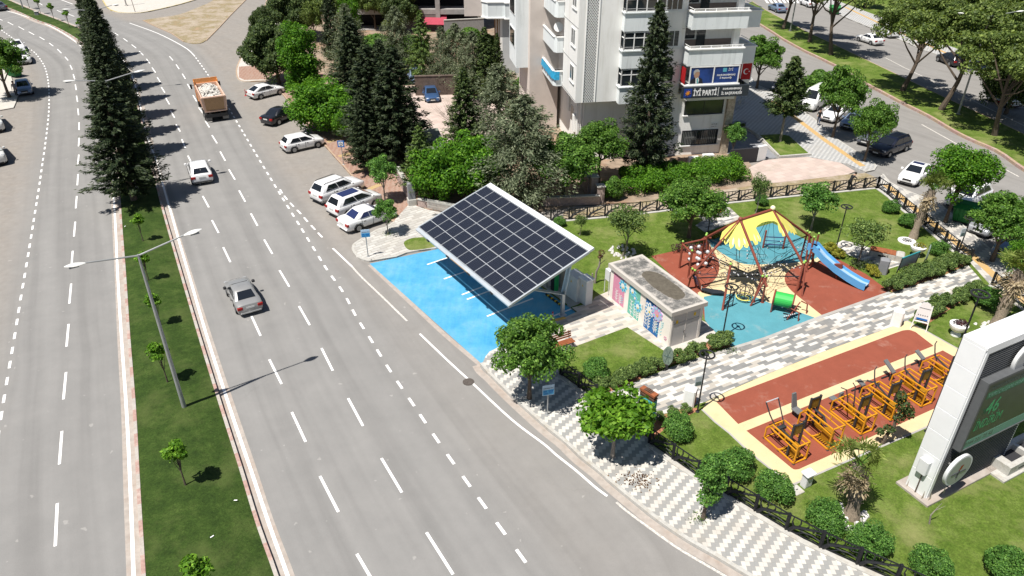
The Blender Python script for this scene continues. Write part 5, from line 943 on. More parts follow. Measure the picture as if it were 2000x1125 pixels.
for k in range(6):
    zf = 6.0+3.03*k
    if k == 0: window(-6.95, -5.75, 7.1, 8.45, 0, 2)
    else: window(-7.05, -5.6, zf+1.1, zf+2.5, 0, 3, curtain=(k == 1))
    # side windows of the projecting wall (seen edge-on): plane u = -14.9
    f = MB().box(-14.96, -14.9, -.5, -.4, zf+1.5, zf+2.9).box(-14.96, -14.9, .9, 1.0, zf+1.5, zf+2.9).box(-14.96, -14.9, -.4, .9, zf+1.5, zf+1.6).box(-14.96, -14.9, -.4, .9, zf+2.8, zf+2.9).box(-14.96, -14.9, .2, .28, zf+1.6, zf+2.8).box(-15.0, -14.9, -.6, 1.1, zf+1.38, zf+1.46)
    w = f.build('window', 'trim_white', ab); MB().box(-14.93, -14.9, -.4, .9, zf+1.6, zf+2.8).build('pane', 'window_glass', w)
    # storey line
    MB().box(-11.2, -5.15, -.012, .0, zf-.47 if k else 5.5, zf-.44 if k else 5.56).box(-14.915, -14.9, -1.3, 3.9, zf+.1, zf+.13).build('storey_joint', 'opening_grey', ab)
    # closed bay column
    bz = 5.9+3.03*k; p = MB().box(-11.22, -7.7, -2.0, 0, bz, bz+1.42).box(-11.32, -7.6, -2.1, 0, bz+1.42, bz+1.5)
    by = p.build('bay_parapet', 'plaster_cool', ab)
    f = MB(); z0, z1 = bz+1.5, bz+3.0
    for x in (-11.15, -10.3, -9.45, -8.6, -7.82): f.box(x, x+.08, -1.95, -1.87, z0, z1)
    for y in (-1.95, -1.0, -.1): f.box(-11.15, -11.07, y, y+.08, z0, z1).box(-7.82, -7.74, y, y+.08, z0, z1)
    for z in (z0, z0+.95, z1-.1): f.box(-11.14, -7.75, -1.94, -1.88, z, z+.07).box(-11.14, -11.08, -1.9, 0, z, z+.07).box(-7.8, -7.75, -1.9, 0, z, z+.07)
    w = f.build('bay_window', 'trim_white', ab); MB().box(-11.1, -7.79, -1.91, 0, z0, z1).build('pane', 'window_glass', w)
    if k in (1, 2): MB().tube([(-11.2,-2.05,z0+.28),(-7.65,-2.05,z0+.28)], .02, 4).tube([(-11.2,-2.05,z0+.14),(-7.65,-2.05,z0+.14)], .012, 4).tube([(-11.25,0,z0+.28),(-11.25,-2.05,z0+.28)], .02, 4).build('balcony_rail', 'rail_metal', ab)
    # balconies over the sign
    bz = 8.72+3.03*k
    pp = MB().box(-5.1, -.12, -1.3, -1.14, bz, bz+1.36).box(-5.1, -4.95, -1.14, .0, bz, bz+1.36).box(-5.1, -.0, -1.14, 1.6, bz, bz+.14)
    pr = pp.build('balcony_parapet', 'plaster_cool', ab); MB().box(-5.2, -.02, -1.4, -1.06, bz+1.36, bz+1.46).box(-5.2, -4.88, -1.06, 0, bz+1.36, bz+1.46).build('coping', 'trim_white', pr)
    rl = MB().tube([(-5.05,-1.2,bz+1.66),(-.15,-1.2,bz+1.66)], .025, 6).tube([(-5.05,-1.2,bz+1.66),(-5.05,0,bz+1.66)], .025, 6).tube([(-5.05,-1.2,bz+1.56),(-.15,-1.2,bz+1.56)], .015, 4)
    for q in range(6): rl.box(-5.03+q*.96, -4.97+q*.96, -1.23, -1.17, bz+1.46, bz+1.66)
    rl.build('balcony_rail', 'trim_white', ab)
    MB().box(-1.05, -.5, -.9, -.5, bz+.14, bz+3.03).build('balcony_column', 'plaster_white', ab)
    MB().box(-5.08, -.02, 1.56, 1.6, bz+.15, bz+1.6).build('dado', 'dado_brown', ab); MB().box(-4.6, -3.6, 1.5, 1.58, bz+1.7, bz+2.6).box(-3.4, -2.6, 1.5, 1.58, bz+.2, bz+2.6).build('balcony_door', 'window_glass', ab)
    # corner balcony on the right
    cz = 8.3+3.03*k
    q_ = MB().box(.02, 2.1, .9, 1.05, cz, cz+1.35).box(1.95, 2.1, 1.05, 4.2, cz, cz+1.35).box(.02, 2.1, 1.05, 4.2, cz, cz+.14).build('corner_parapet', 'plaster_cool', ab); MB().box(.0, 2.2, .82, 1.12, cz+1.35, cz+1.45).box(1.9, 2.2, 1.12, 4.2, cz+1.35, cz+1.45).build('coping', 'trim_white', q_)
    MB().tube([(.05,.95,cz+1.65),(2.05,.95,cz+1.65),(2.05,4.1,cz+1.65)], .025, 5).tube([(.05,.95,cz+1.55),(2.05,.95,cz+1.55)], .015, 4).build('balcony_rail', 'trim_white', ab)
    # balconies on the left side
    lz = 6.0+3.03*k
    l_ = MB().prism([(-14.9,3.95),(-15.5,3.95),(-15.72,4.3),(-15.72,9.28),(-14.16,9.28),(-14.16,3.95)], lz, lz+.14).box(-15.5, -14.92, 3.95, 4.07, lz+.14, lz+1.32).box(-15.72, -15.6, 4.3, 9.28, lz+.14, lz+1.32).add([(-15.5,3.95,lz+.14),(-15.72,4.3,lz+.14),(-15.72,4.3,lz+1.32),(-15.5,3.95,lz+1.32)], [(0,1,2,3)])
    lp = l_.build('side_parapet', 'plaster_cool', ab); MB().box(-15.55, -14.9, 3.87, 4.1, lz+1.32, lz+1.4).box(-15.8, -15.55, 4.2, 9.28, lz+1.32, lz+1.4).build('coping', 'trim_white', lp)
    if k < 3: MB().tube([(-14.95,4.0,lz+1.62),(-15.55,4.0,lz+1.62),(-15.68,4.4,lz+1.62),(-15.68,9.2,lz+1.62)], .02, 5).build('balcony_rail', 'rail_metal', ab)
# rear left window bay, drain pipes, air conditioners, ground glazing
MB().box(-18.2, -17.0, 10.2, 14.5, 6.2, HB).build('rear_bay', 'plaster_cool', ab)
for k in range(4): w = MB().box(-18.26, -18.2, 10.9, 13.8, 8.0+3.03*k, 9.7+3.03*k).build('window', 'trim_white', ab); MB().box(-18.28, -18.26, 11.0, 13.7, 8.1+3.03*k, 9.6+3.03*k).build('pane', 'window_glass', w)
for (x0, x1, z0, z1) in ((-4.33, -.62, 3.96, 5.32), (-4.26, -.76, 1.06, 2.48)):
    w = window(x0, x1, z0, z1, -.01, 2, fm='dark_frame', fw=.06, casing=False); MB().box(x0-.1, x1+.1, -.16, 0, z0-.1, z0-.02).build('sill', 'trim_white', w)
cm = MB()
for q in range(9): cm.box(-4.15+q*.16, -4.08+q*.16, -.045, -.04, 1.14, 2.4)
for q in range(8): cm.box(-2.35+q*.18, -2.25+q*.18, -.045, -.04, 1.14, 2.4)
cm.build('curtain', 'curtain', ab)
MB().box(-4.6, -.1, -.9, 0, 5.55, 5.95).build('canopy', 'trim_white', ab)
MB().box(-.35, .35, -.35, .35, -.2, 5.95).build('stone_column', 'stone_clad', ab)
MB().box(-10.9, -6.5, -.06, -.01, 1.0, 1.06).box(-10.9, -10.84, -.06, -.01, -.1, 1.0).box(-8.7, -8.64, -.06, -.01, -.1, 1.0).box(-6.56, -6.5, -.06, -.01, -.1, 1.0).build('basement_frame', 'dark_frame', ab); MB().box(-10.84, -6.56, -.03, 0, -.1, 1.0).build('basement_panel', 'recess_dark', ab)
MB().box(-13.9, -13.78, .4, .6, 0, 5.9).build('wall_duct', 'trim_white', ab); MB().tube([(-13.9,1.6,0),(-13.9,1.6,5.9)], .07, 6).build('drain_pipe', 'trim_white', ab)
MB().box(-13.77, -13.75, 3.8, 4.8, 2.6, 4.0).box(-13.77, -13.75, .9, 1.4, 1.0, 3.2).build('side_opening', 'window_glass', ab)
# posters, flags and signs are fixed to the building
sg = MB().box(-5.4, .72, -1.62, -1.42, 6.0, 6.97).box(.72, .8, -1.62, 1.4, 6.0, 6.97).build('sign_board', 'sign_dark', ab)
FM = lambda x, z, y=-1.63: frame((x, y, z), (1,0,0), (0,0,1))
text('İYİ PARTİ', .66, FM(-4.35, 6.22), 'letter_white', sg, 'sign_letters', .02, bold=.022, width=2.15); text('KAHRAMANMARAŞ', .24, FM(-.78, 6.62), 'letter_white', sg, 'sign_letters', .008, 'CENTER', .006, 1.75); text('İL BAŞKANLIĞI', .32, FM(-.78, 6.2), 'letter_white', sg, 'sign_letters', .008, 'CENTER', .008, 1.9)
MB().box(-2.06, -2.02, -1.64, -1.62, 6.1, 6.88).build('divider', 'letter_white', sg); MB().box(-5.22, -4.5, -1.635, -1.62, 6.1, 6.86).build('emblem_field', 'logo_blue', sg)
m_ = MB()
for q in range(8):
    a = q*math.pi/4; cx, cz = -4.86, 6.48; m_.beam((cx+.1*math.cos(a),-1.65,cz+.1*math.sin(a)), (cx+.26*math.cos(a),-1.65,cz+.26*math.sin(a)), .05, .012)
m_.disc((-4.86,-1.65,6.48),(0,1,0),.14,.014,12); m_.build('emblem', 'logo_orange', sg)
fr = MB().box(-4.78, -.2, -1.34, -1.26, 8.58, 8.68).box(-4.78, -.2, -1.34, -1.26, 7.08, 7.18).box(-4.78, -4.68, -1.34, -1.26, 7.18, 8.58).box(-.3, -.2, -1.34, -1.26, 7.18, 8.58).box(-2.62, -2.52, -1.34, -1.26, 7.18, 8.58).box(-5.15, -.05, -1.4, 1.6, 6.98, 7.08).build('poster_window', 'trim_white', ab)
MB().box(-4.68, -2.62, -1.3, -1.28, 7.18, 8.58).box(-2.52, -.3, -1.3, -1.28, 7.18, 8.58).build('poster', 'banner_blue', fr)
P_ = lambda poly, y, m, nm: MB().add([(x, y, z) for x, z in poly]+[(x, y+.008, z) for x, z in poly], [tuple(range(len(poly)))]+[tuple(reversed(range(len(poly), 2*len(poly))))]).build(nm, m, fr)
P_([(-4.65,7.2),(-4.6,7.5),(-4.4,7.66),(-4.2,7.72),(-3.8,7.7),(-3.6,7.6),(-3.45,7.2)], -1.312, 'suit', 'portrait_suit'); P_([(-4.15,7.2),(-4.2,7.7),(-3.95,7.74),(-3.85,7.5),(-3.9,7.2)], -1.318, 'letter_white', 'portrait_shirt'); P_([(-4.02,7.2),(-4.08,7.62),(-3.98,7.66),(-3.9,7.2)], -1.324, 'tie', 'portrait_tie')
P_([(-4.22+.26*math.cos(a/12*6.283)+.1, 8.0+.34*math.sin(a/12*6.283)) for a in range(12)], -1.318, 'skin', 'portrait_head'); P_([(-4.42,8.0),(-4.44,8.25),(-4.3,8.42),(-4.05,8.44),(-3.88,8.3),(-3.9,8.18),(-4.1,8.24),(-4.28,8.16),(-4.34,7.98)], -1.324, 'hair_grey', 'portrait_hair')
text('İYİ', .3, FM(-1.25, 8.2, -1.31), 'letter_white', fr, 'poster_letters', .004); MB().box(-1.75, -1.4, -1.315, -1.305, 8.12, 8.46).build('poster_emblem', 'logo_cyan', fr); text('KAHRAMANMARAŞ', .21, FM(-1.4, 7.78, -1.31), 'letter_white', fr, 'poster_letters', .004, 'CENTER', .004, 1.7); text('İl Başkanlığı', .2, FM(-1.4, 7.54, -1.31), 'letter_white', fr, 'poster_letters', .004, 'CENTER', .003, 1.1)
def flag(x0, x1, z0, z1, y, par):
    f = MB().box(x0, x1, y, y+.02, z0, z1).build('flag_panel', 'flag_red', par); cx, cz, r = (x0+x1)/2-.03, (z0+z1)/2, (x1-x0)*.3; m_ = MB()
    out = [(cx+r*math.cos(a), cz+r*math.sin(a)) for a in np.linspace(.6, 5.68, 14)]; inn = [(cx+r*.25+r*.78*math.cos(a), cz+r*.78*math.sin(a)) for a in np.linspace(5.5, .78, 12)]
    po = out+inn; m_.add([(x, y-.006, z) for x, z in po], [tuple(range(len(po)))]); sx = cx+r*1.1; st_ = [(sx+(.32 if q % 2 == 0 else .13)*r*math.cos(q*math.pi/5+math.pi), cz+(.32 if q % 2 == 0 else .13)*r*math.sin(q*math.pi/5)) for q in range(10)]
    m_.add([(x, y-.006, z) for x, z in st_], [tuple(range(10))]); m_.build('flag_emblem', 'letter_white', f)
fp = MB().box(.02, 2.1, .9, 1.05, 6.6, 6.72).box(.02, 2.1, .9, 1.05, 8.2, 8.3).box(.02, .1, .9, 1.05, 6.72, 8.2).box(2.02, 2.1, .9, 1.05, 6.72, 8.2).box(1.0, 1.08, .9, 1.05, 6.72, 8.2).box(.02, 2.1, 1.05, 4.2, 6.6, 6.7).box(.9, 2.0, .95, 1.1, 5.6, 6.6).build('flag_frame', 'trim_white', ab); flag(.12, .98, 6.74, 8.18, .88, fp); flag(1.1, 2.0, 6.74, 8.18, .88, fp)
s2 = MB().add([(-5.12,-1.2,8.5),(-5.12,-.1,8.5),(-5.12,-.1,7.15),(-5.12,-1.2,7.15),(-5.09,-1.2,8.5),(-5.09,-.1,8.5),(-5.09,-.1,7.15),(-5.09,-1.2,7.15)], [(0,1,2,3),(7,6,5,4),(0,1,5,4),(2,3,7,6)]).build('side_flag', 'flag_red', ab)
MB().box(-1.55, -.75, -.03, -.01, 2.62, 3.1).build('number_board', 'trim_white', ab); text('SATILIK', .17, FM(-1.5, 2.9, -.036), 'dark_frame', ab, 'board_lettering', .003); text('0.344 223', .13, FM(-1.5, 2.71, -.036), 'dark_frame', ab, 'board_lettering', .003)
cl = MB()
for q in range(12):
    y0 = 4.4+q*.4; z0 = 7.35+.05*math.sin(q*2.1); cl.add([(-15.84,y0,z0),(-15.84,y0+.4,z0),(-15.9,y0+.42,z0-.62-.1*math.sin(q*3)),(-15.9,y0+.02,z0-.62-.1*math.sin(q*3-3))], [(0,1,2,3)])
cl.add([(-15.84,4.4,7.35),(-15.6,3.85,7.35),(-15.2,3.85,7.35),(-15.2,3.83,6.6),(-15.62,3.83,6.6),(-15.9,4.4,6.7)], [(0,1,4,5),(1,2,3,4)]); ba = cl.build('hanging_banner', 'banner_cyan', ab)
# air conditioners by the wall, satellite dish, plastic chair, camera arm
def acu(px, py, label, w=1.0, M=None):
    p = G(px, py, .12); t = thing('air_conditioner', label, 'air conditioner', p, AB); MB().cbox(-w/2, w/2, -.2, .2, .12, .85, .03).box(-w/2+.05, w/2-.05, -.18, .18, 0, .12).build('casing', 'trim_white', t)
    k = MB(); k.tube([(-.12+.27*math.cos(a*math.pi/8), -.21, .5+.27*math.sin(a*math.pi/8)) for a in range(17)], .012, 4)
    for q in (.07, .14, .2): k.tube([(-.12+q*math.cos(a*math.pi/6), -.21, .5+q*math.sin(a*math.pi/6)) for a in range(13)], .008, 3)
    k.build('fan_grille', 'rail_metal', t); MB().disc((-.12,-.203,.5),(0,1,0),.26,.006,16).build('fan_opening', 'recess_dark', t)
acu(1381, 318, 'white air conditioner with a round fan at the front wall', 1.05); acu(1353, 323, 'white air conditioner box in a frame left of the other one', .95)
d = thing('satellite_dish', 'white satellite dish on the middle left balcony', 'satellite dish', OB+Matrix.Rotation(AB, 3, 'Z') @ Vector((-15.2, 5.0, 10.5))); MB().lathe([(.02,0),(.2,.03),(.36,.1),(.42,.16)], n=18).build('dish', 'trim_white', d, True, Matrix.Translation((0,0,.55)) @ Matrix.Rotation(R(75), 4, 'X') @ Matrix.Rotation(R(0), 4, 'Y')); MB().tube([(0,0,0),(0,0,.6)], .025, 6).build('mast', 'rail_metal', d); MB().tube([(0,0,.5),(0,-.45,.35)], .012, 4).build('feed_arm', 'rail_metal', d)
ch = thing('plastic_chair', 'dark brown chair on the lowest left balcony', 'chair', OB+Matrix.Rotation(AB, 3, 'Z') @ Vector((-14.75, 4.9, 6.16)), AB); MB().cbox(-.22,.22,-.2,.22,.42,.46,.01).build('seat', 'bark', ch); MB().cbox(-.22,.22,.18,.23,.5,.9,.02).build('backrest', 'bark', ch)
for x in (-.19, .19):
    for y in (-.17, .2): MB().tube([(x,y,0),(x,y,.44 if y < 0 else .6)], .02, 5).build('leg', 'bark', ch)
# entrance gate in stone and low walls by the garden
mat('gate_stone', (.36, .28, .25), .9, 0, .25, 6)
def gp(px, py, H_, label): t = thing('gate_pillar', label, 'gate pillar', G(px, py, .1), AB); MB().cbox(-.3,.3,-.3,.3,0,H_,.02).build('shaft', 'gate_stone', t); MB().cbox(-.36,.36,-.36,.36,H_,H_+.08,.02).build('cap', 'kerb_stone', t)
gp(1158, 386, 1.9, 'left stone pillar of the garden gate'); gp(1171, 394, 1.4, 'right stone pillar of the garden gate')
def wall_(name, pts, w, H_, m, label, cat='wall', cap=None, z=.1):
    P0 = G(*pts[0]); t = thing(name, label, cat, (P0.x, P0.y, z)); mb = MB(); cpm = MB()
    for a, b in zip(pts, pts[1:]):
        A, B_ = G(*a)-P0, G(*b)-P0; mb.beam((A.x,A.y,H_/2), (B_.x,B_.y,H_/2), w, H_)
        if cap: cpm.beam((A.x,A.y,H_+.04), (B_.x,B_.y,H_+.04), w+.1, .08)
    mb.build('wall_body', m, t)
    if cap: cpm.build('coping', cap, t)
    return t
wall_('garden_wall', [(1060,404),(1170,400)], .3, .7, 'gate_stone', 'low stone wall beside the garden gate behind the solar roof', cap='kerb_stone'); wall_('garden_wall', [(1128,345),(1150,386)], .3, 1.6, 'gate_stone', 'dark stone side wall leading back from the garden gate', cap='kerb_stone')
wall_('garden_wall', [(812,188),(960,184)], .35, 2.2, mat('wall_brown', (.12, .09, .075), .9, 0, .3, 2), 'dark brown garden wall behind the blue car', cap='wall_brown')
wall_('garden_wall', [(778,352),(800,392)], .3, 1.1, 'gate_stone', 'stone wall along the red footway', cap='kerb_stone'); wall_('garden_wall', [(818,404),(900,420),(985,424)], .3, .6, 'gate_stone', 'low stone wall behind the left end of the solar roof', cap='kerb_stone')
t = thing('gate_pillar', 'pale footway gate pillar with a stone foot at the end of the wall', 'gate pillar', G(805, 399, .1), .3); MB().cbox(-.35,.35,-.35,.35,0,.55,.03).build('foot', 'kerb_stone', t); MB().cbox(-.28,.28,-.28,.28,.55,1.9,.02).build('shaft', 'ramp_grey', t)
pf = thing('picket_fence', 'dark picket fence on the low wall behind the solar roof', 'fence', G(836, 407, .8)); o_ = pf.location; mb = MB(); A, B_ = G(836,407)-G(836,407), G(900,419)-G(836,407)
for q in range(26): p = A.lerp(B_, q/25); mb.box(p.x-.03, p.x+.03, p.y-.02, p.y+.02, 0, .8)
mb.build('pickets', 'kerb_stone', pf); MB().beam((A.x,A.y,.25),(B_.x,B_.y,.25),.04).beam((A.x,A.y,.65),(B_.x,B_.y,.65),.04).build('rail', 'kerb_stone', pf)
# walls beside the ramp
wall_('ramp_wall', [(1424,321),(1476,316)], .25, 1.3, 'dark_frame', 'black panelled low wall beside the entrance ramp'); wall_('ramp_wall', [(1476,316),(1492,313)], .3, 1.4, 'trim_white', 'short white wall beside the entrance ramp'); wall_('ramp_wall', [(1452,252),(1478,268),(1519,310)], .18, .3, 'kerb_stone', 'pale kerb wall between the ramp and the square of grass'); wall_('planter_wall', [(1418,252),(1452,248)], .7, .5, 'ramp_grey', 'grey planter box by the shaded plaza')
for i in range(5):
    p = G(1422+i*7, 251-i*.5, .6); plant('shrub', p.x, p.y, .6, (.55,)*3, ORD[i]+' plant from the left in the grey planter box by the plaza', 'plants in the plaza planter')
# plaza chairs in the shade
for i, (x, y) in enumerate(((1432,214),(1445,212),(1436,204),(1450,200))):
    t = thing('cafe_chair', ('white chair nearest the building corner', 'white chair right of the nearest one', 'back chair by the building corner', 'rear chair farthest out')[i]+' in the shade', 'chair', G(x, y, .12), .5*i); MB().cbox(-.22,.22,-.22,.22,.42,.46,.01).build('seat', 'kerb_stone', t); MB().cbox(-.22,.22,.18,.22,.5,.9,.02).build('backrest', 'kerb_stone', t)
    for a in (-.19,.19):
        for b in (-.19,.19): MB().tube([(a,b,0),(a,b,.44)], .015, 4).build('leg', 'rail_metal', t)
# ---------------- buildings behind ----------------
B2 = G(1000, 143); t = thing('columned_building', 'grey and white building with tall orange-brown columns behind the garden', 'building', B2, R(3)); mat('orange_brown', (.36, .22, .13), .85, 0, .1, 3)
MB().box(-1.2, 6.5, 0, 14, 0, 7.0).build('wall', mat('wall_bluegrey', (.45, .47, .48), .85, 0, .04, 1), t)
MB().box(-5.9, 6.6, .35, 14, 7.0, 14).build('upper_wall', 'plaster_pink', t)
for q in range(5): MB().box(-1.55-q*.1, -1.25-q*.1, .1+q*2.0, .8+q*2.0, 0, 7.0).build('column', 'orange_brown' if q % 2 == 0 else 'plaster_white', t)
MB().box(-1.5, -1.2, 0, 10, 0, 7).build('side_wall', 'plaster_white', t)
b_ = MB().prism([(-4.2,6.5),(-4.2,1.0),(-3.0,-.6),(-.9,-.6),(-.9,-1.2),(2.2,-1.2),(2.2,-.3),(6.6,-.3),(6.6,6.5)], 7.0, 8.7).build('balcony_parapet', 'plaster_cool', t); MB().prism([(-4.3,6.6),(-4.3,.95),(-3.05,-.7),(-1.0,-.7),(-1.0,-1.3),(2.3,-1.3),(2.3,-.4),(6.7,-.4),(6.7,6.6)], 8.7, 8.82).prism([(-4.3,6.6),(-4.3,.95),(-3.05,-.7),(-1.0,-.7),(-1.0,-1.3),(2.3,-1.3),(2.3,-.4),(6.7,-.4),(6.7,6.6)], 6.85, 7.0).build('coping', 'trim_white', b_)
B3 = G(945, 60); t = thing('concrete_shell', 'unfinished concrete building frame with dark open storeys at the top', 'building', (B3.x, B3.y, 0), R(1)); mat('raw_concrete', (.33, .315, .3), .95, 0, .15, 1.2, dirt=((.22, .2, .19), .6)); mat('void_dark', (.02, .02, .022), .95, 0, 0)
mb = MB()
for z in (0, 3.0, 6.4, 9.8): mb.box(-22, 0, 0, 12, z-.5 if z else -.1, z+.25)
for q in range(4): mb.box(-.9-q*6.6, -.2-q*6.6, -.05, .65, .0, 13)
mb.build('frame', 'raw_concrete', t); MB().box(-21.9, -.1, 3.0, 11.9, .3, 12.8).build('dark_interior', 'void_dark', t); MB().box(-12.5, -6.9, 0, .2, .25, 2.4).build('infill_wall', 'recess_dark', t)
wall_('block_wall', [(868,66),(945,62)], .3, 2.0, mat('block_grey', (.27, .27, .265), .95, 0, .2, 6), 'rough grey block wall in front of the concrete shell', cap='kerb_stone', z=0)
t = thing('awning', 'crimson sheet roof beside the grey block wall', 'awning', G(848, 62)); MB().add([(-2,-1,1.3),(2,-1.0,1.2),(2,1.4,2.3),(-2,1.4,2.4),(-2,-1,1.36),(2,-1,1.26),(2,1.4,2.36),(-2,1.4,2.46)], [(3,2,1,0),(4,5,6,7),(0,1,5,4),(1,2,6,5),(2,3,7,6),(3,0,4,7)]).build('sheet', mat('crimson', (.36, .05, .08), .7, 0, .12, 3), t)
for x in (-1.9, 1.9):
    for y, z in ((-.9, 1.25), (1.3, 2.3)): MB().tube([(x,y,0),(x,y,z)], .05, 5).build('post', 'kerb_stone', t)
t = thing('shed_roof', 'flat green-grey shed roof at the edge of the pink car park', 'shed', G(846, 285)); 
MB().prism([(p[0]-t.location.x, p[1]-t.location.y) for p in [G2(828,251,2.3), G2(855,250,2.3), G2(875,292,2.3), G2(840,312,2.3), G2(815,300,2.3)]], 2.15, 2.3).build('roof', mat('felt_green', (.16, .18, .15), .95, 0, .1, 3), t); MB().prism([(p[0]-t.location.x, p[1]-t.location.y) for p in [G2(830,253,2.1), G2(853,252,2.1), G2(870,288,2.1), G2(840,306,2.1), G2(820,298,2.1)]], 0, 2.15).build('wall', 'plaster_pink', t)
t = thing('trade_clutter', 'heap of pale plastic sheeting beside the grey wall', 'rubbish heap', G(1014, 135, .1)); mb = MB()
for q in range(14): c = Vector((rng.uniform(-1,1), rng.uniform(-.5,.5), rng.uniform(.1,.5))); mb.add([c+Vector(unit(1)[0])*.35 for _ in range(6)], [(0,1,2),(2,3,4),(4,5,0),(0,2,4),(1,3,5)])
mb.build('sheeting', 'trim_white', t)
# ---------------- solar carport ----------------
mat('alu', (.50, .54, .57), .4, .35, .06, 2); mat('alu_white', (.66, .69, .70), .5, .1, .08, 1.5); mat('module_frame', (.52, .54, .56), .45, .3, 0)
m, nt, b = nodes('solar_cells', .12, .6); x, y = sepxy(nt, objvec(nt))
lx = math_(nt, 'LESS_THAN', math_(nt, 'FLOORED_MODULO', math_(nt, 'DIVIDE', x, .155), 1.0), .11); ly = math_(nt, 'LESS_THAN', math_(nt, 'FLOORED_MODULO', math_(nt, 'DIVIDE', y, .082), 1.0), .13)
c = mix(nt, math_(nt, 'MULTIPLY', math_(nt, 'MAXIMUM', lx, ly), .6), (.010, .012, .020), (.07, .078, .10)); nt.links.new(c, b.inputs['Base Color'])
F1, F2, B1, B2 = G(804, 442, 3.12), G(985, 588, 3.12), G(966, 362, 5.0), G(1170, 493, 5.0)
ex = ((F2-F1)+(B2-B1)); ex.z = 0; ex.normalize(); ey = Vector((-ex.y, ex.x, 0)); rz = math.atan2(ex.y, ex.x)
cpo = G(1101, 617); toL = lambda p: (((p-cpo).dot(ex)), ((p-cpo).dot(ey)))
xr = (toL(F2)[0]+toL(B2)[0])/2; xl = (toL(F1)[0]+toL(B1)[0])/2; yf = (toL(F1)[1]+toL(F2)[1])/2; yb = (toL(B1)[1]+toL(B2)[1])/2
sl_ = math.hypot(yb-yf, 1.88); til = math.atan2(1.88, yb-yf)
cpt = thing('solar_carport', 'carport roofed with dark solar panels over the blue bay', 'carport', cpo, rz)
RM = Matrix.Translation((xl, yf, 3.12)) @ Matrix.Rotation(til, 4, 'X'); LX = xr-xl
def rb(x0, x1, y0, y1, z0, z1, nm, m_, par=cpt): return MB().box(x0, x1, y0, y1, z0, z1, 0, RM).build(nm, m_, par)
rb(0, LX, -.02, .22, -.16, -.02, 'front_gutter', 'alu'); rb(0, LX, sl_-.36, sl_+.02, -.1, .045, 'rear_flashing', 'alu_white'); rb(-.03, .06, .22, sl_-.36, -.12, .03, 'side_trim', 'alu'); rb(LX-.06, LX+.03, .22, sl_-.36, -.12, .03, 'side_trim', 'alu')
for q in range(4): rb(.1, LX-.1, .7+q*1.5, .8+q*1.5, -.2, -.06, 'purlin', 'alu')
rb(.06, LX-.06, .24, sl_-.4, -.05, -.03, 'backing_sheet', 'alu')
w0 = (LX-.14)/11; d0 = (sl_-.62)/3; pm = MB(); g_ = .014
def mod(x0, y0, x1, y1):
    f = .016; pm.box(x0, x1, y0, y1, -.025, .015, 1)
    for ya, yb_ in ((y0+f, (y0+y1)/2-.018), ((y0+y1)/2+.018, y1-f)): pm.add([(x0+f,ya,.018),(x1-f,ya,.018),(x1-f,yb_,.018),(x0+f,yb_,.018)], [(0,1,2,3)], 0)
mod(g_/2, g_/2, w0-g_/2, d0-g_/2*2); pn = pm.build('solar_panel', ['solar_cells', 'module_frame'], cpt)
for i in range(11):
    for j in range(3):
        o = pn if i+j == 0 else pn.copy()
        if i+j: COL.objects.link(o)
        o.parent = cpt; o.matrix_local = RM @ Matrix.Translation((.07+i*w0, .24+j*d0, .0))
hinge = lambda yq: Vector((0, yf+yq*math.cos(til), 3.12-.2+yq*math.sin(til)))
for px_ in (-.15, -(LX-1.9)/2, -(LX-1.7)):
    J = Vector((px_, 0, 1.55)); fe = hinge(sl_*.2); be = hinge(sl_*.93); fe.x = be.x = px_
    f_ = MB().box(px_-.08, px_-.055, -.11, .11, .02, 1.6).box(px_+.055, px_+.08, -.11, .11, .02, 1.6).box(px_-.055, px_+.055, -.02, .02, .02, 1.6).box(px_-.2, px_+.2, -.22, .22, 0, .03).build('post', 'alu', cpt)
    for e_ in (fe, be):
        d = (e_-J).normalized(); s_ = Vector((1,0,0)); mb = MB()
        for a in (-.07, .07): mb.beam(J+s_*a, e_+s_*a, .03, .26, up=(1,0,0))
        mb.beam(J, e_, .13, .03); mb.build('brace', 'alu', cpt)
for q in range(4): rb(1.7+q*2.6, 1.95+q*2.6, -.1, -.02, -.14, -.02, 'edge_light', 'trim_black')
rb(4.8, 7.2, -.028, -.02, -.12, -.03, 'warning_strip', mat('warn_orange', (.6, .3, .08), .6, 0, 0))
# chargers and cabinets under and beside the carport
mat('cabinet_white', (.62, .63, .63), .6, 0, .05, 2); mat('warn_yellow', (.75, .5, .02), .6, 0, 0); mat('green_strip', (.02, .35, .1), .5, 0, 0)
def cabinet(px, py, w, d, h_, rz_, label, roof=True, m_='cabinet_white', cat='electric cabinet', z=.15):
    t = thing('electric_cabinet', label, cat, G(px, py, z), rz_); MB().cbox(-w/2, w/2, -d/2, d/2, 0, h_, .015).build('casing', m_, t)
    if roof: MB().cbox(-w/2-.07, w/2+.07, -d/2-.07, d/2+.07, h_, h_+.1, .04).build('cap', 'trim_white', t)
    MB().box(-w/2+.04, -.01, -d/2-.012, -d/2, .08, h_-.08).box(.01, w/2-.04, -d/2-.012, -d/2, .08, h_-.08).build('door', m_, t); MB().add([(-.08,-d/2-.016,h_*.72),(.08,-d/2-.016,h_*.72),(0,-d/2-.016,h_*.72+.15),(-.08,-d/2-.004,h_*.72),(.08,-d/2-.004,h_*.72),(0,-d/2-.004,h_*.72+.15)], [(0,1,2),(5,4,3),(0,1,4,3),(1,2,5,4),(2,0,3,5)]).build('warning_mark', 'warn_yellow', t)
cabinet(1143, 590, .72, .55, 1.75, rz, 'free-standing white cabinet with a peaked cap beside the carport post'); cabinet(1124, 579, 1.2, .8, 1.7, rz, 'wide grey-white cabinet half in the shade of the solar roof', False)
cabinet(1094, 553, .9, .7, 1.9, rz, 'grey cabinet deep under the solar roof', False, 'galvanised')
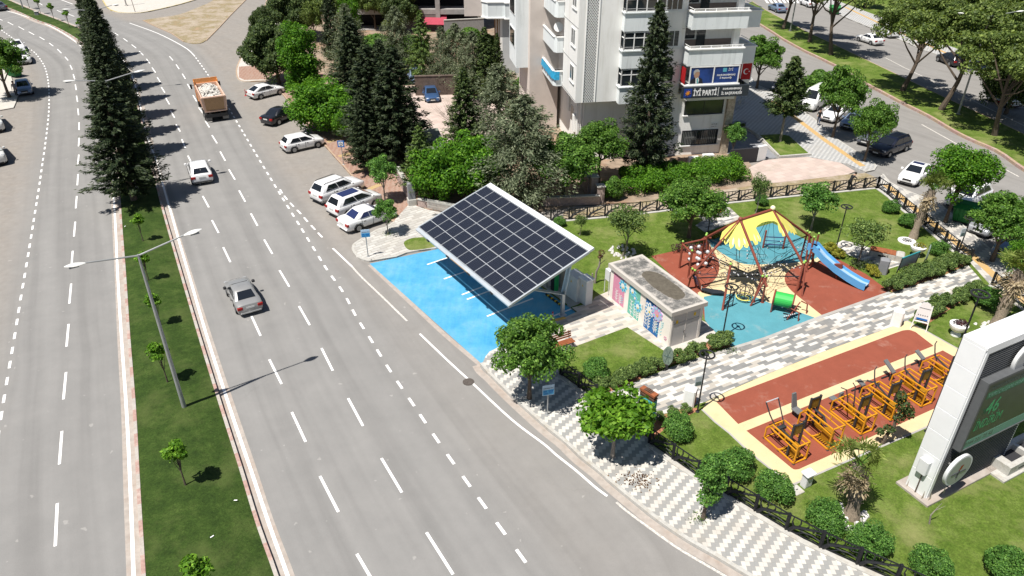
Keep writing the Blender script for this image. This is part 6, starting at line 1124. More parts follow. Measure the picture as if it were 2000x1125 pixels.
for x, y, lb in ((1082, 566, 'black charging post with green strip under the solar roof'), (1030, 525, 'second black charging post hidden under the solar roof')):
    t = thing('charging_post', lb, 'charger', G(x, y, .15), rz); MB().cbox(-.22, .22, -.15, .15, 0, 1.5, .04).build('casing', 'trim_black', t); MB().box(.225, .27, -.16, .16, .05, 1.45).build('light_strip', 'green_strip', t); MB().tube([(-.2,-.18,1.1),(-.4,-.3,.6),(-.3,-.35,.15),(.1,-.3,.4),(.15,-.17,.9)], .025, 6).build('cable', 'trim_black', t)
for i, (x, y) in enumerate(((1062,601),(1000,552),(952,520))):
    t = thing('wheel_stop', ('near','middle','far')[i]+' black and yellow wheel stop under the solar roof', 'wheel stop', G(x+20, y-14, .01), rz); MB().cbox(-.9, .9, -.07, .07, 0, .1, .03).build('block', 'trim_black', t)
    for q in (-.6, -.2, .2, .6): MB().box(q-.06, q+.06, -.074, .074, .02, .104).build('reflector', 'warn_yellow', t)
mb = MB(); k0 = G(1080, 630)
t = thing('kerb_stones', 'yellow painted kerb pieces at the foot of the carport post', 'kerb piece', k0, rz); MB().cbox(-.15, .85, -.1, .1, 0, .2, .03, 0, Matrix.Rotation(R(80), 4, 'Z')).build('kerb_piece', mat('kerb_yel2', (.55, .36, .1), .8, 0, .2, 6), t); MB().cbox(-.25,.25,-.25,.25,0,.14,.05,0,Matrix.Translation(cpo-k0) if False else None).build('footing', 'kerb_stone', t)
# ---------------- painted transformer hut ----------------
hx = thing('transformer_hut', 'small flat-roofed hut with flowers painted on coloured bands', 'hut', G(1304, 678.5, .12), R(27)); hz = 2.5
mat('hut_white', (.78, .72, .67), .85, 0, .05, 1.5, dirt=((.5, .42, .36), .5)); mat('hut_door', (.5, .48, .47), .7, .1, .05, 2); mat('mural_pink', (.60, .25, .36), .8, 0, .06, 3); mat('mural_teal', (.14, .42, .33), .8, 0, .06, 3); mat('mural_blue', (.02, .12, .33), .8, 0, .08, 3); mat('mural_cyan', (.22, .58, .66), .8, 0, 0); mat('mural_white', (.7, .7, .68), .8, 0, 0); mat('mural_dot', (.02, .22, .5), .8, 0, 0); mat('mural_lilac', (.5, .36, .62), .8, 0, 0); mat('mural_rose', (.62, .3, .4), .8, 0, 0); mat('mural_yellow', (.6, .42, .03), .8, 0, 0); mat('mural_grey', (.35, .36, .37), .8, 0, 0)
MB().box(0, 2.3, 0, 6.15, -.1, hz-.28).build('wall', 'hut_white', hx)
m, nt, b = nodes('hut_roof', .95); c = ramp(nt, noise(nt, 1.6, 10, .78), [(.38, (.07, .07, .066)), (.5, (.17, .165, .155)), (.6, (.40, .37, .335))])
v = objvec(nt); x, y = sepxy(nt, v); dx = math_(nt, 'DIVIDE', math_(nt, 'SUBTRACT', x, 1.3), .82); dy = math_(nt, 'DIVIDE', math_(nt, 'SUBTRACT', y, 2.6), 2.15)
r2 = math_(nt, 'ADD', math_(nt, 'POWER', math_(nt, 'ABSOLUTE', dx), 2.6), math_(nt, 'POWER', math_(nt, 'ABSOLUTE', dy), 2.6)); r2 = math_(nt, 'ADD', r2, math_(nt, 'MULTIPLY', noise(nt, 1.4, 4), .6))
c = mix(nt, ramp(nt, r2, [(.62, 0), (1.0, 1)]), ramp(nt, noise(nt, 4, 8, .7), [(.3, (.38,.34,.3)),(.7,(.44,.4,.36))]), c) ; pud = ramp(nt, noise(nt, 5, 6, .6), [(.3, (.075,.065,.05)),(.7,(.125,.11,.085))]); r3 = math_(nt, 'MULTIPLY', r2, .8); c = mix(nt, ramp(nt, r3, [(.70, 0), (.73, 1)]), pud, c)
ed_ = math_(nt, 'MAXIMUM', math_(nt, 'ABSOLUTE', math_(nt, 'SUBTRACT', x, 1.15)), math_(nt, 'SUBTRACT', math_(nt, 'ABSOLUTE', math_(nt, 'SUBTRACT', y, 3.07)), 1.93)); ed_ = math_(nt, 'ADD', ed_, math_(nt, 'MULTIPLY', noise(nt, 3, 6, .7), .22))
c = mix(nt, ramp(nt, math_(nt, 'SUBTRACT', ed_, .3), [(.82, 0), (.95, 1)]), c, (.46, .43, .39)); nt.links.new(c, b.inputs['Base Color'])
MB().prism([(-.14,-.14),(2.44,-.14),(2.44,6.29),(-.14,6.29)], hz-.28, hz).build('roof', 'hut_roof', hx)
X0 = -.004
def pat(y0, y1, z0, z1, m_, nm='painted_band'): return MB().box(X0, 0, y0, y1, z0, z1).build(nm, m_, hx)
pat(4.55, 5.8, .12, hz-.3, 'mural_pink'); pat(2.95, 4.1, .06, hz-.3, 'mural_teal'); pat(1.0, 2.4, .03, hz-.3, 'mural_blue')
def petalflower(cy, cz, r, petal, dot, center, n=8, x=-.012, mid='mural_white'):
    fl = MB()
    for q in range(n):
        a = 2*math.pi*q/n; c_y, c_z = cy+r*.68*math.cos(a), cz+r*.68*math.sin(a); pts = [(c_y+r*.36*math.cos(a)*math.cos(t_)-r*.27*math.sin(a)*math.sin(t_), c_z+r*.36*math.sin(a)*math.cos(t_)+r*.27*math.cos(a)*math.sin(t_)) for t_ in np.linspace(0, 6.283, 11)[:-1]]
        xx = x-.0015*q; fl.add([(xx, p, z) for p, z in pts]+[(0, p, z) for p, z in pts], [tuple(range(10))]+[(i, (i+1) % 10, 10+(i+1) % 10, 10+i) for i in range(10)], 0)
        pts = [(c_y+r*.2*math.cos(a)*math.cos(t_)-r*.12*math.sin(a)*math.sin(t_), c_z+r*.2*math.sin(a)*math.cos(t_)+r*.12*math.cos(a)*math.sin(t_)) for t_ in np.linspace(0, 6.283, 9)[:-1]]
        fl.add([(x-.018, p, z) for p, z in pts], [tuple(range(8))], 1)
    fl.add([(x-.016, cy+r*.42*math.cos(t_), cz+r*.42*math.sin(t_)) for t_ in np.linspace(0, 6.283, 13)[:-1]], [tuple(range(12))], 2); fl.add([(x-.024, cy+r*.15*math.cos(t_)-.1*r, cz-.25*r+r*.18*math.sin(t_)) for t_ in np.linspace(0, 6.283, 9)[:-1]], [tuple(range(8))], 3)
    fl.build('painted_flower', [petal, dot, mid, center], hx)
petalflower(4.75, 1.62, .42, 'mural_cyan', 'mural_dot', 'mural_yellow'); petalflower(3.75, 1.8, .36, 'mural_cyan', 'mural_dot', 'mural_yellow'); petalflower(3.45, 1.45, .22, 'mural_cyan', 'mural_dot', 'mural_yellow', 7); petalflower(3.1, 1.05, .38, 'mural_cyan', 'mural_dot', 'mural_yellow'); petalflower(2.0, 1.45, .46, 'mural_white', 'mural_dot', 'mural_yellow'); petalflower(1.25, 1.62, .5, 'mural_lilac', 'mural_cyan', 'mural_yellow', 9, -.03, 'mural_rose')
lv = MB()
for y0, z0, z1 in ((5.35,.2,.95),(4.95,.15,.8),(3.75,.1,1.1),(3.4,.1,.9),(3.1,.12,.7),(2.25,.15,1.1),(1.95,.1,.9),(1.4,.2,1.0),(1.25,.3,1.1)):
    lv.box(-.014, 0, y0-.02, y0+.02, z0, z1)
    for q in range(4): zq = z0+(z1-z0)*(q+.5)/4; lv.add([(-.014,y0,zq),(-.014,y0+.16,zq+.16),(-.014,y0+.12,zq+.2),(-.014,y0,zq+.06)], [(0,1,2,3)]).add([(-.014,y0,zq),(-.014,y0-.16,zq+.16),(-.014,y0-.12,zq+.2),(-.014,y0,zq+.06)], [(0,1,2,3)])
lv.build('painted_leaves', 'mural_white', hx)
lv = MB()
for y0, z0, z1 in ((4.75,.25,.75),(3.55,.12,.9),(1.1,.15,.7),(.8,.25,.9),(.7,.9,1.3)):
    for q in range(3): zq = z0+(z1-z0)*(q+.5)/3; lv.add([(-.016,y0,zq),(-.016,y0+.12,zq+.12),(-.016,y0+.1,zq+.16),(-.016,y0,zq+.04)], [(0,1,2,3)]).add([(-.016,y0,zq),(-.016,y0-.12,zq+.12),(-.016,y0-.1,zq+.16),(-.016,y0,zq+.04)], [(0,1,2,3)])
lv.build('painted_leaves', 'mural_cyan', hx); petalflower(.3, .45, .14, 'mural_rose', 'mural_rose', 'mural_rose', 6, -.012, 'mural_white')
MB().box(-.012, 0, 2.62, 2.72, 1.1, 1.4).build('wall_socket', 'hut_door', hx)
for x0, x1 in ((.14, 1.06), (1.1, 2.04)): d_ = MB().box(x0, x1, -.03, 0, .0, 1.55).build('door', 'hut_door', hx); MB().box(x0, x1, -.025, 0, 1.58, hz-.3).build('upper_panel', 'hut_door', hx)
MB().box(1.06, 1.1, -.04, 0, 0, hz-.3).box(2.04, 2.2, -.045, 0, 0, hz-.3).box(.04, .14, -.045, 0, 0, hz-.3).build('door_frame', 'hut_white', hx); MB().tube([(1.0,-.06,.75),(1.0,-.08,.95)], .02, 6).build('door_handle', 'trim_black', hx)
for x, z in ((.35, 1.55), (1.6, 1.75)): MB().box(x, x+.14, -.04, -.03, z, z+.22).build('warning_mark', 'warn_yellow', hx)
MB().box(2.3, 2.5, 1.3, 2.1, .9, 1.5).build('vent_box', 'galvanised', hx)
bx_ = MB().box(.1, .65, 6.4, 6.9, 1.0, 1.75).build('meter_box', 'cabinet_white', hx); mb = MB()
for x in (.12, .62):
    for y in (6.42, 6.88): mb.tube([(x,y,0),(x,y,1.0)], .025, 5)
mb.build('meter_box_leg', 'cabinet_white', bx_)
# ---------------- video pylon ----------------
mat('cladding', (.80, .81, .82), .4, .1, .04, .6); mat('louvre', (.10, .105, .11), .6, .1, .1, 3); mat('louvre_dark', (.03, .03, .033), .7, 0, 0); mat('screen', (.035, .045, .042), .35, 0, .15, 2); mat('screen_green', (.03, .12, .06), .5, 0, .1, 3); mat('screen_band', (.12, .26, .2), .5, 0, .06, 3); mat('led_dim', (.07, .1, .09), .5, 0, 0)
pyo = G(1806, 976, .14); pyl = thing('advertising_pylon', 'tall white clad pylon with a dim video screen on its dark louvred face', 'pylon', pyo, R(27)); PH = 8.2
Rp = Matrix.Rotation(R(27), 3, 'Z'); pn_ = Rp @ Vector((0,-1,0)); pxv = Rp @ Vector((1,0,0))
def PP(px, py, y):
    g = G(px, py, 0); C0 = Vector((0,0,CAM_H)); D = g-C0; o = pyo+Rp @ Vector((0,y,0)); t = (o-C0).dot(pn_)/D.dot(pn_); P = C0+D*t-pyo; return (P.dot(pxv), P.z)
TW = .98; PL_ = 5.4
MB().cbox(-.3, PL_+.3, -.35, TW+.3, -.06, .1, .02).build('plinth', 'gutter', pyl)
MB().box(0, PL_, .06, TW-.06, .1, PH-.02).build('core', 'louvre_dark', pyl)
for q in range(7): z0 = .1+q*(PH-.1)/7; MB().cbox(-.06, .02, 0, TW, z0+.01, z0+(PH-.1)/7-.01, .01).build('end_panel', 'cladding', pyl)
MB().cbox(-.06, PL_+.06, -.04, TW+.02, PH, PH+.16, .03).build('top_cap', 'cladding', pyl); MB().box(.02, .2, -.04, .06, .1, PH).box(.2, PL_, -.04, .06, PH-.22, PH).build('edge_trim', 'cladding', pyl); MB().box(PL_-.02, PL_+.06, 0, TW, .1, PH).build('far_end_panel', 'cladding', pyl)
lo = MB()
for q in range(64): z0 = .14+q*.122; lo.add([(.2,.06,z0),(PL_-.02,.06,z0),(PL_-.02,-.02,z0+.05),(.2,-.02,z0+.05),(.2,-.02,z0+.1),(PL_-.02,-.02,z0+.1),(PL_-.02,.06,z0+.11),(.2,.06,z0+.11)], [(0,1,2,3),(3,2,5,4),(4,5,6,7)])
lo.build('louvres', 'louvre', pyl)
sx0, sz1 = PP(1932, 748, -.35); bx0, bz0 = PP(1870, 884, -.35); sx0 = (sx0+bx0)/2; sz0 = bz0; SZ = Vector((sx0+.12, -.36, 0))
sc = MB().box(sx0, PL_-.1, -.34, -.05, sz0, sz1).build('screen_case', 'louvre', pyl)
MB().box(sx0, PL_-.1, -.4, -.34, sz1-.12, sz1).box(sx0, sx0+.13, -.4, -.34, sz0, sz1-.12).box(sx0, PL_-.1, -.4, -.34, sz0, sz0+.05).build('screen_bezel', 'louvre', sc); MB().box(sx0+.13, PL_-.12, -.365, -.34, sz0+.05, sz1-.12).build('screen', 'screen', sc)
hh = sz1-sz0; FMp = lambda x, z, y=-.372: frame((x, y, z), (1,0,0), (0,0,1))
MB().box(sx0+.13, PL_-.12, -.37, -.365, sz0+.06, sz0+.06+hh*.13).build('screen_band', 'screen_band', sc); MB().box(sx0+.35, PL_-.3, -.37, -.365, sz0+hh*.74, sz0+hh*.83).build('screen_band', 'screen_green', sc)
text('KAHRAMANMARAŞ BELEDİYESİ', hh*.07, FMp(sx0+.45, sz0+hh*.86), 'led_dim', sc, 'screen_text', .001, width=2.9); text('KAMU ÇALIŞANLARINA', hh*.085, FMp(sx0+.42, sz0+hh*.755), 'screen_band', sc, 'screen_text', .001, width=2.3)
text('%', hh*.13, FMp(sx0+.5, sz0+hh*.5), 'screen_green', sc, 'screen_text', .001); text('46', hh*.3, FMp(sx0+.72, sz0+hh*.47), mat('screen_lit', (.05, .30, .12), .5, 0, 0), sc, 'screen_text', .001, bold=.01, width=.85); text('İNDİRİM', hh*.2, FMp(sx0+.38, sz0+hh*.27), 'screen_lit', sc, 'screen_text', .001, width=1.75); text('0344 221 35 42', hh*.08, FMp(sx0+.2, sz0+hh*.06), 'screen', sc, 'screen_text', .001)
def pdisc(px, py, r, nm, y=-.42, red=True):
    cx, cz = PP(px, py, y); d = MB().disc((cx, y, cz), (0,1,0), r, .14, 28).build(nm, 'cabinet_white', pyl, True); MB().disc((cx, y-.073, cz), (0,1,0), r*.9, .01, 28).build('disc_face', 'lens', d)
    MB().beam((cx-.1, y+.1, cz+.1), (cx-.1, -.05, cz+.1), .06).build('bracket', 'rail_metal', d)
    if red: MB().add([(cx-.05,y-.085,cz),(cx+.12,y-.085,cz+.05),(cx+.2,y-.085,cz+.3),(cx+.02,y-.085,cz+.28)], [(0,1,2,3)]).build('disc_emblem', 'lamp_red', d); MB().beam((cx-.5,y-.09,cz-.1),(cx+.5,y-.09,cz-.12),.02).beam((cx+.02,y-.09,cz),(cx-.05,y-.09,cz-.4),.03).build('disc_lettering', 'louvre_dark', d)
    else: MB().beam((cx-.2,y-.09,cz-.1),(cx+.1,y-.09,cz+.25),.06).beam((cx+.1,y-.09,cz+.25),(cx+.25,y-.09,cz-.05),.05).build('disc_emblem', 'louvre', d)
pdisc(1870, 917, .82, 'round_sign'); pdisc(2003, 700, .8, 'round_emblem', -.2, False)
eb = MB().cbox(-.3, -.06, .25, .7, 1.35, 2.1, .03).build('meter_box', 'cabinet_white', pyl); MB().tube([(-.1,.45,.1),(-.1,.45,1.35)], .03, 6).build('conduit', 'bark', pyl)
fl = MB()
for x, y in ((-.15,.05),(-.1,.85),(.05,-.15),(.9,-.2)): fl.add([(x-.08,y,.1),(x+.12,y,.1),(x+.05,y+.04,.55)], [(0,1,2)])
fl.build('broken_plate', 'stone_clad', pyl)
t = thing('concrete_planter', 'grey concrete planter bench in the shade of the pylon', 'planter', G(1965, 905, .12), R(27)); k = MB(); k.cbox(-1.35, 2.2, -.75, .75, 0, .12, .02)
k.build('base', 'kerb_stone', t); k = MB(); k.box(-.9, 2.2, -.6, -.35, .12, .62).box(-.9, 2.2, .35, .6, .12, .62).box(-.9, -.45, -.35, .35, .12, .6).box(.75, .95, -.35, .35, .12, .6).build('rim', 'kerb_stone', t); MB().box(-.45, 2.2, -.35, .35, .12, .3).build('soil', 'louvre_dark', t); MB().box(-.2, .5, -.61, -.598, .3, .36).build('slot', 'louvre_dark', t)
# ---------------- park sign, street signs, boards ----------------
mat('turquoise', (.035, .26, .29), .5, 0, .04, 2); mat('wood_dark', (.10, .055, .035), .8, 0, .35, 8); mat('wood_red', (.26, .085, .035), .7, 0, .25, 7); mat('sign_blue', (.01, .13, .42), .5, 0, 0); mat('sign_pale', (.42, .56, .7), .5, 0, .1, 30); mat('sign_cyan', (.05, .28, .5), .5, 0, .1, 10)
sa, sb = G(1246, 836, .12), G(1270, 852, .12); sr = math.atan2(sb.y-sa.y, sb.x-sa.x); t = thing('park_sign', 'turquoise park name board in a brown timber frame beside the gate', 'sign', (sa+sb)/2, sr); sw = (sb-sa).length/2
f = MB().box(-sw, sw, -.17, .17, 0, .5)
for q in range(9): x = -sw-.03+q*(2*sw+.0)/8.5; f.box(x, x+.07, -.13, .13, .5, 2.55+.12*math.cos((q-4)/4*1.3))
f.box(-sw-.03, sw+.04, -.15, .15, 2.3, 2.38).build('timber_frame', 'wood_dark', t); MB().box(-sw-.06, sw+.06, -.16, .16, 2.5, 2.62).build('top_rail', 'wood_red', t)
bd = MB().add([(-sw,-.22,.75),(-sw*.6,-.22,.95),(-sw*.3,-.22,.6),(0,-.22,.62),(sw*.4,-.22,.25),(sw,-.22,.2),(sw,-.22,2.2),(-sw,-.22,2.2),(-sw,.2,.75),(-sw*.6,.2,.95),(-sw*.3,.2,.6),(0,.2,.62),(sw*.4,.2,.25),(sw,.2,.2),(sw,.2,2.2),(-sw,.2,2.2)], [tuple(range(8)), tuple(range(15,7,-1))]+[(i,(i+1) % 8,8+(i+1) % 8,8+i) for i in range(8)]).build('board', 'turquoise', t)
for q, s_ in enumerate(('Osmanlı', 'Yaşam', 'Parkı')): text(s_, .24, frame((-sw*.72, -.226, 1.85-q*.21), (1,0,0), (0,0,1)), 'letter_white', bd, 'board_lettering', .003, bold=.004)
mb = MB()
for a, b_ in (((-.3,1.2),(-.1,1.2)),((-.2,1.0),(-.2,1.25)),((-.3,1.0),(-.1,1.0)),((.0,1.05),(.0,1.25)),((.0,1.25),(.15,1.25)),((.15,1.25),(.15,1.0))): mb.beam((a[0]-.15,-.228,a[1]), (b_[0]-.15,-.228,b_[1]), .035, .01)
mb.build('board_emblem', 'letter_white', bd)
def signpost(px, py, ytop, w, h_, rz_, label, kind):
    H_ = HT((px, py), ytop)-.12; t = thing('road_sign', label, 'sign', G(px, py, .12), rz_); MB().tube([(0,0,0),(0,0,H_)], .035, 8).cbox(-.1,.1,-.1,.1,0,.03,.01).build('pole', 'galvanised', t)
    f = MB().cbox(-w/2, w/2, -.06, -.03, H_-h_, H_, .01).build('plate', 'sign_blue' if kind == 'P' else 'sign_pale', t)
    if kind == 'P': MB().box(-w*.33, w*.33, -.066, -.06, H_-h_*.83, H_-h_*.17).build('plate_field', 'letter_white', f); text('D', h_*.62, frame((-w*.2, -.068, H_-h_*.74), (1,0,0), (0,0,1)), 'sign_dark', f, 'plate_letter', .002, bold=.012)
    else:
        MB().box(-w*.46, w*.46, -.066, -.06, H_-h_*.94, H_-h_*.46).build('plate_field', 'sign_cyan', f); text('ELEKTRİKLİ ARAÇ', h_*.13, frame((-w*.42, -.067, H_-h_*.36), (1,0,0), (0,0,1)), 'sign_dark', f, 'plate_letters', .002, width=w*.84); mb = MB()
        for x0, x1, z in ((-.4,-.12,.62),(-.38,-.05,.82),(.0,.4,.6),(.05,.35,.74)): mb.box(w*x0, w*x1, -.07, -.066, H_-h_*z-.025, H_-h_*z+.03)
        mb.build('plate_picture', 'sign_blue', f)
signpost(671, 321, 272, .62, .62, 0, 'blue parking sign on the red footway by the dark cypresses', 'P'); signpost(719, 501, 445, .62, .60, R(10), 'pale and blue sign on the white pavement beside the white saloon', 'E'); signpost(1069, 810, 747, .62, .66, R(14), 'pale and blue sign on the footway under the large street tree', 'E')
t = thing('info_board', 'grey information board on two black legs above the path', 'sign', G(1766, 533, .12), R(30)); w = .95
for x in (-w, w): MB().beam((x,0,0),(x,-.1,1.45),.05).build('leg', 'lamp_black', t)
bb = MB().add([(-w,-.02,.45),(w,-.02,.45),(w,-.1,1.42),(-w,-.1,1.42),(-w,.02,.45),(w,.02,.45),(w,-.06,1.42),(-w,-.06,1.42)], [(0,1,2,3),(7,6,5,4),(0,1,5,4),(2,3,7,6),(1,2,6,5),(3,0,4,7)]).build('board', 'board_pale', t); MB().box(-w, w, -.12, -.05, 1.38, 1.47).build('top_rail', 'turquoise', t)
t = thing('stand_sign', 'white A-shaped stand sign at the corner of the fitness court', 'sign', G(1793, 645, .12), R(-30))
for x in (-.42, .42): MB().beam((x,0,0),(x*.8,.12,1.75),.06,.05).build('leg', 'trim_white', t)
MB().box(-.4, .4, .03, .07, .55, .62).build('cross_bar', 'trim_white', t); MB().prism([(-.36,.68),(.36,.68),(.34,1.6),(.2,1.85),(0,1.93),(-.2,1.85),(-.34,1.6)], 0, .03).build('board', 'letter_white', t, False, Matrix.Translation((0,.1,0)) @ Matrix.Rotation(R(90), 4, 'X')); MB().box(-.3, .3, .055, .066, .7, .82).build('board_picture', 'sign_blue', t)
mb = MB()
for q in range(5): mb.box(-.28+q*.12, -.22+q*.12, .055, .066, 1.0, 1.06)
mb.box(-.3, .3, .055, .066, 1.5, 1.53).build('board_marks', 'ramp_grey', t)
for px, py, lb in ((1301, 722, 'oval green patterned plaque standing in the hedge by the small lawn'), (1805, 517, 'oval grey patterned plaque on the lawn right of the information board')):
    t = thing('oval_plaque', lb, 'plaque', G(px, py, .12), R(-35) if px < 1500 else R(60)); pts = [(.3*math.cos(a), .62*math.sin(a)) for a in np.linspace(0, 6.283, 21)[:-1]]; M_ = Matrix.Translation((0,.04,.95)) @ Matrix.Rotation(R(90), 4, 'X')
    MB().prism(pts, 0, .08).build('disc', mat('plaque_green', (.16, .21, .17), .7, 0, .3, 8), t, False, M_); mb = MB(); mb.tube([(.26*math.cos(a), .0, .56*math.sin(a)) for a in np.linspace(0, 6.283, 21)], .015, 4)
    for a in (0, 1.05, 2.1): mb.beam((-.22*math.cos(a), -.05, -.5*math.sin(a)), (.22*math.cos(a), -.05, .5*math.sin(a)), .03, .01)
    mb.build('disc_pattern', 'board_green', t, False, Matrix.Translation((0,0,.95))); MB().cbox(-.08,.08,-.08,.08,0,.4,.02).build('foot', 'lamp_black', t)
# ---------------- benches, bins, urns, stones ----------------
def bench_block(px, py, rz_, label, L=2.0):
    t = thing('park_bench', label, 'bench', G(px, py, .12), rz_); MB().cbox(-L/2, L/2, -.4, .4, 0, .42, .03).cbox(L/2, L/2+.55, -.42, .42, 0, .5, .06).build('base', 'kerb_stone', t); k = MB()
    for q in range(6): k.cbox(-L/2+.02, L/2-.02, -.39+q*.132, -.28+q*.132, .42, .47, .01)
    k.build('seat', 'wood_red', t); MB().box(-.25, .25, -.405, -.398, .12, .25).build('opening', 'louvre_dark', t); return t
bench_block(1390, 423, R(28), 'wooden topped concrete bench near the north fence'); bench_block(1722, 500, R(-28), 'wooden topped bench with a white block beside the upper right lamp', 1.7)
t = thing('garden_bench', 'brown slatted bench with a backrest beside the large street tree', 'bench', G(1096, 682, .13), R(27)); k = MB()
for q in range(4): k.cbox(-.8, .8, -.25+q*.12, -.15+q*.12, .42, .45, .01)
k.build('seat', 'wood_red', t); k = MB()
for q in range(3): k.cbox(-.8, .8, .24+q*.03, .27+q*.03, .52+q*.13, .62+q*.13, .01)
k.build('backrest', 'wood_red', t)
for x in (-.65, .65): MB().tube([(x,-.25,0),(x,-.22,.42),(x,.22,.42),(x,.34,.9)], .025, 6).tube([(x,.3,0),(x,.2,.42)], .025, 6).build('leg', 'lamp_black', t)
def bin_(px, py, rz_, label, m_='trim_white'):
    t = thing('litter_bin', label, 'litter bin', G(px, py, .12), rz_); MB().cbox(-.3, .3, -.27, .27, 0, 1.1, .07).build('body', m_, t); MB().box(.295, .312, -.18, .18, .1, .8).build('wood_panel', 'wood_red', t); MB().box(.295, .313, -.17, .17, .82, .98).build('opening', 'louvre_dark', t)
bin_(1345, 789, R(-25), 'white litter bin with a wooden panel by the near park lamp'); bin_(1748, 634, R(-25), 'white litter bin on the path at the corner of the fitness court'); bin_(1722, 533, R(-25), 'dark grey litter bin by the striped bench place', 'ramp_grey')
for px, py, key, lb in ((1788, 500, 'leaf_yellow', 'white urn planted with yellow and red flowers on the east lawn'), (1866, 654, 'leaf_purple', 'white urn with purple leaves behind the top of the pylon')):
    t = thing('flower_urn', lb, 'planter', G(px, py, .12)); MB().lathe([(.28,0),(.28,.1),(.12,.16),(.12,.24),(.35,.36),(.5,.6),(.52,.78),(.46,.8)], n=18).build('urn', 'trim_white', t, True); C, Nr = lumps(np.array([[0,0,.85],[.2,.1,.85],[-.2,0,.85],[.1,-.2,.9],[.3,-.1,.75]]), [.22]*5, 90); leafmesh('foliage', C, Nr, .09, .06, key, t)
t = thing('tree_ring', 'white round stone ring at the foot of the tall shaggy palm', 'tree ring', G(1771, 471, .12)); MB().lathe([(.62,0),(.62,.05),(.3,.06)], n=20).build('slab', 'trim_white', t); k = MB(); k.tube([(.3*math.cos(a), .3*math.sin(a), .08) for a in np.linspace(0, 6.283, 17)], .025, 5)
for a in range(4): k.beam((-.3*math.cos(a*.785), -.3*math.sin(a*.785), .08), (.3*math.cos(a*.785), .3*math.sin(a*.785), .08), .03)
k.build('grille', 'lamp_black', t)
mat('pebble', (.62, .6, .58), .85, 0, .12, 6)
def stones(px, py, r, n, label):
    t = thing('stone_ring', label, 'stones', G(px, py, .12))
    for q in range(n):
        a = 6.283*q/n+rng.uniform(-.2, .2); rr = r*rng.uniform(.35, 1.05); s_ = rng.uniform(.08, .17); c = Vector((rr*math.cos(a), rr*math.sin(a), s_*.6)); MB().add([c+Vector((s_*x_*rng.uniform(.7,1.1), s_*y_*rng.uniform(.7,1.1), s_*z_*.8)) for x_, y_, z_ in ((-1,-.4,-.6),(0,-1,-.6),(1,-.3,-.6),(.8,.8,-.6),(-.7,.9,-.6),(-.6,-.3,.7),(.4,-.5,.8),(.5,.4,.7),(-.3,.5,.8))], [(4,3,2,1,0),(5,6,7,8),(0,1,6,5),(1,2,6),(2,3,7,6),(3,4,8,7),(4,0,5,8)]).build('stone', 'pebble', t)
stones(1214, 494, .95, 30, 'ring of white stones round the foot of the sparse tree behind the hut'); stones(1664, 1014, .8, 26, 'white stones at the foot of the near palm'); stones(1930, 640, .7, 12, 'pale stones at the foot of the palm behind the pylon')
cabinet(1573, 948, .42, .3, .75, R(27), 'small white electric box on the lawn at the corner of the fitness court', True, z=.12)
t = thing('cover_slab', 'pale concrete cover slab beside the small electric box', 'slab', G(1556, 958, .12), R(27)); MB().cbox(-.25,.25,-.25,.25,0,.06,.02).build('slab', 'kerb_stone', t); MB().box(-.05,.05,-.02,.02,.06,.07).build('lifting_ring', 'lamp_black', t)
t = thing('manhole_cover', 'round dark manhole cover on the road beside the lane line', 'manhole cover', G(915, 746, .002)); MB().lathe([(.32,0),(.32,.012)], n=20).build('rim', mat('iron', (.10, .085, .075), .8, .2, .3, 20), t); MB().lathe([(.27,.0),(.27,.018)], n=20).build('lid', 'iron', t)
# ---------------- fences ----------------
mat('iron_black', (.016, .017, .02), .5, .2, 0)
def fence(pts, label, step=1.45, H_=.95, z=.12, n0=0):
    P = resample(pts, step); P = P if math.hypot(P[-1][0]-P[-2][0], P[-1][1]-P[-2][1]) > .5 else P[:-1]; o = Vector((P[0][0], P[0][1], z)); t = thing('ornamental_fence', label, 'fence', o); cu = MB()
    for i, p in enumerate(P):
        q = Vector((p[0]-o.x, p[1]-o.y, 0)); MB().box(q.x-.06, q.x+.06, q.y-.06, q.y+.06, 0, H_+.06).build('post', 'iron_black', t)
        if i+1 == len(P): break
        e = Vector((P[i+1][0]-o.x, P[i+1][1]-o.y, 0)); d = e-q; u = Vector((0,0,1)); at = lambda a, z_: q+d*a+u*z_; k = MB()
        k.beam(at(.02, H_), at(.98, H_), .05, .04).beam(at(.02, .1), at(.98, .1), .05, .04)
        k.tube([at(.08, .1), at(.2, .38), at(.42, .55), at(.7, .7), at(.98, H_-.03)], [.10, .09, .07, .055, .04], 5); k.tube([at(.2, .38), at(.12, .65), at(.14, H_)], [.05, .035, .03], 4); k.tube([at(.3, .46), at(.36, .72), at(.34, H_)], [.045, .035, .03], 4); k.tube([at(.5, .58), at(.58, .78), at(.56, H_)], [.045, .03, .03], 4)
        k.tube([at(.25, .42), at(.5, .36), at(.7, .42), at(.96, .34)], [.045, .035, .035, .03], 4); k.tube([at(.5, .36), at(.68, .22), at(.9, .12)], [.025, .02, .02], 4); k.tube([at(.62, .66), at(.8, .6), at(.97, .66)], [.025, .02, .015], 4); k.tube([at(.3, .1), at(.42, .25), at(.5, .36)], [.045, .035, .03], 4); k.tube([at(.75, .72), at(.74, .85), at(.76, H_)], .018, 4)
        k.build('fence_panel', 'iron_black', t)
    n = MB().wallstrip(pts, -.26, -.05, .05, 0, None, 2); n = n.build('fence_kerb', 'kerb_stone', t, False, Matrix.Translation((-o.x, -o.y, 0)))
    return t
fence(W2([(1094,735),(1125,757),(1163,784)]), 'short black ornamental fence along the small front lawn'); fence(fs2, 'long black ornamental fence along the street footway, lower right')
fence(W2(FN), 'black ornamental fence along the north side of the lawn'); fence(W2(FE), 'black ornamental fence along the east footway by the shaggy palm'); fence(W2([(1935,560),(1990,600),(2060,650)]), 'short black fence behind the bright palm at the right edge')
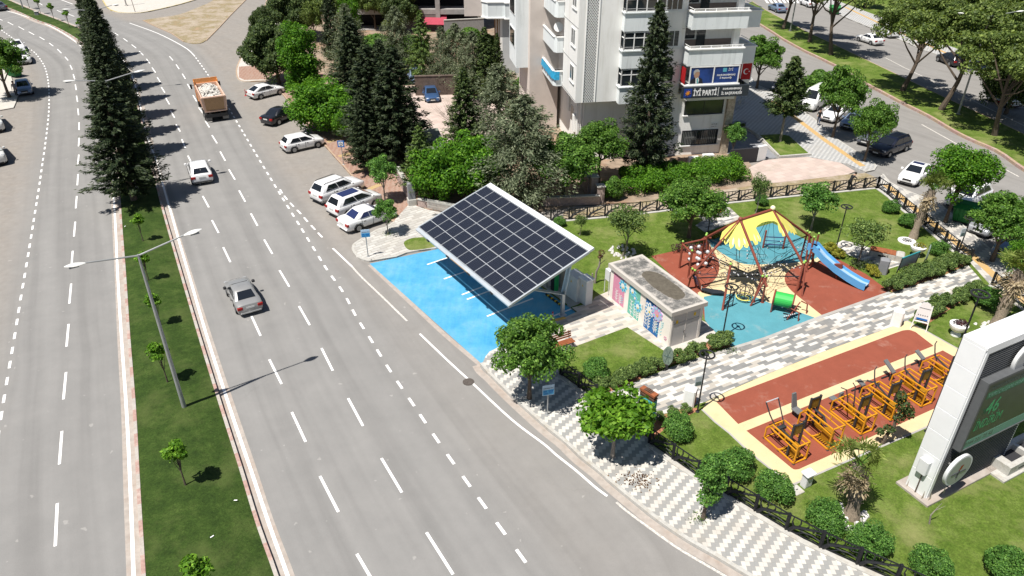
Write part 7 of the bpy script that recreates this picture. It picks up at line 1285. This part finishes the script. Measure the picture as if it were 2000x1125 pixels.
# ---------------- playground ----------------
mat('play_brown', (.22, .06, .04), .55, 0, .08, 5); mat('play_yellow', (.78, .70, .16), .6, 0, .04, 3); mat('play_cream', (.80, .78, .5), .6, 0, 0); mat('rope_black', (.018, .022, .03), .8, 0, 0); mat('rope_blue', (.04, .1, .16), .8, 0, 0); mat('cap_green', (.28, .5, .1), .5, 0, 0); mat('joint_silver', (.6, .6, .62), .4, .3, 0); mat('slide_blue', (.10, .33, .62), .35, 0, .06, 4); mat('slide_steel', (.50, .62, .72), .25, .4, 0); mat('tunnel_green', (.04, .42, .08), .4, 0, .06, 4); mat('panel_blue', (.05, .09, .2), .6, 0, .2, 8); mat('play_navy', (.03, .06, .14), .6, 0, 0); mat('step_blue', (.09, .3, .6), .5, 0, 0)
ZP = .134
pc = G(1460, 530, ZP); pl = thing('climbing_pyramid', 'brown climbing frame with rope net and yellow petal canopy over two peaks', 'climbing frame', pc)
L_ = lambda px, py, z: G(px, py, z) - pc
A = L_(1509, 409, 4.9); B = L_(1446, 429, 4.9)
nd = {'N1': (1366,565,1354,533,1.3), 'N2': (1383,514,1379,464,2.0), 'N3': (1480,590,1492,546,1.7), 'N4': (1558,566,1570,518,1.75), 'N5': (1568,510,1578,459,2.0)}
TP = {}
for k, (bx, by, tx, ty, hz_) in nd.items():
    b0 = G(bx, by, ZP)-pc; tp = L_(tx, ty, hz_+ZP); TP[k] = tp; cdir = Vector((-tp.x, -tp.y, 0)).normalized(); sd = Vector((-cdir.y, cdir.x, 0))
    for sgn in (-1, 1):
        mb = MB(); q0 = b0+sd*(.28*sgn); q1 = tp+sd*(.12*sgn)+Vector((0,0,.25)); mb.tube([q0, q1], [.07,.06], 8).disc(q0, (0,0,1), .13, .03, 10); mb.build('post', 'play_brown', pl, True); MB().sphere(q1, .085).build('post_cap', 'cap_green', pl, True)
    MB().tube([b0+sd*.55-cdir*.5, tp-cdir*.1], .06, 8).build('back_stay', 'play_brown', pl, True)
    q0, q1 = b0.lerp(tp, .3), b0.lerp(tp, .8); st_ = MB(); w = .26
    for s5 in (-1, 1): st_.tube([q0+sd*w*s5*.8, q1+sd*w*s5*.55], .025, 5)
    for q in range(6): c = q0.lerp(q1, q/5); st_.tube([c-sd*w*.75, c+sd*w*.75], .028, 5)
    st_.build('climbing_panel', 'step_blue' if k == 'N2' else 'panel_blue', pl)
for k, ap in (('N1', B), ('N2', B), ('N3', B), ('N4', A), ('N5', A)):
    MB().tube([TP[k]+(TP[k]-ap).normalized()*.5, ap], [.085, .085], 10).build('sloping_pole', 'play_brown', pl, True)
MB().tube([A, B], .09, 10).build('ridge_pole', 'play_brown', pl, True)
MB().sphere(A+Vector((0,0,.1)), .17, n=12).build('peak_ball', 'play_cream', pl, True); MB().sphere(B+Vector((0,0,.05)), .14, n=12).build('peak_ball', 'play_brown', pl, True)
# canopy: sheets between the poles, each in its own plane, ending in petals
C0 = Vector((0, 0, CAM_H))
def on_plane(px, py, P0, P1, P2):
    n_ = (P1-P0).cross(P2-P0); o_ = P0+pc; D = G(px, py, 0)-C0; t_ = (o_-C0).dot(n_)/D.dot(n_); return C0+D*t_-pc
def sheet(outline, P0, P1, P2, lights=()):
    pts = [on_plane(x, y, P0, P1, P2) for x, y in outline]; n_ = (P1-P0).cross(P2-P0).normalized(); n_ = n_ if n_.z > 0 else -n_
    o = MB().add(pts, [tuple(range(len(pts)))]).build('canopy', 'play_yellow', pl); md = o.modifiers.new('thickness', 'SOLIDIFY'); md.thickness = .03; md.offset = 0; k = MB()
    for x0, y0, x1, y1, w in lights:
        a_, b_ = on_plane(x0, y0, P0, P1, P2)+n_*.022, on_plane(x1, y1, P0, P1, P2)+n_*.022; d_ = (b_-a_); s_d = d_.cross(n_).normalized()*w; k.add([a_, a_+d_*.35+s_d, a_+d_*.75+s_d, b_, a_+d_*.75-s_d, a_+d_*.35-s_d], [(0,1,2,3,4,5)])
    if k.v: k.build('petal_highlight', 'play_cream', o)
sheet([(1446,429),(1440,436),(1430,447),(1417,462),(1414,473),(1417,478),(1422,474),(1425,469),(1424,479),(1427,486),(1432,482),(1435,474),(1437,484),(1444,489),(1450,483),(1451,476),(1455,483),(1460,484),(1463,478),(1461,468),(1456,452)], B, TP['N1'], TP['N3'], [(1423,462,1420,473,.05),(1433,463,1431,480,.06),(1443,464,1444,484,.07),(1452,464,1456,478,.05)])
sheet([(1446,429),(1424,442),(1411,453),(1406,469),(1409,466),(1411,471),(1414,464),(1416,467),(1428,452)], B, TP['N1'], TP['N2'])
sheet([(1446,429),(1509,409),(1516,418),(1524,430),(1532,446),(1539,457),(1536,460),(1532,452),(1533,461),(1529,462),(1525,451),(1524,456),(1521,449),(1519,436),(1512,432),(1500,432),(1488,435),(1479,441),(1476,446),(1481,455),(1486,466),(1485,473),(1480,470),(1480,477),(1475,479),(1470,470),(1464,470),(1458,455),(1451,438)], B, A, along_ := B.lerp(TP['N3'], 1.0), [(1478,458,1483,469,.04),(1471,456,1477,475,.05),(1527,444,1531,459,.04)])
sheet([(1509,409),(1517,414),(1530,425),(1544,437),(1552,447),(1557,457),(1553,455),(1552,459),(1548,452),(1546,456),(1541,449),(1539,455),(1532,441),(1521,425)], A, TP['N4'], TP['N5'], [(1538,436,1547,449,.04)])
# rope net: hexagon mesh in a sagging bowl between the nodes
net = MB(); jn = MB(); ctr = (TP['N1']+TP['N2']+TP['N3']+TP['N4']+TP['N5'])/5
order = ['N2', 'N1', 'N3', 'N4', 'N5']
def bowl(u, a):
    n5 = a/6.28318*5; i = int(n5) % 5; f = n5-int(n5); rim = TP[order[i]].lerp(TP[order[(i+1) % 5]], f); rim = rim-(rim-ctr)*.22*math.sin(math.pi*f); p = ctr.lerp(rim, u); p.z = rim.z*.9*(u**1.6)+(1-u**1.6)*.75+.1*math.sin(a*7+u*9); return p
prev = None
for r in range(1, 7):
    u = r/6.3; n = 8+r*5; ring = [bowl(u, 6.28318*(i+(r % 2)*.5)/n) for i in range(n)]
    for i in range(n):
        if (i+r) % 3: net.tube([ring[i], ring[(i+1) % n]], .015, 3, 0, False)
        if rng.random() < .45: jn.sphere(ring[i], .05, n=5)
    if prev:
        for i in range(0, n, 2): j = int(i/n*len(prev)) % len(prev); net.tube([ring[i], prev[j]], .015, 3, 0, False)
    prev = ring
for k in order:
    for q in range(5): a = bowl(.9, rng.uniform(0, 6.28)); net.tube([TP[k], bowl(.75+.04*q, (order.index(k)+rng.uniform(-.25,.25))/5*6.28318 % 6.28)], .014, 3, 0, False)
for ap in (A, B):
    for q in range(5): net.tube([ap, bowl(.5, rng.uniform(0, 6.28))], .012, 3, 0, False)
nto = net.build('rope_net', 'rope_black', pl); jn.build('net_joints', 'joint_silver', nto)
low = MB()
for q in range(14):
    a = rng.uniform(.2, 6.1); p = bowl(.95, a); g0 = Vector((p.x*rng.uniform(.6, .95), p.y*rng.uniform(.6, .95)-.4, .03)); low.tube([p, g0], .015, 3, 0, False)
for k in order:
    b0 = TP[k].copy(); b0.z = .9; c = ctr.copy(); c.z = .35; low.tube([b0, c], .04, 5, 0, False)
low.build('lower_ropes', 'rope_black', pl)
# ball rack
pb_ = G(1330, 520, ZP); t = thing('ball_rack', 'brown frame hung with rows of white balls beside the hut', 'climbing frame', pb_); Lb = lambda px, py, z: G(px, py, z)-pb_
P1, P2, P3 = G(1327,523,ZP)-pb_, G(1344,543,ZP)-pb_, G(1381,514,ZP)-pb_; h1, h2, h3 = HT((1327,523),473), HT((1344,543),491), HT((1381,514),462)
for p, h_ in ((P1,h1),(P2,h2)): MB().tube([p, p+Vector((0,0,h_))], .075, 8).build('post', 'play_brown', t, True); MB().sphere(p+Vector((0,0,h_+.05)), .085).build('post_cap', 'cap_green', t, True)
T1, T2, T3 = P1+Vector((0,0,h1-.15)), P2+Vector((0,0,h2-.15)), P3+Vector((0,0,h3-.1))
MB().tube([T1, T3], .06, 8).tube([T1, T2], .06, 8).build('beam', 'play_brown', t, True)
for q in range(4):
    f = .32+q*.14; c0 = T1.lerp(T3, f)+Vector((.25*(q % 2), -.5*(q % 2), 0)); r_ = MB().tube([c0, Vector((c0.x, c0.y, .1))], .012, 4).build('hanging_rope', 'rope_black', t)
    for z in ((.35, .8, 1.25) if q % 2 else (.55, 1.0, 1.45)): MB().sphere((c0.x, c0.y, z), .14, n=12).build('ball', 'joint_silver', r_, True)
# slide
ps = G(1578, 492, ZP); t = thing('slide', 'long pale blue slide coming down over the red play surface', 'slide', ps); S0 = L_(1588, 487, 1.75)+pc-ps; S0 = G(1590, 480, 1.9)-ps; S1 = G(1683, 553, .45)-ps; S2 = G(1676, 560, .3)-ps
d = Vector((S1.x-S0.x, S1.y-S0.y, 0)).normalized(); sd = Vector((-d.y, d.x, 0)); path = [S0-d*.3, S0+d*.15]+[S0.lerp(S1, f)-Vector((0,0,.22*math.sin(math.pi*f))) for f in (.25,.5,.75,.9)]+[S1, S1+d*.35]
for s5 in (-1, 1):
    mb = MB()
    for a, b_ in zip(path, path[1:]): 
        o_ = sd*(.3*s5); mb.add([a+o_+Vector((0,0,-.28)), b_+o_+Vector((0,0,-.28)), b_+o_+Vector((0,0,.2)), a+o_+Vector((0,0,.2)), a+o_*1.15+Vector((0,0,-.28)), b_+o_*1.15+Vector((0,0,-.28)), b_+o_*1.15+Vector((0,0,.2)), a+o_*1.15+Vector((0,0,.2))], [(0,1,2,3),(7,6,5,4),(3,2,6,7),(0,4,5,1)])
    mb.build('side_panel', 'slide_blue', t)
mb = MB()
for a, b_ in zip(path, path[1:]): o_ = sd*.3; mb.add([a-o_, b_-o_, b_+o_, a+o_], [(0,1,2,3)])
mb.build('chute', 'slide_steel', t, True); MB().box(S0.x-.3, S0.x+.3, S0.y-.35, S0.y+.35, S0.z-.06, S0.z).build('platform', 'slide_blue', t)
mid = S0.lerp(S1, .52); MB().tube([(mid.x, mid.y, mid.z-.3), (mid.x+.05, mid.y-.1, 0)], .05, 6).build('leg', 'play_brown', t); MB().cbox(mid.x-.28, mid.x+.28, mid.y-.06, mid.y+.06, mid.z-.3, mid.z+.1, .02).build('cross_bar', 'play_brown', t)
for s5 in (-1, 1): MB().tube([S0+sd*.35*s5-Vector((0,0,S0.z)), S0+sd*.35*s5+Vector((0,0,.75))], .06, 8).build('post', 'play_brown', t, True); MB().sphere(S0+sd*.35*s5+Vector((0,0,.8)), .08).build('post_cap', 'cap_green', t, True)
# small net goal at the back
pg = G(1510, 482, ZP); t = thing('rope_bridge_frame', 'low brown frame with blue rope panel behind the pyramid', 'climbing frame', pg); a, b_ = G(1490,484,ZP)-pg, G(1529,486,ZP)-pg
for p, h_ in ((a, 1.4), (b_, 1.05)): MB().tube([p, p+Vector((0,0,h_))], .07, 8).build('post', 'play_brown', t, True)
k = MB(); k.tube([a+Vector((0,0,.9)), b_+Vector((0,0,.9))], .04, 6).tube([a+Vector((0,0,.3)), b_+Vector((0,0,.3))], .05, 6).tube([a+Vector((0,0,.6)), b_+Vector((0,0,.6))], .03, 6)
k.build('rope_bar', 'play_navy', t)
# inclined post with a rope ladder, swing basket, barrel, arch frames
po = G(1409, 606, ZP); t = thing('ladder_post', 'leaning brown post with a small dark ladder panel on the blue surface', 'climbing frame', po); tp = G(1427, 517, 2.6)-po; b0 = G(1413, 590, ZP)-po
MB().tube([G(1411,606,ZP)-po, tp], [.075,.07], 8).build('post', 'play_brown', t, True); MB().sphere(tp+Vector((0,0,.06)), .09).build('post_cap', 'cap_green', t, True); q = G(1430, 598, ZP)-po; k = MB().tube([q, q+Vector((0,0,1.15))], .03, 6).tube([q+Vector((0,0,1.1)), Vector((.15,.1,.85))], .03, 6)
for i in range(4): k.tube([q+Vector((0,0,.2+.25*i)), Vector((.1,.05,.1+.2*i))], .02, 5)
k.build('ladder', 'rope_black', t)
sw_ = G(1392, 574, ZP); t = thing('rocking_board', 'dark rocking board on the yellow surface next to the hut', 'seesaw', sw_, R(-18)); k = MB(); prof = [(-.75,.16,.06),(-.5,.2,.12),(0,.14,.16),(.5,.2,.12),(.75,.16,.06)]
for (x0, z0, w0_), (x1, z1, w1_) in zip(prof, prof[1:]): k.add([(x0,-w0_*1.6,z0),(x1,-w1_*1.6,z1),(x1,w1_*1.6,z1),(x0,w0_*1.6,z0),(x0,-w0_*1.6,z0+.07),(x1,-w1_*1.6,z1+.07),(x1,w1_*1.6,z1+.07),(x0,w0_*1.6,z0+.07)], [(3,2,1,0),(4,5,6,7),(0,1,5,4),(2,3,7,6),(1,2,6,5),(3,0,4,7)])
k.build('board', 'rope_black', t); MB().tube([(-.75,0,.2),(-.75,0,.45)], .03, 5).build('handle', 'joint_silver', t); MB().tube([(.75,0,.2),(.75,0,.45)], .03, 5).build('handle', 'joint_silver', t); MB().tube([(0,0,0),(0,0,.15)], .08, 8).build('pivot', 'joint_silver', t)
nb = G(1452, 585, ZP); t = thing('rope_ball', 'yellow and black rope ball hanging low on the yellow surface', 'climbing net', nb); k = MB()
for i in range(5):
    a = i*math.pi/5; k.tube([(.55*math.cos(th)*math.cos(a), .55*math.cos(th)*math.sin(a), .6+.5*math.sin(th)) for th in np.linspace(0, 6.283, 15)], .018, 4, 0, False)
for z in (-.25, .05, .3): r = math.sqrt(max(0, 1-(z/.5)**2))*.55; k.tube([(r*math.cos(th), r*math.sin(th), .6+z) for th in np.linspace(0, 6.283, 15)], .018, 4, 0, False)
k.build('rope_sphere', 'rope_black', t); k = MB(); k.tube([(.5*math.cos(th), .5*math.sin(th), .22) for th in np.linspace(0, 6.283, 13)], .03, 5, 0, False).tube([(.3*math.cos(th), .3*math.sin(th), .12) for th in np.linspace(0, 6.283, 13)], .03, 5, 0, False); k.build('base_rope', 'play_yellow', t)
tb = G(1526, 606, ZP); ta, tc = G(1512, 586, .8)-G(1512,586,.8), 0; t = thing('barrel_tunnel', 'bright green barrel tunnel between two brown rings on legs', 'play tunnel', tb, R(-25)); ax = Vector((1,0,0)); c = Vector((0,0,.78)); k = MB(); n = 22
for i in range(n):
    a0, a1 = 6.28318*i/n, 6.28318*(i+1)/n; q = lambda x, a, r: (x, r*math.cos(a), .78+r*math.sin(a)); k.add([q(-.55,a0,.44), q(.55,a0,.44), q(.55,a1,.44), q(-.55,a1,.44), q(-.55,a0,.41), q(.55,a0,.41), q(.55,a1,.41), q(-.55,a1,.41)], [(0,1,2,3),(7,6,5,4)])
k.build('barrel', 'tunnel_green', t, True)
for x in (-.58, .58):
    k = MB(); k.tube([(x, .5*math.cos(a), .78+.5*math.sin(a)) for a in np.linspace(0, 6.28318, 23)], .055, 6, 0, False); r_ = k.build('ring', 'play_brown', t, True)
    for y in (-.46, .46): MB().tube([(x, y, .7), (x, y*1.1, 0)], .045, 6).build('leg', 'play_brown', t, True)
ta_ = G(1553, 622, ZP); t = thing('arch_climber', 'small brown bent-tube climber with dark steps beyond the green barrel', 'climbing frame', ta_); Lc = lambda px, py, z=ZP: G(px, py, z)-ta_
MB().tube([Lc(1536,625), Lc(1563,590,1.15)], .045, 6).build('leg', 'play_brown', t, True); MB().tube([Lc(1559,627), Lc(1561,611,.7), Lc(1545,603,.8)], .045, 6).build('leg', 'play_brown', t, True); MB().tube([Lc(1575,612), Lc(1577,594,.75), Lc(1565,588,.9)], .045, 6).build('leg', 'play_brown', t, True)
k = MB()
for i in range(5): p = Lc(1530+i*4, 612-i*4, .55+.12*i); q = Lc(1548+i*4, 616-i*4, .35+.1*i); k.beam(p, q, .1, .05)
k.build('steps', 'rope_black', t); k = MB()
for i in range(7): k.sphere(Lc(1528+i*4, 600+((i*37) % 19), .5), .05, n=6)
k.build('net_joints', 'joint_silver', t)
# ---------------- fitness machines ----------------
mat('gym_orange', (.62, .27, .012), .45, 0, .06, 6); mat('gym_dark', (.035, .037, .042), .55, .1, 0); mat('gym_pad', (.13, .135, .14), .7, 0, .1, 8); mat('gym_board', (.24, .14, .02), .6, 0, 0); mat('gym_hood', (.32, .15, .01), .5, .1, .05, 4)
GZ = .136; g0, g1, g2 = G(1492,856,GZ), G(1549,907,GZ), G(1571,896,GZ); gx = (g1-g0).normalized(); grz = math.atan2(gx.y, gx.x); gw = (g2-g1).length/2; gl = (g1-g0).length/2
def machine(px, py, kind, label, tall=1.12, sc=1.0):
    c = G(px, py, GZ); t = thing('exercise_machine', label, 'exercise machine', c, grz, 'orange exercise machines in a row'); L, w = gl*sc, gw; f = MB(); r = .035
    for s5 in (-1, 1):
        y = w*s5; pr = [(-L,y,.05),(-L,y,tall*.62),(-L+.3,y,tall),(L,y,tall),(L,y,.05)]
        for a, b_ in zip(pr, pr[1:]+pr[:1]): f.beam(a, b_, .06)
        f.beam((-L+.1,y,tall*.8), (L,y,tall*.72), .045).beam((0,y,.05),(0,y,.12),.1).beam((.2,y,tall*.75),(.2,y,tall),.045)
    for x, z in ((-L,.05),(L,.05),(L,tall),(-L,tall*.62),(-L+.3,tall),(0,.05)): f.beam((x,-w,z),(x,w,z),.06)
    f.build('cage_frame', 'gym_orange', t)
    for x in (-L, 0, L):
        for s5 in (-1, 1): MB().cbox(x-.06, x+.06, w*s5-.06, w*s5+.06, -.02, .03, .01).build('foot', 'gym_dark', t)
    s_k = MB().cbox(.25, .75, -.16, .16, .12, .75, .02)
    for q in range(7): s_k.cbox(.05+.12*q, .12+.12*q, -w+.1, w-.1, .1, .13, .005)
    s_k.build('weight_stack', 'gym_hood', t); MB().box(-.7, -.1, w-.06, w-.04, .12, tall*.6).build('mesh_guard', 'gym_hood', t)
    if kind != 'press2':
        bx_ = .45 if kind != 'press' else -L+.35
        for s5 in (-1, 1): MB().cbox(bx_-.05, bx_+.05, s5*.3-.05, s5*.3+.05, .1, 1.95, .01).cbox(bx_-.055, bx_+.055, s5*.3-.055, s5*.3+.055, 1.95, 1.985, .01).build('board_post', 'gym_dark', t)
        MB().box(bx_-.02, bx_+.02, -.25, .25, 1.3, 1.85).build('board', 'gym_board', t); MB().cbox(bx_-.04, bx_+.04, -.25, .25, 1.85, 1.93, .01).build('board_top', 'gym_dark', t)
    arm = MB()
    if kind == 'bar': arm.tube([(-.5,.25,.9),(-1.0,.35,1.5),(-1.35,.38,2.0)], .035, 6).tube([(-.5,-.25,.9),(-1.0,-.35,1.5),(-1.35,-.38,2.0)], .035, 6).tube([(-.6,0,.9),(.4,0,.8)], .05, 6).cbox(-.6,-.4,-.3,.3,.85,1.0,.02); MB().tube([(-1.35,.38,2.0),(-1.35,-.38,2.0)], .03, 6).build('pull_bar', 'joint_silver', t)
    if kind == 'press':
        MB().cbox(-L-.75, -L-.25, -.2, .2, .42, .5, .03).build('seat', 'gym_pad', t); MB().add([(-L-.78,-.17,.5),(-L-.78,.17,.5),(-L-.98,.12,1.25),(-L-.98,-.12,1.25),(-L-.7,-.17,.5),(-L-.7,.17,.5),(-L-.9,.12,1.25),(-L-.9,-.12,1.25)], [(0,1,2,3),(7,6,5,4),(0,3,7,4),(1,5,6,2),(2,6,7,3),(0,4,5,1)]).build('backrest', 'gym_pad', t); arm.tube([(-L-.6,0,.42),(-L-.6,0,.05),(-L,0,.05)], .04, 6).tube([(-.8,.15,1.1),(-.1,.2,1.05),(.3,.1,.7)], .06, 6).tube([(-.8,-.15,1.1),(-.1,-.2,1.05),(.3,-.1,.7)], .06, 6)
    if kind == 'handles':
        MB().cbox(-L-.45, -L-.1, -.18, .18, .5, .57, .02).build('seat', 'gym_pad', t); MB().cbox(-L+.02, -L+.14, -.12, .12, .7, 1.2, .03).build('chest_pad', 'gym_pad', t)
        for s5 in (-1, 1): arm.tube([(-.2,s5*.2,.7),(-.35,s5*.25,1.3),(-.5,s5*.3,1.75),(-.75,s5*.42,1.75)], .03, 6)
        arm.tube([(-L-.3,0,.5),(-L-.3,0,.06),(-L,0,.06)], .04, 6)
    if kind in ('bench', 'incline', 'curl'):
        e = {'bench': .9, 'incline': .75, 'curl': .6}[kind]; MB().add([(-L-.2,-.13,.55),(-L-.2,.13,.55),(-L-e,.13,e+.05),(-L-e,-.13,e+.05),(-L-.2,-.13,.63),(-L-.2,.13,.63),(-L-e,.13,e+.13),(-L-e,-.13,e+.13)], [(3,2,1,0),(4,5,6,7),(0,1,5,4),(1,2,6,5),(2,3,7,6),(3,0,4,7)]).build('bench_pad', 'gym_pad', t); arm.tube([(-L-.3,0,.55),(-L-.35,0,.05),(-L,0,.05)], .05, 6).tube([(-L-.6,-.3,.06),(-L-.6,.3,.06)], .04, 6).tube([(-.5,0,.95),(-.75,0,1.35),(-.95,.1,1.75)], .035, 6).tube([(-.95,.1,1.75),(-1.05,.35,1.8)], .025, 6).tube([(-.75,0,1.2),(.3,0,.85)], .045, 6)
        if kind == 'curl': arm.tube([(-L-.2,.1,.9),(-L+.4,.3,1.0)], .05, 6).tube([(-L-.55,-.3,.75),(-L-.2,.3,.8)], .03, 6)
    if arm.v: arm.build('lever_arms', 'gym_dark', t, True)
mid0 = ((1492+1571)/2-0, 0)
spots = [(1532,876,'bar','machine with an overhead pull bar, nearest of the row',1.1),(1597,850,'press','machine with a tall grey backrest seat, second of the row',1.3),(1661,822,'handles','machine with two upright handles and a small seat, third of the row',1.1),(1718,796,'curl','machine with a curl arm and tilted pad behind the twisted tree',1.1),(1777,770,'bench','machine with a long sloping bench pad, fifth of the row',1.1),(1835,742,'incline','machine farthest along the row, beside the pylon edge',1.1)]
for x, y, k, lb, tl in spots: machine(x, y, k, 'orange '+lb, tl)
# ---------------- people ----------------
mat('cloth_black', (.012, .012, .014), .85, 0, .2, 20); mat('cloth_jeans', (.03, .05, .10), .85, 0, .2, 20); mat('cloth_red', (.35, .03, .02), .85, 0, .1, 20); mat('cloth_grey', (.14, .14, .15), .85, 0, .2, 20); mat('hair_dark', (.02, .014, .01), .7, 0, .1, 30); mat('shoe_white', (.5, .5, .5), .7, 0, 0)
def person(px, py, rz_, label, J, top, leg, z=.13):
    """J: joint positions of one continuous skinned body"""
    t = thing('person', label, 'person', G(px, py, z), rz_); V, E, Rr = [], [], []
    def ch(pts, rs, start=None):
        last = start
        for p, r in zip(pts, rs): V.append(p); Rr.append(r); i = len(V)-1; (E.append((last, i)) if last is not None else None); last = i
        return last
    pel = ch([J['pelvis']], [.13]); sp = ch([J['waist'], J['chest']], [.115, .135], pel); nk = ch([J['neck'], J['head0'], J['head1']], [.055, .085, .075], sp)
    for s in ('L', 'R'):
        hd_ = ch([J['sh'+s], J['el'+s], J['wr'+s]], [.062, .042, .028], sp); w = Vector(J['wr'+s]); d = (w-Vector(J['el'+s])).normalized(); sd = d.cross(Vector((0,1,.2))).normalized(); pm_ = ch([w+d*.06], [.03], hd_)
        for q in range(4): b_ = w+d*.09+sd*((q-1.5)*.018); ch([b_, b_+d*(.04-.004*abs(q-1.5))+Vector((0,.008,0)), b_+d*(.07-.008*abs(q-1.5))+Vector((0,.02,-.005))], [.0095,.0085,.007], pm_)
        ch([w+d*.04+sd*.035, w+d*.075+sd*.05], [.011,.008], hd_)
        ch([J['hip'+s], J['kn'+s], J['an'+s], J['to'+s]], [.09, .062, .042, .036], pel)
    me = bpy.data.meshes.new('body'); me.from_pydata([tuple(v) for v in V], E, []); o = bpy.data.objects.new('tmp', me); COL.objects.link(o); o.modifiers.new('s', 'SKIN')
    for i, r in enumerate(Rr): me.skin_vertices[0].data[i].radius = (r, r)
    me.skin_vertices[0].data[0].use_root = True; sb_ = o.modifiers.new('u', 'SUBSURF'); sb_.levels = 1; sb_.render_levels = 1; bpy.context.view_layer.update()
    m2 = bpy.data.meshes.new_from_object(o.evaluated_get(bpy.context.evaluated_depsgraph_get())); bpy.data.objects.remove(o); m2.name = 'body'; m2.materials.clear()
    for n_ in ('skin', top, leg, 'shoe_white'): m2.materials.append(MATS[n_])
    nz = J['neck'][2]; pz = J['pelvis'][2]
    for p in m2.polygons:
        c = p.center; near = min(((Vector(V[i])-c).length, i) for i in range(len(V)))[1]; v = V[near]; p.use_smooth = True
        p.material_index = 0 if (Vector(v)-Vector(J['head0'])).length < .16 or (Vector(v)-Vector(J['head1'])).length < .12 else (3 if any((c-Vector(J['to'+s])).length < .12 for s in 'LR') else (0 if any((c-Vector(J['wr'+s])).length < .14 for s in 'LR') else (2 if c.z < pz-.02 else 1)))
    bo = bpy.data.objects.new('body', m2); COL.objects.link(bo); bo.parent = t; h0, h1 = Vector(J['head0']), Vector(J['head1']); MB().sphere(h1+Vector((0,-.02,.025)), .105, n=12).build('hair', 'hair_dark', bo, True)
    fdir = Vector((0,1,0)); MB().add([h0+fdir*.085+Vector((-.015,0,-.01)), h0+fdir*.085+Vector((.015,0,-.01)), h0+fdir*.115+Vector((0,0,-.005)), h0+fdir*.088+Vector((0,0,.03))], [(0,1,2),(1,3,2),(3,0,2)]).build('nose', 'skin', bo)
    for s5 in (-1, 1): MB().sphere(h0+Vector((s5*.03,.083,.03)), .01, n=6).build('eye', 'hair_dark', bo); MB().sphere(h0+Vector((s5*.088,0,.01)), .02, n=6).build('ear', 'skin', bo)
    MB().box(h0.x-.025, h0.x+.025, h0.y+.08, h0.y+.09, h0.z-.04, h0.z-.03).build('mouth', 'cloth_red', bo)
walk = dict(pelvis=(0,0,.92), waist=(0,.01,1.08), chest=(0,.03,1.32), neck=(0,.05,1.48), head0=(0,.08,1.6), head1=(0,.07,1.68), shL=(-.18,.03,1.4), elL=(-.24,-.1,1.15), wrL=(-.22,0,.93), shR=(.18,.03,1.4), elR=(.24,.08,1.15), wrR=(.18,.28,1.1), hipL=(-.09,0,.88), knL=(-.1,.18,.5), anL=(-.1,.22,.08), toL=(-.1,.38,.04), hipR=(.09,0,.88), knR=(.1,-.02,.48), anR=(.1,-.26,.12), toR=(.1,-.14,.04))
person(1597, 245, R(150), 'person in a dark top and jeans walking past the white saloon on the plaza', walk, 'cloth_black', 'cloth_jeans')
bend = dict(pelvis=(0,-.15,.9), waist=(0,-.05,1.05), chest=(0,.15,1.22), neck=(0,.3,1.33), head0=(0,.4,1.38), head1=(0,.44,1.46), shL=(-.18,.18,1.26), elL=(-.22,.36,1.08), wrL=(-.15,.5,.95), shR=(.18,.18,1.26), elR=(.24,.38,1.1), wrR=(.15,.55,1.0), hipL=(-.1,-.12,.86), knL=(-.12,.0,.47), anL=(-.12,-.1,.08), toL=(-.12,.06,.04), hipR=(.1,-.12,.86), knR=(.14,.04,.47), anR=(.14,-.04,.08), toR=(.14,.12,.04))
person(1657, 372, R(-60), 'person all in black leaning on the north fence near the corner', bend, 'cloth_black', 'cloth_black', .1)
stand = dict(walk); stand.update(elR=(.26,0,1.15), wrR=(.26,.1,.92), knL=(-.1,.02,.48), anL=(-.1,0,.08), toL=(-.1,.15,.04), knR=(.1,.02,.48), anR=(.1,0,.08), toR=(.1,.15,.04))
person(34, 188, R(200), 'person in grey standing beside the pale blue car at the left edge', stand, 'cloth_grey', 'cloth_black')
# ---------------- litter and small stuff ----------------
for i, (x, y, lb) in enumerate([(460,977,'white paper scrap on the right of the near median grass'),(414,1048,'tiny white scrap low on the near median grass'),(244,442,'white scrap on the median grass by the left kerb')]):
    t = thing('paper_scrap', lb, 'litter', G(x, y, .28), i*.8); MB().add([(-.08,-.02,0),(.08,-.03,.01),(.08,.02,.02),(-.07,.03,.0),(0,0,.02)], [(0,1,4),(1,2,4),(2,3,4),(3,0,4)]).build('paper', 'letter_white', t)
